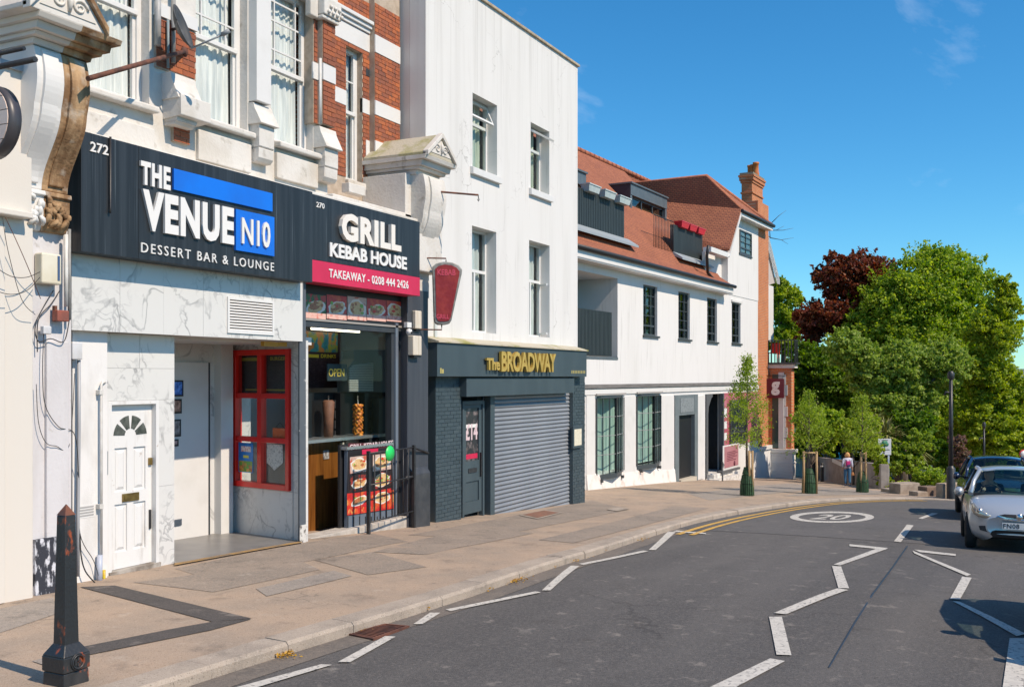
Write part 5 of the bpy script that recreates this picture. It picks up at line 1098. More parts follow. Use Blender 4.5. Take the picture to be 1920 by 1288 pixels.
for x in (632, 690):
    for k in range(4): mb = MB(F1); bx(mb, F1, x-4, x+9, 750+k*19, 765+k*19, -1.1, -1.05, x); mb.build('burner', M('burner_grey', (.045, .045, .048), .5), gr)
mb = MB(F1); c_ = pp(718, 790, -.8); mb.box(c_[0]-.15, c_[0]+.15, -.95, -.8, F1.z(718, 828, -.8), F1.z(718, 745, -.8)); mb.build('control_box', M('control_black', (.025, .03, .03), .25), gr, bevel=.02)
dn = thing('doner_spit', 'tall brown cone of doner meat on the left grill spit', 'kebab', F1.P(F1.u(616, -.85), -.85, F1.z(616, 826, -.85)))
za, zb_ = F1.z(616, 824, -.85), F1.z(616, 750, -.85); uu = F1.u(616, -.85)
mb = MB(F1); mb.lathe((uu, -.85, za), [(.0, 0), (.075, .0), (.085, (zb_-za)*.5), (.105, (zb_-za)*.95), (.07, (zb_-za)), (0, zb_-za)], 20); mb.build('meat', M('doner_meat', (.22, .10, .055), .6, (.15, .065, .04), 8, bump=.4), dn)
mb = MB(F1); mb.tube([(uu, -.85, za-.05), (uu, -.85, zb_+.08)], .012, 8); mb.build('spit', chrome, dn)
sk = thing('chicken_spit', 'orange spiced chicken stacked on the right grill spit', 'kebab', F1.P(F1.u(671, -.72), -.72, F1.z(671, 826, -.72)))
za, zb_ = F1.z(671, 824, -.72), F1.z(671, 757, -.72); uu = F1.u(671, -.72); mb = MB(F1); Hm = zb_-za
def lump(i, j):      # ragged stack of marinated pieces
    a_ = 6.2832*j; rr_ = .078+.010*math.sin(i*58+3*math.sin(a_*2))+.012*math.sin(a_*3+i*31)+.008*math.sin(a_*7-i*47)+.006*math.sin(a_*11+i*90)
    if i < .02 or i > .98: rr_ *= .5
    return (uu+rr_*math.cos(a_), -.72+rr_*math.sin(a_), za+Hm*i)
mb.grid(lump, 46, 30, True); mb.build('meat', M('spiced_chicken', (.75, .25, .02), .5, (.32, .05, .015), 26, .45, .6, col3=(.78, .45, .10), scale3=18, bump=.6, bscale=30), sk)
mb = MB(F1); mb.tube([(uu, -.72, za-.05), (uu, -.72, zb_+.14)], .012, 8); mb.build('spit', chrome, sk)
ct = thing('shop_counter', 'kebab shop serving counter with steel top and glossy wooden front', 'counter', F1.P(F1.u(610, -.8), -.8, rz))
woodc = M('glossy_counter_wood', (.22, .085, .018), .22, (.12, .042, .010), 3, .4, .65, (5, 5, .4), coat=.4)
mb = MB(F1); mb.box(F1.u(577, -.75), F1.u(637, -.75), -1.0, -.75, rz, F1.z(577, 832, -.75)); mb.build('wood_front', woodc, ct)
mb = MB(F1); bx(mb, F1, 607, 617, 845, 861, -.75, -.735); mb.build('badge', M('badge', (.5, .5, .5), .4, (.15, .12, .1), 20), ct)
mb = MB(F1); bx(mb, F1, 565, 738, 826, 832, -1.3, -.55, 577); mb.build('steel_top', M('steel_top', (.5, .53, .54), .25, metal=.7), ct)
mb = MB(F1); bx(mb, F1, 637, 652, 834, 990, -.24, -.2, 640); mb.build('end_post', M('black_textured', (.018, .018, .02), .55, bump=.4, bscale=60), ct)
bd = thing('menu_banner', 'red and white kebab house banner with food photos on the counter front', 'banner', F1.P(F1.u(694, VK), VK, zp(14)))
VBN = VK+.0
mb = MB(F1); bx(mb, F1, 651, 738, 834, 1000, VBN-.06, VBN, 738); mb.build('slatted_front', M('blue_grey_board', (.12, .15, .19), .5), bd)
for k in range(8): mb = MB(F1); x = 652+k*11; bx(mb, F1, x, x+1.3, 968, 1000, VBN, VBN+.006, x); mb.build('board_joint', blk, bd)
mb = MB(F1); bx(mb, F1, 651, 738, 829, 834, VBN-.1, VBN+.03, 738); mb.build('top_ledge', MAT['steel_top'], bd)
pb = MB(F1); pts = [F1.uz(x, y, VBN+.01) for x, y in ((651, 967), (738, 954), (737, 836), (653, 836))]; pb.ext_v(pts, VBN+.001, VBN+.008); pbo = pb.build('poster', M('poster_black', (.02, .015, .018), .35), bd)
mb = MB(F1); pts = [F1.uz(x, y, VBN+.01) for x, y in ((651, 966), (738, 953), (738, 918), (651, 925))]; mb.ext_v(pts, VBN+.0082, VBN+.0092); mb.build('red_base', foodpic('red_flame', (.5, .02, .02), [(.65, .1, .03), (.6, .03, .02), (.7, .3, .08)], 9), pbo)
mb = MB(F1); pts = [F1.uz(x, y, VBN+.01) for x, y in ((653, 845), (737, 838), (737, 829.5), (653, 831))]; mb.ext_v(pts, VBN+.0082, VBN+.011); mb.build('title_strip', M('maroon_strip', (.10, .015, .02), .4), pbo)
mb = MB(F1); add_text(mb, 'GRILL KEBAB HOUSE', F1.u(654.5, VBN), F1.u(736, VBN), F1.z(654, 844, VBN), F1.z(654, 833.5, VBN), VBN+.0112, .004, .015); mb.build('lettering', M('pinkish_letters', (.75, .6, .6), .4), pbo)
mb = MB(F1); bx(mb, F1, 679, 709, 843, 852, VBN+.0082, VBN+.011); mb.build('red_label', crim, pbo)
food = [(656, 690, 857, 888, (.35, .16, .12)), (699, 733, 853, 884, (.40, .20, .16)), (656, 690, 893, 922, (.25, .03, .03)), (699, 733, 887, 918, (.12, .08, .07)), (656, 690, 926, 955, (.40, .05, .05)), (699, 733, 921, 949, (.45, .12, .05))]
for k, (a, b, yt, yb, c) in enumerate(food):
    food_print(pbo, a, b, yt, yb, VBN+.0094, bgs[(2, 2, 1, 1, 3, 3)[k]], 40+k, ('plate', 'plate', 'wrap', 'burger', 'wrap', 'plate')[k])
# clear front glass over the counter
mb = MB(F1); bx(mb, F1, 640, 733, 614, 830, VK-.12, VK-.112, 733); mb.build('front_glass', glass_s, ks)
gc = thing('green_disc', 'bright green round sticker on the railing top', 'sticker', pp(731, 850, .16))
mb = MB(F1); c_ = pp(731, 850, .22); mb.lathe((c_[0], .215, c_[2]), [(0, 0), (.13, 0), (.13, .012), (0, .012)], 24, 'v'); mb.build('disc', M('bright_green', (.02, .60, .12), .4), gc)
# railing
rl = thing('railing', 'black iron railing standing in front of the kebab shop', 'railing', pp(735, 990, .2))
A = pp(691, 998, .24); B = pp(776, 985, .14)
def rpos(t, z, dz=0): return (A[0]+(B[0]-A[0])*t, A[1]+(B[1]-A[1])*t, z)
zb0, zt0 = A[2], F1.z(691, 850, .24)
for t in (0, 1): mb = MB(F1); p = rpos(t, 0); mb.box(p[0]-.025, p[0]+.025, p[1]-.025, p[1]+.025, (A[2] if t == 0 else B[2])-.05, zt0+.04); mb.build('post', black_m, rl)
for zz in (zt0, zt0-.52, zb0+.16): mb = MB(F1); mb.tube([rpos(0, zz), rpos(1, zz)], .014, 6); mb.build('rail', black_m, rl)
for k in range(1, 8): mb = MB(F1); mb.tube([rpos(k/8, zb0+.16), rpos(k/8, zt0)], .011, 6); mb.build('bar', black_m, rl)
mb = MB(F1); e_ = pp(803, 849, .05); mb.tube([rpos(1, zt0), e_, (e_[0], -.02, e_[2])], .02, 6); mb.build('handrail', black_m, rl)
mb = MB(F1); e_ = pp(768, 893, .05); mb.tube([rpos(1, F1.z(776, 893, .14)), (rpos(1, 0)[0]-.15, .08, F1.z(776, 893, .14)), (rpos(1, 0)[0]-.22, .03, F1.z(776, 905, .14))], .02, 6); mb.build('gate_latch', black_m, rl)
# fittings on the kebab shop pilaster
for (x0, x1, yt, yb, v, lab) in ((779.5, 791, 582, 616, .12, 'upper beige wall lamp box on the kebab shop pilaster'), (775, 791, 629, 666, .16, 'lower beige wall lamp box on the kebab shop pilaster')):
    tk = thing('wall_lamp', lab, 'lamp', F1.P(F1.u(x0, v), .04, F1.z(x0, yb, v)))
    mb = MB(F1); bx(mb, F1, x0, x1, yt, yb, .042, v); mb.build('cover', M('beige_cover', (.55, .48, .38), .4, (.7, .64, .55), 3, stretch=(8, 8, .3)), tk, bevel=.015)
    mb = MB(F1); bx(mb, F1, x0+1.5, x1-1.5, yb+.2, yb+4, .042, v-.03); mb.build('base', black_m, tk)
cm = thing('security_camera', 'small white security camera at the top of the kebab shop pilaster', 'camera', pp(768, 620, .1))
mb = MB(F1); bx(mb, F1, 764, 772, 604, 614, .042, .12); mb.build('mount', upvc, cm, bevel=.006); mb = MB(F1); c_ = pp(767, 622, .13); mb.lathe(c_, [(0, .055), (.045, .04), (.06, 0), (.045, -.04), (0, -.055)], 14); mb.build('dome', upvc, cm); mb = MB(F1); mb.lathe((c_[0], c_[1]+.045, c_[2]-.015), [(0, 0), (.025, 0), (.02, .02), (0, .02)], 10, 'v'); mb.build('lens', black_m, cm)
# kebab-shaped projecting sign
FKs = Frame(0, 0, 0)
kb = thing('kebab_sign', 'dark red kebab-shaped hanging sign by the white house wall', 'sign', pp(833, 610, .3))
kc = pp(835, 500, .45); kth = R(-52)
FK = Frame(*F1.P(kc[0], kc[1], 0)[:2], kth)
k0 = [FK.uz(x, y) for x, y in ((811, 500), (818, 494), (832, 490.5), (848, 492), (860, 497), (867, 505), (866, 514), (847, 600), (843, 607), (834, 609), (822, 609), (816, 606), (814, 598))]
mb = MB(FK); mb.ext_v(k0, -.12, .0); mb.build('case', M('weathered_grey_case', (.16, .16, .15), .5, (.30, .30, .28), 6), kb, bevel=.02)
c0u = sum(p[0] for p in k0)/len(k0); c0z = sum(p[1] for p in k0)/len(k0)
ki_ = [(c0u+(p[0]-c0u)*.82, c0z+(p[1]-c0z)*.9) for p in k0]
mb = MB(FK); mb.ext_v(ki_, .001, .012); mb.build('red_face', M('deep_red_face', (.22, .012, .012), .35, (.30, .03, .02), 6, .45, .7, bump=.3, bscale=14), kb)
mb = MB(FK); add_text(mb, 'KEBAB', FK.u(820), FK.u(854), FK.z(820, 516), FK.z(820, 505), .013, .006, .02); add_text(mb, 'GRILL', FK.u(818), FK.u(842), FK.z(818, 598), FK.z(818, 589), .013, .006, .02); mb.build('lettering', M('pink_red_letter', (.55, .06, .10), .4), kb)
mb = MB(FK); ku = FK.u(837); mb.tube([(ku, -.06, FK.z(837, 491)), (ku, -.06, FK.z(837, 484)), (ku-1.1, -.06, FK.z(837, 484))], .014, 6); kl = FK.u(829); mb.tube([(kl, -.06, FK.z(829, 609)), (kl, -.06, FK.z(829, 618)), (kl-1.1, -.06, FK.z(829, 618))], .014, 6); mb.build('bracket', rust, kb)

# ================================================================== white rendered house
VW = -.13
hu0, hu1 = F2.u(798, VW), F2.u(1083, VW)
wh = thing('white_house', 'three storey white rendered house above the slate blue restaurant front', 'building', F2.P((hu0+hu1)/2, VW, zp(19)))
zR = F2.z(1080, 124, VW); ua, za = F2.uz(905, 4, VW); zL = za+(zR-za)*(hu0-ua)/(F2.u(1080, VW)-ua)
zbase = F2.z(1083, 655, VW)
wins = []
for (x0, x1, yt, yb) in ((886, 932, 174, 313), (995, 1030, 229, 353), (885, 930.5, 423, 622), (992, 1030.5, 450, 630)):
    wins.append((F2.u(x0, VW), F2.u(x1, VW), F2.z(x0, yb, VW), F2.z(x0, yt, VW)))
zmin = min(zR, zL)-.02
mb = MB(F2); mb.wall(hu0, hu1, 2.6, zmin, VW, wins, .35); mb.build('front_wall', white_r, wh)
mb = MB(F2); mb.hexa([(hu0, VW-.35, zmin-.001), (hu1, VW-.35, zmin-.001), (hu1, VW, zmin-.001), (hu0, VW, zmin-.001), (hu0, VW-.35, zL), (hu1, VW-.35, zR), (hu1, VW, zR), (hu0, VW, zL)]); mb.build('parapet', white_r, wh)
for k in range(12):
    a, b = hu0+(hu1-hu0)*k/12, hu0+(hu1-hu0)*(k+1)/12; z0, z1 = zL+(zR-zL)*k/12, zL+(zR-zL)*(k+1)/12
    if k == 11: b += .05
    mb = MB(F2); mb.hexa([(a+.004, VW-.4, z0+.002), (b-.004, VW-.4, z1+.002), (b-.004, VW+.05, z1+.002), (a+.004, VW+.05, z0+.002), (a+.004, VW-.4, z0+.07), (b-.004, VW-.4, z1+.07), (b-.004, VW+.05, z1+.06), (a+.004, VW+.05, z0+.06)]); mb.build('coping_stone', M('tan_coping', (.46, .38, .27), .85, (.32, .26, .18), 5, bump=.3), wh, bevel=.008)
mb = MB(F2); mb.box(hu0, hu0+.3, -9, VW-.355, 3.75, zL-.3); mb.build('flank_wall', M('shaded_flank_render', (.60, .565, .54), .85, (.50, .47, .45), 1.2, .45, .7, (1, 1, .3), (.28, .26, .25), 1.3, .70, .74, (1.5, 1.5, 1.5), bump=.1), wh)  # flank shade put into the colour: greyer than the front render, with stains
mb = MB(F2); mb.box(hu0+.31, hu1-.02, -9, -3.2, 0, zR-.4); mb.build('rear_bulk', white_r, wh)
def casement(fr, parent, h, v, kind):
    u0, u1, z0, z1 = h; t = .055
    f = MB(fr); f.box(u0, u0+t, v-.06, v, z0, z1); f.box(u1-t, u1, v-.06, v, z0, z1); f.box(u0+t, u1-t, v-.06, v, z0, z0+t); f.box(u0+t, u1-t, v-.06, v, z1-t, z1)
    w_ = f.build('window', upvc, parent, bevel=.005)
    zm = z0+(z1-z0)*(.66 if kind < 2 else .60)
    q = MB(fr); q.box(u0+t, u1-t, v-.05, v+.005, zm-.035, zm+.03); q.build('transom', upvc, w_, bevel=.004)
    if kind >= 2: q = MB(fr); um = (u0+u1)/2; q.box(um-.03, um+.03, v-.05, v+.004, z0+t, zm-.035); q.build('mullion', upvc, w_, bevel=.004)
    q = MB(fr); q.box(u0+t, u1-t, v-.035, v-.027, z0+t, zm-.035); q.build('pane', glass_w, w_)
    q = MB(fr); a, b = u0+t, u1-t
    def cf(i, j): return (a+(b-a)*i, v-.14+.03*math.sin(i*30+math.sin(i*7+j)), z0+(z1-z0)*j)
    q.grid(cf, 60, 4); q.build('curtain', curt_g if kind in (0, 1) else curtain, w_)
    q = MB(fr); q.box(u0-.4, u1+1.2, v-.5, v-.46, z0-.1, z1+.1); q.build('room_wall', dark_in, w_)
    # top light hung open outwards
    if kind < 2:
        an = R(24 if kind == 0 else 62); L = z1-t-zm-.03
        def hp(s, d): return (v+math.sin(an)*s+math.cos(an)*d, z1-t-math.cos(an)*s+math.sin(an)*d)
        def bar(uu0, uu1, s0, s1, mat, nm, d0=-.02, d1=.025):
            q = MB(fr); p = []
            for (s_, d_) in ((s0, d0), (s1, d0), (s1, d1), (s0, d1)): p.append(hp(s_, d_))
            q.ext_u(p, uu0, uu1); return q.build(nm, mat, w_)
        bar(u0+t, u1-t, 0, .045, upvc, 'top_light'); bar(u0+t, u1-t, L-.05, L, upvc, 'top_light'); bar(u0+t, u0+t+.045, .045, L-.05, upvc, 'top_light'); bar(u1-t-.045, u1-t, .045, L-.05, upvc, 'top_light'); bar(u0+t+.045, u1-t-.045, .045, L-.05, glass_w, 'pane', -.002, .004)
    else:
        q = MB(fr); q.box(u0+t, u1-t, v-.035, v-.027, zm+.03, z1-t); q.build('pane', glass_w, w_)
        if kind == 3:   # one leaf stands open
            q = MB(fr); uh = u1-t; d = Vector((-.35, .94)); wl = (u1-u0)/2-.08; pts = [(uh, v), (uh+d.x*wl, v+d.y*wl*.55), (uh+d.x*wl+.02, v+d.y*wl*.55+.03), (uh+.03, v+.03)]
            for (a0, a1) in ((z0+t+.01, z0+t+.06), (zm-.09, zm-.04)): q.ext_z(pts, a0, a1)
            q.build('open_leaf', upvc, w_)
    return w_
for k, h in enumerate(wins):
    casement(F2, wh, h, VW-.24, k)
    mb = MB(F2); mb.box(h[0], h[1], VW-.23, VW-.01, h[2]-.0-.05, h[2]+.001); mb.build('sill_bed', white_r, wh)
    if k < 2: mb = MB(F2); mb.hexa([(h[0]-.10, VW, h[2]-.16), (h[1]+.10, VW, h[2]-.16), (h[1]+.10, VW+.08, h[2]-.16), (h[0]-.10, VW+.08, h[2]-.16), (h[0]-.10, VW, h[2]-.0), (h[1]+.10, VW, h[2]-.0), (h[1]+.10, VW+.08, h[2]-.02), (h[0]-.10, VW+.08, h[2]-.02)]); mb.build('sill', white_p, wh, bevel=.008)

# ================================================================== restaurant shop front
VS = .20
bu0, bu1 = F2.u(820, VS), F2.u(1100, VS); bz0, bz1 = F2.z(820, 706, VS), F2.z(820, 642, VS)
rs = thing('restaurant', 'slate blue painted brick restaurant front with roller shutter below the white house', 'shop', F2.P((bu0+bu1)/2, 0, zp(19.5)))
bs = thing('restaurant_sign', 'slate blue fascia sign with raised gold restaurant lettering', 'sign', F2.P((bu0+bu1)/2, .1, bz0))
mb = MB(F2); mb.box(bu0, bu1, -.12, VS, bz0, bz1); mb.build('fascia_board', slate, bs, bevel=.006)
letters(bs, gold, F2, 'The', F2.u(916.5, VS+.12), F2.u(941, VS+.12), F2.z(917, 694, VS+.1), F2.z(917, 671, VS+.1), VS+.03, .05, .03)
letters(bs, gold, F2, 'BROADWAY', F2.u(943, VS+.12), F2.u(1045, VS+.12), F2.z(942, 697, VS+.1), F2.z(942, 658, VS+.1), VS+.03, .06, .03, .95)
mb = MB(F2)
for k in range(9): a = F2.u(1071.5+k*3, VS); mb.box(a, a+.045, VS, VS+.004, F2.z(1072, 700, VS), F2.z(1072, 694.5, VS))
bx(mb, F2, 825.5, 828, 690, 700, VS, VS+.004); bx(mb, F2, 829, 832, 692, 700, VS, VS+.004); mb.build('small_print', M('dull_gold_print', (.45, .38, .12), .5), bs)
mb = MB(F2); mb.hexa([(bu0-.02, VW, bz1+.003), (bu1+.03, VW, bz1+.003), (bu1+.03, VS+.04, bz1+.003), (bu0-.02, VS+.04, bz1+.003), (bu0-.02, VW, bz1+.13), (bu1+.03, VW, bz1+.13), (bu1+.03, VS+.04, bz1+.03), (bu0-.02, VS+.04, bz1+.03)]); mb.build('lead_capping', mossy, bs)
hz0, hz1 = F2.z(875, 744, .15), F2.z(875, 709, .15)
mb = MB(F2); mb.box(F2.u(875, .15), F2.u(1077, .15), -.12, .15, hz0, hz1); mb.build('shutter_housing', slate, rs, bevel=.006)
gz_ = zp(19.5)
sl_b = M('slate_painted_brick', (.045, .066, .077), .5, rnd=[(.038, .056, .066), (.05, .073, .085), (.042, .063, .074), (.056, .08, .092)], bump=.25, bscale=40)
p0, p1 = F2.u(817, 0), F2.u(865, 0); q0, q1 = F2.u(1074, 0), F2.u(1097, 0)
mb = MB(F2); mb.box(p0+.0, p1, -.4, -.012, gz_-.8, bz0+.02); mb.box(q0, q1, -.4, -.012, gz_-1.2, bz0+.02); mb.box(p1, q0, -.4, -.121, hz0-.0, bz0+.03); mb.build('pier_core', slate, rs)
lay_bricks(rs, F2, p0, p1, gz_-.7, bz0, -.012, sl_b, proud=.011, count=[0])
lay_bricks(rs, F2, q0, q1, gz_-1.0, bz0, -.012, sl_b, proud=.011, count=[180])
# door
d0, d1 = F2.u(866, -.12), F2.u(907, -.12); dzt = F2.z(866, 752, -.12); gd0 = zp(17.6)
mb = MB(F2); mb.box(d0, d0+.07, -.2, -.10, gd0-.1, dzt); mb.box(d1-.07, d1, -.2, -.10, gd0-.1, dzt); mb.box(d0+.07, d1-.07, -.2, -.10, dzt-.08, dzt); mb.build('door_frame', slate, rs, bevel=.006)
mb = MB(F2); gA, gB = F2.z(870, 866, -.13), F2.z(870, 766, -.13)
mb.wall(d0+.075, d1-.075, gd0+.06, dzt-.085, -.13, [(d0+.19, d1-.19, gA, gB), (d0+.19, d1-.19, gd0+.3, gA-.42)], .05); rd = mb.build('door', slate, rs, bevel=.004)
mb = MB(F2); mb.box(d0+.19, d1-.19, -.17, -.155, gd0+.3, gA-.42); mb.build('door_panel', slate, rd, bevel=.004)
mb = MB(F2); mb.box(d0+.19, d1-.19, -.165, -.155, gA, gB); mb.build('door_poster', M('dark_poster', (.03, .03, .035), .3, (.25, .20, .2), 8, .5, .7), rd)
mb = MB(F2); zc_ = (gA+gB)/2; add_text(mb, '£14', d0+.21, d1-.21, zc_-.12, zc_+.22, -.1549, .004, .03); mb.build('lettering', M('pale_pink_print', (.65, .50, .52), .5), rd)
mb = MB(F2); mb.box(d0+.22, d1-.22, -.1545, -.151, gA+.04, gA+.14); mb.build('red_print', crim, rd); mb = MB(F2); mb.box(d0+.22, d1-.22, -.1545, -.151, gB-.40, gB-.33); mb.build('white_print', let_s, rd)
mb = MB(F2); mb.box(d0+.28, d1-.30, -.13, -.115, gA-.24, gA-.15); mb.build('letterbox', black_m, rd); mb = MB(F2); mb.box(d1-.16, d1-.13, -.13, -.09, gA-.35, gA+.15); mb.build('handle', black_m, rd)
mb = MB(F2); mb.box(d1+.0, F2.u(919, -.1), -.9, -.28, gd0-.2, hz0); mb.build('dark_recess', dark_in, rs)
mb = MB(F2); mb.box(F2.u(919, -.05), F2.u(927, -.05), -.2, -.04, gd0-.6, hz0); mb.build('shutter_guide', slate, rs, bevel=.005); mb = MB(F2); mb.box(F2.u(1070, -.05), q0-.001, -.2, -.04, gd0-1., hz0); mb.build('shutter_guide', slate, rs, bevel=.005)
# roller shutter: curved slats
shm = M('grey_shutter', (.235, .255, .28), .42, (.195, .212, .235), 2, .4, .7, (.4, .4, 3), spec=.5)
s0, s1 = F2.u(927, -.07), F2.u(1070, -.07); szt = hz0; sl = F2.z(927, 970, -.07); sr = F2.z(1070, 947, -.07); szb = max(sl, sr)
sh = MB(F2).box(s0, s1, -.16, -.12, min(sl, sr), szt).build('roller_shutter', shm, rs)
ns = 30; hh_ = (szt-min(sl, sr))/ns; me0 = None
for k in range(ns):
    z0 = min(sl, sr)+k*hh_; pr_ = [(-.119, z0+.004), (-.098, z0+.01), (-.082, z0+hh_*.35), (-.084, z0+hh_*.6), (-.1, z0+hh_-.008), (-.119, z0+hh_-.004)]
    if me0 is None:
        mb = MB(F2); mb.ext_u(pr_, s0, s1, False); o = mb.build('shutter_slat', shm, sh); me0 = o.data
    else:
        o = bpy.data.objects.new('shutter_slat', me0); COL.objects.link(o); o.parent = sh; o.location = (0, 0, k*hh_)
mbx = thing('menu_case', 'small pale lit menu case on the right slate blue pier', 'menu case', F2.P(F2.u(1083, .05), 0, F2.z(1083, 842, .05)))
mb = MB(F2); bx(mb, F2, 1075, 1092, 799, 841, .004, .06); mb.build('case', slate, mbx, bevel=.006); mb = MB(F2); bx(mb, F2, 1077, 1090.5, 805, 836, .061, .065); mb.build('menu_sheet', M('menu_paper', (.70, .66, .52), .6, (.6, .55, .42), 20), mbx)
# ================================================================== long white building with the tiled roof
tile_f = brickmat('clay_roof_tiles', (.42, .145, .068), (.33, .11, .056), (.15, .055, .03), .17, .10, .012, 'x', 1.28, .85, .8)
tile_s = brickmat('clay_roof_tiles_side', (.38, .14, .07), (.30, .105, .058), (.14, .05, .03), .17, .10, .012, 'y', 1.2, .85, .8)
orange_b = brickmat('orange_brickwork', (.60, .175, .05), (.48, .13, .042), (.48, .30, .18), .225, .075, .012, 'x', 1., .85, .5)
orange_y = brickmat('orange_brickwork_side', (.70, .19, .055), (.58, .14, .045), (.52, .32, .19), .225, .075, .012, 'y', 1., .85, .5)
char = M('charcoal_cladding', (.022, .032, .034), .6, (.034, .046, .048), 3, stretch=(6, 6, .3))
frame_d = M('charcoal_frame', (.05, .06, .066), .45)
zinc = M('grey_zinc', (.085, .11, .125), .45, (.11, .135, .15), 3)
gut = M('black_gutter', (.02, .022, .025), .5)
white_b = M('white_long_render', (.685, .675, .66), .8, (.64, .63, .61), 1.5, .5, .75, (1.2, 1.2, .2), (.50, .49, .47), 3, .58, .82, (3, 3, .2), bump=.08)
wall_u0 = F3.u(1075) - 4; uE = F3.u(1441); uBr = F3.u(1421)
lb_ = thing('long_white_building', 'long white rendered building with red tiled roof and dark cottage windows', 'building', F3.P(8, 0, zp(36)))
zs0 = F3.z(1100, 727, 0); ztop = F3.z(1100, 496, 0)+.1
up = []
for (x0, x1, yt, yb) in ((1206, 1232.5, 533, 628), (1272, 1293.5, 546, 635), (1326, 1344.5, 558, 640), (1372, 1388.5, 567, 643)):
    up.append((F3.u(x0), F3.u(x1), F3.z(x0, yb), F3.z(x0, yt)))
lg = (F3.u(1080)-2.5, F3.u(1158), F3.z(1158, 670), F3.z(1158, 522))
gw = [(F3.u(1117), F3.u(1168), F3.z(1117, 890), F3.z(1117, 747)), (F3.u(1193), F3.u(1237.5), F3.z(1193, 872), F3.z(1193, 743))]
gate = (F3.u(1264), F3.u(1307), zp(30)-3, F3.z(1264, 741)); porch = (F3.u(1322), F3.u(1356), zp(30)-3, F3.z(1322, 739))
mb = MB(F3); mb.wall(wall_u0, uBr, zs0, ztop, 0, up+[lg], .25); mb.build('upper_wall', white_b, lb_)
mb = MB(F3); mb.wall(wall_u0, uBr, zp(48)-1.5, zs0-.001, 0, gw+[gate, porch], .25); mb.build('lower_wall', white_b, lb_)
# string beam
mb = MB(F3); mb.box(wall_u0, F3.u(1421, .08), 0, .08, F3.z(1100, 729, .08), F3.z(1100, 721, .08)); mb.build('string_beam', M('grey_oak_beam', (.13, .125, .12), .8, (.2, .19, .18), 5, stretch=(.4, .4, 5)), lb_, bevel=.01)
mb = MB(F3); mb.box(wall_u0, uBr, 0, .05, F3.z(1100, 741, .05), F3.z(1100, 731, .05)); mb.build('white_beam', white_p, lb_, bevel=.008)
for (x0, x1) in ((1099, 1117), (1168, 1193), (1238, 1263), (1307.5, 1321)): mb = MB(F3); bx(mb, F3, x0+1, x1-1, 742, 900, -.01, .035); mb.build('pilaster', white_p, lb_, bevel=.008)
# loggia
mb = MB(F3); mb.box(lg[0], lg[1], -1.6, -1.5, lg[2]-.1, lg[3]+.1); mb.box(lg[1], lg[1]+.05, -1.5, -.251, lg[2]-.1, lg[3]+.1); mb.box(lg[0], lg[1], -1.5, -.251, lg[3], lg[3]+.1); mb.build('loggia_lining', white_b, lb_)
mb = MB(F3); mb.box(lg[0], lg[1], -1.5, .02, lg[2]-.08, lg[2]); mb.build('loggia_floor', zinc, lb_)
a, b = F3.u(1080)-2.4, F3.u(1147, -.1); z0, z1 = lg[2]+.03, F3.z(1147, 586, -.1)
bal = MB(F3).box(a, b, -.16, -.13, z0, z1).build('balustrade', char, lb_)
k = 0; x = a
while x < b-.02: mb = MB(F3); mb.box(x, min(x+.075, b), -.129, -.10, z0, z1); mb.build('slat', char, bal); x += .1
# cottage windows with glazing bars
def cott(h, v=-.10, cols=2, rows=5, parent=lb_):
    u0, u1, z0, z1 = h; t = .06
    f = MB(F3); f.box(u0, u0+t, v-.05, v+.02, z0, z1); f.box(u1-t, u1, v-.05, v+.02, z0, z1); f.box(u0+t, u1-t, v-.05, v+.02, z0, z0+t); f.box(u0+t, u1-t, v-.05, v+.02, z1-t, z1); w_ = f.build('window', frame_d, parent)
    for c in range(1, cols+1): uu = u0+(u1-u0)*c/(cols+1); q = MB(F3); q.box(uu-.013, uu+.013, v-.02, v+.012, z0+t, z1-t); q.build('glazing_bar', frame_d, w_)
    for r in range(1, rows): zz = z0+(z1-z0)*r/rows; q = MB(F3); ww = .03 if r == 1 else .012; q.box(u0+t, u1-t, v-.02, v+.010, zz-ww, zz+ww); q.build('glazing_bar', frame_d, w_)
    q = MB(F3); q.box(u0+t, u1-t, v-.03, v-.022, z0+t, z1-t); q.build('pane', glass_d, w_)
    q = MB(F3); q.box(u0-.3, u1+.9, v-.6, v-.55, z0, z1); q.build('room_wall', M('dim_room', (.10, .11, .10), .9, (.22, .25, .23), 2), w_)
    q = MB(F3); q.box(u0-.06, u1+.1, -.1, .07, z0-.07, z0-.002); q.build('sill', frame_d, w_)
    return w_
for h in up: cott(h)
mb = MB(F3); h = up[3]; mb.box(h[0]-.1, h[1]+.12, 0, .06, h[3]+.03, h[3]+.12); mb.build('hood_mould', white_p, lb_)
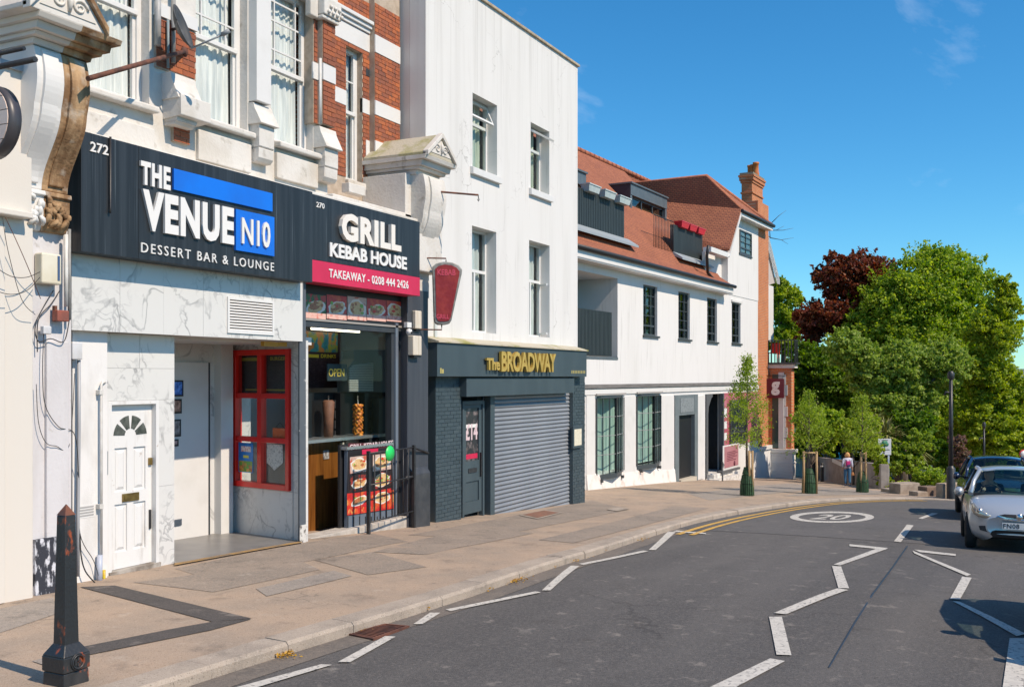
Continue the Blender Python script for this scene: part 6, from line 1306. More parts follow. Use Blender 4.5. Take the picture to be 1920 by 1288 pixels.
# bow windows on the ground floor
teal_in = M('pale_teal_room', (.42, .55, .49), .9, (.68, .78, .72), 1.5, .4, .6, (5, 5, .3))
for h in gw:
    u0, u1, z0, z1 = h; w_ = thing  # noqa
    pj = .22; um = (u0+u1)/2; A_, M_, B_ = (u0, .02), (um, pj), (u1, .02)
    f = MB(F3); f.ext_z([(u0-.05, -.02), (um, pj+.05), (u1+.05, -.02)], z0-.16, z0-.02); bw = f.build('bow_window', frame_d, lb_)
    f = MB(F3); f.ext_z([(u0-.02, -.02), (um, pj+.03), (u1+.02, -.02)], z1, z1+.06); f.build('head', frame_d, bw)
    for (P0, P1) in ((A_, M_), (M_, B_)):
        def L(t, d=0.): return (P0[0]+(P1[0]-P0[0])*t, P0[1]+(P1[1]-P0[1])*t+d)
        for t in (0, .33, .66, 1):
            r = .028 if t in (0, 1) else .014; c_ = L(t); f = MB(F3); f.box(c_[0]-r, c_[0]+r, c_[1]-r, c_[1]+r, z0-.02, z1); f.build('glazing_bar', frame_d, bw)
        for q in range(1, 4): zz = z0+(z1-z0)*q/4; f = MB(F3); f.tube([L(0)+(zz,), L(1)+(zz,)], .013, 6); f.build('glazing_bar', M('grey_bar', (.3, .31, .31), .5), bw)
        f = MB(F3); a_, b_ = L(0, -.01), L(1, -.01); f.add([a_+(z0,), b_+(z0,), b_+(z1,), a_+(z1,)], [(0, 1, 2, 3)]); f.build('pane', glass_d, bw)
    f = MB(F3); f.box(u0, u1, -.34, -.30, z0, z1); f.build('room_wall', teal_in, bw)
    f = MB(F3); f.box(u0, u1, -.85, .0, z0-.03, z0-.0); f.build('window_board', white_p, bw)
    f = MB(F3); f.box(u0+.2, u0+.3, -.02, pj*.6, z0-.26, z0-.165); f.box(u1-.3, u1-.2, -.02, pj*.6, z0-.26, z0-.165); f.build('bracket', frame_d, bw)
    f = MB(F3); f.box(u0-.1, u1+.05, 0, .10, z1+.09, z1+.15); f.build('drip_board', M('weathered_board', (.35, .33, .31), .8), bw)
# sloping plinth
zpl = lambda u: zp(F3.P(u, 0, 0)[0])
mb = MB(F3)
ua_, ub_ = F3.u(1098), gate[0]-.02; n = 12
for k in range(n):
    a, b = ua_+(ub_-ua_)*k/n, ua_+(ub_-ua_)*(k+1)/n; g0, g1 = zpl(a), zpl(b)
    mb.hexa([(a, -.05, g0-.3), (b, -.05, g1-.3), (b, .12, g1-.3), (a, .12, g0-.3), (a, -.05, g0+.55), (b, -.05, g1+.55), (b, .04, g1+.45), (a, .04, g0+.45)])
mb.build('plinth', M('stained_white_plinth', (.74, .71, .67), .85, (.55, .44, .38), 2, .55, .75, bump=.4, bscale=14), lb_)
# gate doorway
g0 = zpl(gate[0]); gg = thing('passage_gate', 'grey panelled passage doorway with a dark opening in the white building', 'gate', F3.P((gate[0]+gate[1])/2, 0, g0))
gm = M('grey_door_surround', (.13, .16, .17), .6, (.16, .19, .20), 3)
zt_ = F3.z(1272, 779)
mb = MB(F3); mb.box(gate[0], F3.u(1271.5), -.2, .04, g0-.5, gate[3]); mb.box(F3.u(1301), gate[1], -.2, .04, g0-.6, gate[3]); mb.box(F3.u(1271.5), F3.u(1301), -.2, .03, zt_, gate[3]); mb.build('surround', gm, gg)
mb = MB(F3); mb.box(F3.u(1274), F3.u(1299), .031, .045, zt_+.1, gate[3]-.12); mb.build('name_panel', M('name_panel_grey', (.22, .25, .26), .6, (.15, .17, .18), 16, .5, .6), gg)
mb = MB(F3); mb.box(F3.u(1271.5), F3.u(1301), -.18, -.12, g0-.5, zt_); mb.build('dark_opening', M('opening_near_black', (.012, .014, .016), .5), gg)  # near-black sheet stands in for the shade inside the opening
mb = MB(F3); mb.box(F3.u(1271.5), F3.u(1301), -.12, .12, g0-.6, g0+.02); mb.build('step', M('stone_step', (.5, .45, .36), .8), gg)
# pub entrance porch
g1 = zpl(porch[0]); pt = thing('pub_entrance', 'dark timber pub porch with white steps', 'entrance', F3.P((porch[0]+porch[1])/2, 0, g1))
blkd = M('black_timber', (.02, .022, .025), .5); gp = M('grey_timber_post', (.10, .105, .11), .6)
mb = MB(F3); mb.box(porch[0], porch[1], -.9, -.8, g1-1, porch[3]); mb.build('door', blkd, pt); mb = MB(F3); mb.box(porch[1]+.001, porch[1]+.05, -.9, -.251, g1-1, porch[3]); mb.box(porch[0], porch[1], -.8, -.251, porch[3], porch[3]+.05); mb.build('porch_lining', blkd, pt)
mb = MB(F3); bx(mb, F3, 1335, 1342, 804, 816, -.8, -.77); mb.build('door_notice', M('door_notice', (.5, .4, .38), .5, (.4, .1, .1), 20), pt)
mb = MB(F3); mb.box(porch[0]+.01, porch[0]+.22, -.15, .06, g1-.2, porch[3]); mb.build('post', gp, pt); mb = MB(F3); mb.box(porch[1]-.12, porch[1]-.005, -.15, .05, g1-.2, porch[3]); mb.build('post', gp, pt)
mb = MB(F3); zz = porch[3]; pts = [(porch[0]+.22, zz-.05)]+[(porch[0]+.22+.75*math.sin(t*math.pi/16), zz-.05-.75*(1-math.cos(t*math.pi/16))) for t in range(0)]
mb.ext_v([(porch[0]+.221, zz-.9), (porch[0]+.32, zz-.9), (porch[0]+.42, zz-.5), (porch[0]+.75, zz-.16), (porch[0]+.9, zz-.12), (porch[0]+.9, zz-.01), (porch[0]+.221, zz-.01)], -.1, .02); mb.build('bracket', gp, pt)
for k in range(3): mb = MB(F3); mb.box(porch[0]-.55+.3*k, porch[1]+.15, -.79 if k == 2 else .1, 1.0-.32*k, g1-.9, g1-.12+.17*k-.002*k); mb.build('step', M('white_step', (.66, .64, .60), .8, (.45, .43, .4), 5), pt, bevel=.01)
mb = MB(F3); mb.tube([(porch[0]-.7, .95, g1-.3), (porch[0]-.7, .95, g1+.55), (porch[0]-.55, .95, g1+.68), (porch[0]+.35, .6, g1+.72), (porch[0]+.35, .6, g1+.2)], .03, 8); mb.build('handrail', gp, pt)
# pink poster wall and window at the pub
pk = M('rose_pink_hoarding', (.40, .10, .13), .6, (.5, .2, .24), 1.2, .5, .7)
x0_, x1_ = F3.u(1356), uBr; zA, zB = F3.z(1356, 838), F3.z(1356, 737)
mb = MB(F3); mb.box(x0_, x1_, .0, .03, zA, zB); pkp = mb.build('pink_panel', pk, lb_)
mb = MB(F3)
for (xx, yy, w2, h2) in ((1357, 765, 6, 18), (1358, 790, 5, 14), (1357, 812, 6, 14)): bx(mb, F3, xx, xx+w2, yy, yy+h2, .031, .036)
mb.build('white_mark', let_s, pkp)
hw = (F3.u(1366), F3.u(1396), F3.z(1366, 833), F3.z(1366, 750)); u0, u1, z0, z1 = hw
f = MB(F3); t = .1; f.box(u0, u0+t, .031, .1, z0, z1); f.box(u1-t, u1, .031, .1, z0, z1); f.box(u0+t, u1-t, .031, .1, z0, z0+t); f.box(u0+t, u1-t, .031, .1, z1-t, z1); wv = f.build('pub_window', frame_d, lb_)
f = MB(F3); f.box((u0+u1)/2-.04, (u0+u1)/2+.04, .035, .09, z0+t, z1-t); f.box(u0+t, u1-t, .036, .088, (z0*.4+z1*.6)-.04, (z0*.4+z1*.6)+.04); f.box(u0+t, u1-t, .036, .088, (z0*.75+z1*.25)-.04, (z0*.75+z1*.25)+.04); f.build('glazing_bar', frame_d, wv)
f = MB(F3); f.box(u0+t, u1-t, .032, .04, z0+t, z1-t); f.build('pane', M('dark_pane', (.03, .04, .045), .06, (.3, .35, .3), 2, .62, .75), wv)
# pub board standing in front of the wall
ab = thing('pub_menu_board', 'pink upright pub notice board in a white frame by the porch steps', 'board', F3.P(F3.u(1372, .35), .35, zpl(F3.u(1372))))
mb = MB(F3); bx(mb, F3, 1356, 1387, 836, 884, .30, .34); mb.build('frame', white_p, ab, bevel=.01); mb = MB(F3); bx(mb, F3, 1358.5, 1384.5, 838, 878, .341, .35); pbd = mb.build('panel', M('dusky_pink', (.42, .19, .21), .6, (.36, .15, .17), 2), ab, bevel=.01)
mb = MB(F3)
for k in range(6): bx(mb, F3, 1363, 1363+(16, 20, 15, 19, 12, 17)[k], 848+k*3.1, 849.2+k*3.1, .351, .354)
c_ = F3.uz(1377, 868, .35); mb.lathe((c_[0], .351, c_[1]), [(0, 0), (.11, 0), (.11, .005), (0, .005)], 16, 'v'); mb.build('print', M('plum_print', (.12, .02, .04), .6), pbd)
mb = MB(F3); bx(mb, F3, 1355, 1388, 884, 888, .2, .45); mb.build('base', gp, ab)
# brick corner pier
zc1 = F3.z(1421, 392); gE = zpl(uE)
mb = MB(F3); mb.box(uBr, uE, -6, 0, F3.z(1421, 842), zc1+.4); mb.build('brick_corner', orange_b, lb_)
mb = MB(F3); mb.box(uBr-1.9, uE, -.2, .12, gE-1.5, F3.z(1421, 846, .1)); mb.build('corner_plinth', white_b, lb_)
mb = MB(F3); mb.box(uBr-.05, uE, -.1, .2, F3.z(1421, 846, .1), F3.z(1421, 839, .1)); mb.build('plinth_cap', white_p, lb_, bevel=.01)

# ---- roofs
V_E = .45
ev0 = F3.uz(1085, 463, V_E); ev1 = F3.uz(1376, 536, V_E); zE = (ev0[1]+ev1[1])/2
print('eave', ev0, ev1)
VR = -4.6
rd0 = F3.uz(1083, 281, VR); rd1 = F3.uz(1225, 345, VR); zRg = (rd0[1]+rd1[1])/2
print('ridge', rd0, rd1)
uR0 = wall_u0; uV = ev1[0]
uX = F3.u(1340)
def onroof(u, v): return zE+(zRg-zE)*(V_E-v)/(V_E-VR)
rf = MB(F3)
# front slope with a bellcast foot, thick
prof = [(V_E, zE+.02), (V_E-.6, onroof(0, V_E-.6)-.22), (V_E-1.2, onroof(0, V_E-1.2)-.02), (VR, zRg), (VR, zRg-.3), (V_E-.6, zE-.1)]
n = len(prof)
# cut-outs for two inset balconies are built as raised parapets over the slope
rf.ext_u(prof, uR0, uV); rf.ext_u([(VR, zRg), (VR-5, zE), (VR-5, zE-.3), (VR, zRg-.3)], uR0, uV+4)
rof = rf.build('roof', tile_f, lb_)
rtile = M('ridge_tile', (.42, .15, .075), .85, (.3, .1, .055), 5); u = uR0+3
while u < rd1[0]+.5: mb = MB(F3); mb.tube([(u, VR, zRg+.02), (u+.43, VR, zRg+.02)], [.112, .105], 8); mb.build('ridge_tile', rtile, rof); u += .45
mb = MB(F3); mb.tube([(uR0, V_E+.05, zE-.02), (uV+.03, V_E+.05, zE-.02)], .075, 8); mb.build('gutter', gut, rof)
mb = MB(F3); mb.box(uR0, uV, V_E-.05, V_E-.02, zE-.30, zE-.08); mb.build('fascia_board', white_p, rof)
mb = MB(F3); mb.box(uR0, uV, .0, V_E-.05, zE-.34, zE-.30); mb.build('soffit', M('soffit_white', (.70, .69, .68), .7), rof)
# inset balcony parapets, planters
def on_plane(x, y):   # depth on the slope where the sight line meets it
    lo, hi = VR, V_E
    for _ in range(40):
        m_ = (lo+hi)/2; u_, z_ = F3.uz(x, y, m_)
        if z_ > onroof(u_, m_): hi = m_
        else: lo = m_
    return m_
def parapet(x0, x1, yb0, yt0, yt1, nm, label):
    v = on_plane((x0+x1)/2, yb0)-.05; u0, u1 = F3.u(x0, v), F3.u(x1, v); z1 = F3.z(x1, yt1, v); z0 = onroof(0, v)-.25
    ro = MB(F3).box(u0, u1, v-.12, v, z0, z1).build(nm, char, lb_)
    q = u0
    while q < u1-.03: s_ = MB(F3); s_.box(q, min(q+.10, u1), v+.001, v+.03, z0, z1); s_.build('cladding_board', char, ro); q += .13
    s_ = MB(F3); s_.box(u0, u1, v-1.6, v-.121, z0+.1, z0+.14); s_.build('balcony_floor', zinc, ro)
    s_ = MB(F3); s_.ext_u([(v+.03, z0+.2), (v+.42, z0-.05), (v+.42, z0-.12), (v+.03, z0+.05)], u0-.1, u1+.3); s_.build('lead_apron', M('lead_apron', (.30, .34, .36), .5), ro)
    s_ = MB(F3); s_.box(u1-.12, u1, v-2.2, v-.121, z0, z1-.02); s_.build('side_cheek', char, ro)
    return v, u0, u1, z1
vb1, pu0, pu1, pz1 = parapet(1050, 1170, 428, 352, 384, 'balcony_parapet', '')
vb2, qu0, qu1, qz1 = parapet(1262, 1316, 480, 417, 441, 'balcony_parapet', '')
tub = M('pale_zinc_planter', (.38, .46, .47), .5, (.46, .53, .53), 4); rtub = M('red_planter', (.55, .02, .04), .4)
for (x0, x1, yt, yb, lab) in ((1098, 1122, 345, 358, 'pale zinc planter on the roof balcony parapet, left of three'), (1128, 1151, 357, 370, 'pale zinc planter on the roof balcony parapet, middle of three'), (1156, 1179, 368, 381, 'pale zinc planter on the roof balcony parapet, right of three')):
    u0, u1 = F3.u(x0, vb1+.15), F3.u(x1, vb1+.15); c_ = (u0+u1)/2; z0 = pz1-.02
    z0 = pz1-.06
    t_ = thing('planter', lab, 'planter', F3.P(c_, vb1, z0), 'zinc planters on the balcony'); h_ = (u1-u0)/2
    mb = MB(F3); mb.taper((c_, vb1+.10), (h_*.78, .12), (h_*.9, .16), z0, z0+.2); mb.build('trough', tub, t_); mb = MB(F3); mb.box(c_-h_*.94, c_+h_*.94, vb1-.08, vb1+.28, z0+.2, z0+.235); mb.build('rim', tub, t_)
for (x0, x1, yt, yb, lab) in ((1274, 1292, 416, 428, 'red planter on the charcoal balcony, left of three'), (1290, 1307, 420, 433, 'red planter on the charcoal balcony, middle of three'), (1306, 1322, 428, 440, 'red planter on the charcoal balcony, right of three')):
    u0, u1 = F3.u(x0, vb2+.15), F3.u(x1, vb2+.15); c_ = (u0+u1)/2; h_ = (u1-u0)/2; z0 = qz1-.04
    t_ = thing('planter', lab, 'planter', F3.P(c_, vb2, z0), 'red planters on the balcony')
    mb = MB(F3); mb.taper((c_, vb2+.05), (h_*.66, .12), (h_*.8, .17), z0, z0+.2); mb.build('trough', rtub, t_); mb = MB(F3); mb.box(c_-h_*.84, c_+h_*.84, vb2-.13, vb2+.23, z0+.2, z0+.235); mb.build('rim', rtub, t_)
# dormers
def dormer(x0, x1, yt0, yb, v, vb):
    u0, u1 = F3.u(x0, v), F3.u(x1, v); z1 = F3.z(x0, yt0, v); z0 = z1-2.3
    dm = MB(F3).box(u0, u0+.18, vb, v, z0, z1-.5).build('dormer', zinc, lb_)
    s_ = MB(F3); s_.box(u1-.18, u1, vb, v, z0, z1-.5); s_.build('cheek', zinc, dm); s_ = MB(F3); s_.box(u0, u1, vb, v+.02, z1-.5, z1-.06); s_.build('head', zinc, dm); s_ = MB(F3); s_.box(u0-.05, u1+.05, vb, v+.08, z1-.06, z1); s_.build('flat_roof', zinc, dm)
    s_ = MB(F3); s_.box(u0-.004, u0-.001, vb, v-.01, z0, z1-.07); s_.build('side_cladding', M('dark_plum_cladding', (.035, .028, .035), .6), dm)
    s_ = MB(F3); a, b = u0+.18, u1-.18
    for q in range(4): uu = a+(b-a)*q/3; s_.box(uu-.04, uu+.04, v-.16, v-.1, z0, z1-.5)
    s_.box(a, b, v-.15, v-.11, z1-.58, z1-.5); s_.build('door_frame', frame_d, dm)
    s_ = MB(F3); s_.box(a, b, v-.14, v-.135, z0, z1-.5); s_.build('pane', glass_d, dm)
    s_ = MB(F3); s_.box(a, b, v-.7, v-.65, z0, z1-.5); s_.build('room_wall', M('dormer_room', (.25, .22, .2), .9, (.5, .52, .5), 1.2, .45, .55, (4, 4, .4)), dm)
    return u0, u1, z0, z1
dormer(1182, 1250, 341, 470, -2.2, -4.4)
dormer(1030, 1098, 296, 400, -2.2, -4.4)
# balcony railing between the dormer and the charcoal parapet
rb = MB(F3); a, b = F3.u(1226, vb2), F3.u(1262, vb2); z1 = F3.z(1262, 416, vb2)
rb.tube([(a, vb2, z1), (b, vb2, z1)], .02, 6)
for q in range(14): uu = a+(b-a)*q/13; rb.tube([(uu, vb2, z1-1.2), (uu, vb2, z1)], .012, 5)
rb.build('balcony_railing', black_m, lb_)
# cross wing with half hip at the right end
A_ = F3.P(F3.u(1225, -5.2), -5.2, F3.z(1225, 345, -5.2)); zr2 = F3.z(1325, 331, -1.0); B_u = F3.u(1325, -1.0)
uw0, uw1 = F3.u(1366, .05), uE
rg_u = (F3.u(1368, .05)+uE)/2 - .2
zr2 = F3.z(1325, 331, -1.2); rg_u = F3.u(1325, -1.2)
Cc = F3.uz(1390, 397, .35); Dd = F3.uz(1448, 421, .35); Ee = F3.uz(1368, 470, .35); zlow = F3.z(1318, 470, .35)
ul = F3.u(1322, .3)
Z_C = (Cc[1]+Dd[1])/2
mb = MB(F3)
rid_b = (rg_u, -9, zr2); rid_f = (rg_u, -1.2, zr2)
Lf = (Cc[0], .35, Z_C); Le = (Ee[0], .35, Ee[1]); Lb = (Ee[0], -9, Ee[1]); Rt = (Dd[0], .35, Z_C); Rb = (Dd[0], -9, Z_C)
mb.add([rid_b, rid_f, Lf, Le, Lb], [(0, 1, 2), (0, 2, 3), (0, 3, 4)])
cs_ = mb.build('cross_roof_slope', tile_s, lb_); cs_.modifiers.new('s', 'SOLIDIFY').thickness = .12
mb = MB(F3); mb.add([rid_f, Lf, Rt], [(0, 1, 2)]); o = mb.build('half_hip', tile_f, lb_); o.modifiers.new('s', 'SOLIDIFY').thickness = .12
mb = MB(F3); mb.add([rid_f, rid_b, Rb, Rt], [(0, 1, 2, 3)]); o = mb.build('cross_roof_slope', tile_s, lb_); o.modifiers.new('s', 'SOLIDIFY').thickness = .12
mb = MB(F3); mb.tube([rid_b, rid_f, Lf], .10, 8); mb.tube([rid_f, Rt], .09, 8); mb.build('hip_tiles', MAT['ridge_tile'], lb_)
mb = MB(F3); mb.tube([(Lf[0]-.1, .42, Z_C-.03), (Rt[0]+.05, .42, Z_C-.03)], .08, 8); mb.build('gutter', gut, lb_)
mb = MB(F3); mb.box(Lf[0], Rt[0], .02, .38, Z_C-.25, Z_C-.1); mb.build('eave_soffit', white_p, lb_)
# gable wall
gwin = (F3.u(1386, .02), F3.u(1408, .02), F3.z(1386, 474, .02), F3.z(1386, 430, .02))
g_ = MB(F3); g_.ext_v([(uw0, ztop), (uBr, ztop), (uBr, Z_C-.1), (Lf[0]+.05, Z_C-.1), (Le[0]+.1, Le[2]-.2), (uw0, Le[2]-.2)], -.3, .02); g_.build('gable_wall', white_b, lb_)
gx = cott(gwin, .05, 1, 4)
mb = MB(F3); mb.hexa([(Le[0]-.1, .021, Le[2]-.25), (Le[0]+.02, .021, Le[2]-.25), (Le[0]+.02, .38, Le[2]-.25), (Le[0]-.1, .38, Le[2]-.25), (Lf[0]-.1, .021, Z_C-.1), (Lf[0]+.04, .021, Z_C-.1), (Lf[0]+.04, .38, Z_C-.1), (Lf[0]-.1, .38, Z_C-.1)]); mb.build('bargeboard', white_p, lb_)
mb = MB(F3); mb.box(F3.u(1334, .35), Le[0], .0, .34, Le[2]-.3, Le[2]-.1); mb.build('eave_return', white_p, lb_)
mb = MB(F3); mb.tube([(F3.u(1330, .4), .36, Le[2]-.1), (F3.u(1330, .4), .3, Le[2]-.5), (F3.u(1336, .3), .1, Le[2]-1.1), (F3.u(1352, .2), .1, Le[2]-1.5)], .06, 8); mb.build('down_pipe', gut, lb_)
mb = MB(F3); mb.box(F3.u(1334, .0), uw0+.3, -.4, -.26, zE-.2, Le[2]-.15); mb.build('link_wall', white_b, lb_)
# rear bulk
mb = MB(F3); mb.box(wall_u0, uBr-.05, -9, -1.7, zp(48)-1, zE-.4); mb.build('rear_bulk', white_b, lb_)
# chimney
ch = thing('chimney', 'tall orange brick chimney stack with clay pots on the tiled roof', 'chimney', F3.P(F3.u(1410, -2), -2, Z_C))
vch = -1.6; c0_, c1_ = F3.u(1410, vch), F3.u(1430, vch); ct = F3.z(1410, 342, vch); wd2 = .55
mb = MB(F3); mb.box(c0_, c1_, vch-.55, vch, Z_C-1.5, ct); mb.build('stack', orange_b, ch)
for (o, z0, z1) in ((.05, ct, ct+.12), (.10, ct+.12, ct+.3), (.14, ct+.3, ct+.40)): mb = MB(F3); mb.box(c0_-o, c1_+o, vch-.55-o, vch+o, z0+.001, z1); mb.build('corbel_course', orange_b, ch)
mb = MB(F3); mb.box(c0_-.04, c1_+.04, vch-.60, vch+.05, ct-.55, ct-.47); mb.build('corbel_course', orange_b, ch)
mb = MB(F3); mb.box(c0_-.08, c1_+.08, vch-.63, vch+.08, ct+.401, ct+.52); mb.build('cap', M('weathered_cap', (.25, .22, .16), .9, (.15, .14, .1), 6), ch)
potm = M('clay_pot', (.55, .17, .035), .7, (.42, .12, .03), 4)
for k, vv in enumerate((vch-.08, vch-.30, vch-.48)):
    mb = MB(F3); r = .17 if k == 0 else .13; hgt = F3.z(1410, 298, vch)-ct-.52 if k == 0 else .62; mb.lathe(((c0_+c1_)/2+(0, .12, .22)[k], vv, ct+.52), [(r, 0), (r*1.05, .1), (r*.86, .2), (r*.82, hgt-.12), (r*.98, hgt-.1), (r*.98, hgt), (r*.7, hgt)], 14); mb.build('chimney_pot', potm, ch)
# far gable behind the corner
fg = thing('far_gable', 'white bargeboard of a further gable beyond the brick corner', 'gable', F3.P(uE+.2, -1.5, Z_C-3))
p0, p1, p2 = [F3.P(*(lambda q: (q[0], -1.5, q[1]))(F3.uz(x, y, -1.5))) for x, y in ((1436, 450), (1457, 532), (1438, 540))]
mb = MB(); n3 = Vector((F3.e[0], F3.e[1], 0))
def slab(P, Q, w_, d): P, Q = Vector(P), Vector(Q); up_ = Vector((0, 0, 1)); mb.hexa([tuple(P), tuple(P+n3*d), tuple(Q+n3*d), tuple(Q), tuple(P+up_*w_), tuple(P+n3*d+up_*w_), tuple(Q+n3*d+up_*w_), tuple(Q+up_*w_)])
slab(p0, p1, .25, .6); mb.build('bargeboard', white_p, fg)
mb = MB(F3); q = F3.uz(1438, 470, -1.5); mb.box(uE+.01, F3.u(1452, -1.5), -4, -1.55, F3.z(1445, 640, -1.5), F3.z(1445, 535, -1.5)); mb.build('wall', white_b, fg)
mb = MB(F3); mb.ext_v([F3.uz(1440, 460, -1.6), F3.uz(1455, 530, -1.6), F3.uz(1440, 535, -1.6)], -4, -1.6); mb.build('gable_end', M('warm_grey_gable', (.5, .45, .42), .8), fg)  # gable end in one warm grey, darker than the white boards

# ---- corner extension with balcony
VX = Frame(*F3.P(uE, 0, 0)[:2], F3.ang-R(90)).u(1486)
ex = thing('corner_extension', 'low orange brick pub extension on a white base with a roof terrace', 'building', F3.P(uE+1, .6, gE))
zb_ = F3.z(1455, 846, .6); ztx = F3.z(1460, 690, .6); uX1 = uE+.5
mb = MB(F3); mb.box(uE+.002, uX1, -5, VX-.05, zb_, ztx); mb.build('brick_wall', orange_y, ex)
mb = MB(F3); mb.box(uE-.06, uX1, -5, VX+.02, gE-1.6, zb_-.12); mb.build('white_base', M('painted_white_brick', (.74, .71, .67), .8, (.66, .63, .59), 5, .5, .7, (.3, .3, 4), bump=.3), ex)
mb = MB(F3); mb.box(uE-.08, uX1, -5, VX+.06, F3.z(1470, 872, VX)-.05, F3.z(1470, 872, VX)); mb.build('plinth_course', white_p, ex)
mb = MB(F3); mb.box(uE-.12, uX1, -5, VX+.14, zb_-.12, zb_+.06); mb.build('base_cap', white_p, ex, bevel=.02)
mb = MB(F3); mb.box(uE-.06, uX1, -5, VX+.12, ztx+.001, ztx+.18); mb.build('cornice', white_p, ex); mb = MB(F3); mb.box(uE-.16, uX1, -5, VX+.22, ztx+.181, ztx+.27); mb.build('terrace_edge', dgrey, ex)
FX = Frame(*F3.P(uE, 0, 0)[:2], F3.ang-R(90))    # side face that looks up the street; u runs towards the street
wx0, wx1 = FX.u(1448, 0), FX.u(1470, 0)
z0, z1 = FX.z(1455, 840), FX.z(1455, 702)
mb = MB(FX); mb.box(wx0, wx1-.25, .005, .03, z0, z1); mb.build('window_pane', M('teal_pane', (.05, .10, .09), .1), ex)
mb = MB(FX); mb.box(wx1-.25, wx1, .005, .07, z0, z1+.1); mb.build('white_jamb', white_p, ex)
for k in range(7): mb = MB(FX); h_ = (z1-z0)/7; mb.box(wx1, wx1+(.18 if k % 2 else .09), .004, .04, z0+k*h_+.01, z0+(k+1)*h_-.01); mb.build('quoin', white_p, ex)
# terrace railing and red chair
tr = MB(F3); zt_ = ztx+.27; zrail = F3.z(1478, 636, VX)
tr.box(uE-.1, uX1, VX+.12, VX+.15, zrail-.05, zrail)
for q in range(4): uu = uE-.1+q*.18; tr.box(uu, uu+.03, VX+.12, VX+.15, zt_, zrail-.05)
for q in range(16): vv = VX+.12-q*.16; tr.box(uE-.13, uE-.10, vv, vv+.045, zt_, zrail-.05)
tr.box(uE-.13, uE-.10, -1.4, VX+.15, zrail-.05, zrail)
tr.build('terrace_railing', char, ex)
rc = thing('terrace_chair', 'red chair on the pub roof terrace behind the railing', 'chair', F3.P(uE+.6, .2, zt_))
redc = M('red_chair', (.50, .03, .02), .4)
for (du, dv) in ((0, 0), (.4, 0), (0, .4), (.4, .4)): mb = MB(F3); mb.tube([(uE+.05+du, .0+dv, zt_), (uE+.05+du, .0+dv, zt_+.45)], .02, 6); mb.build('leg', redc, rc)
mb = MB(F3); mb.box(uE+.03, uE+.47, -.02, .42, zt_+.45, zt_+.49); mb.build('seat', redc, rc); mb = MB(F3); mb.box(uE+.45, uE+.49, -.02, .42, zt_+.491, zt_+.95); mb.build('backrest', redc, rc)
# hanging pub sign
gsn = thing('pub_sign', 'square maroon hanging pub sign with a white letter g', 'sign', F3.P(uE, 1.2, 0))
uS = uE-.35; FG = Frame(*F3.P(uS, 0, 0)[:2], F3.ang-R(90)); g0_, g1_ = FG.u(1436.5), FG.u(1470); z0, z1 = FG.z(1437, 746), FG.z(1437, 710)
mb = MB(FG); mb.box(g0_, g1_, -.05, 0, z0, z1); mb.build('panel', M('maroon_panel', (.13, .008, .025), .4), gsn, bevel=.006)
mb = MB(FG); add_text(mb, 'g', FG.u(1446), FG.u(1462), FG.z(1446, 741), FG.z(1446, 715.5), .001, .01, .05); mb.build('letter', let_w, gsn)
mb = MB(FG); mb.tube([(0, -.02, z1+.15), (g1_+.05, -.02, z1+.15)], .02, 6); mb.tube([(0, -.02, z1+.6), (g0_+.2, -.02, z1+.15)], .015, 6); mb.tube([(g0_+.05, -.02, z1), (g0_+.05, -.02, z1+.15)], .01, 5); mb.tube([(g1_-.05, -.02, z1), (g1_-.05, -.02, z1+.15)], .01, 5); mb.build('bracket', black_m, gsn)
# ================================================================== bollard
bc = G(124, 1279); bz = zp(bc.x)
bo = thing('bollard', 'black cast iron bollard with rust patches and a round emblem on its base', 'bollard', (bc.x, bc.y, bz))
bol_m = M('rusty_black_iron', (.022, .024, .026), .42, (.05, .05, .052), 4, .5, .75, (1, 1, .5), (.30, .07, .025), 7, .60, .66, (1.5, 1.5, .7), bump=.2, bscale=40)
pxm = FPX/float(np.dot(np.array([bc.x, bc.y]), fw[:2])); hb = lambda y: bz+(1283-y)/pxm
B_ = lambda: MB()
mb = B_(); mb.taper((bc.x, bc.y), (.112, .112), (.108, .108), bz-.05, hb(1258)); mb.build('plinth', bol_m, bo, bevel=.006)
mb = B_(); mb.taper((bc.x, bc.y), (.116, .116), (.116, .116), hb(1258)+.004, hb(1228)); mb.taper((bc.x, bc.y), (.116, .116), (.064, .064), hb(1228), hb(1207)); mb.build('base_block', bol_m, bo, bevel=.008)
mb = B_(); mb.taper((bc.x, bc.y), (.062, .062), (.045, .045), hb(1207)-.01, hb(969)); mb.build('shaft', bol_m, bo, bevel=.006)
mb = B_(); mb.taper((bc.x, bc.y), (.046, .046), (.002, .002), hb(969)+.001, hb(949)); mb.build('pyramid_cap', M('orange_rust_cap', (.16, .055, .028), .7, (.05, .045, .045), 6, .45, .6), bo)
mb = B_(); zc_ = hb(1240); n = 28
for (r, d) in ((.062, .010), (.052, .016)):
    pts = []
    for (rr, yy) in ((r, -.116), (r, -.116-d), (r-.008, -.116-d), (r-.008, -.116)):
        for k in range(n): a = 6.2832*k/n; pts.append((bc.x+.004+rr*math.cos(a), bc.y+yy, zc_+rr*math.sin(a)))
    mb.add(pts, [(i*n+k, i*n+(k+1) % n, (i+1)*n+(k+1) % n, (i+1)*n+k) for i in range(3) for k in range(n)], True)
for k in range(5):
    a = k*1.2566; r = .02; mb.box(bc.x+r*math.cos(a)-.009, bc.x+r*math.cos(a)+.009, bc.y-.124, bc.y-.112, zc_+r*math.sin(a)-.012, zc_+r*math.sin(a)+.012)
mb.build('emblem', bol_m, bo)

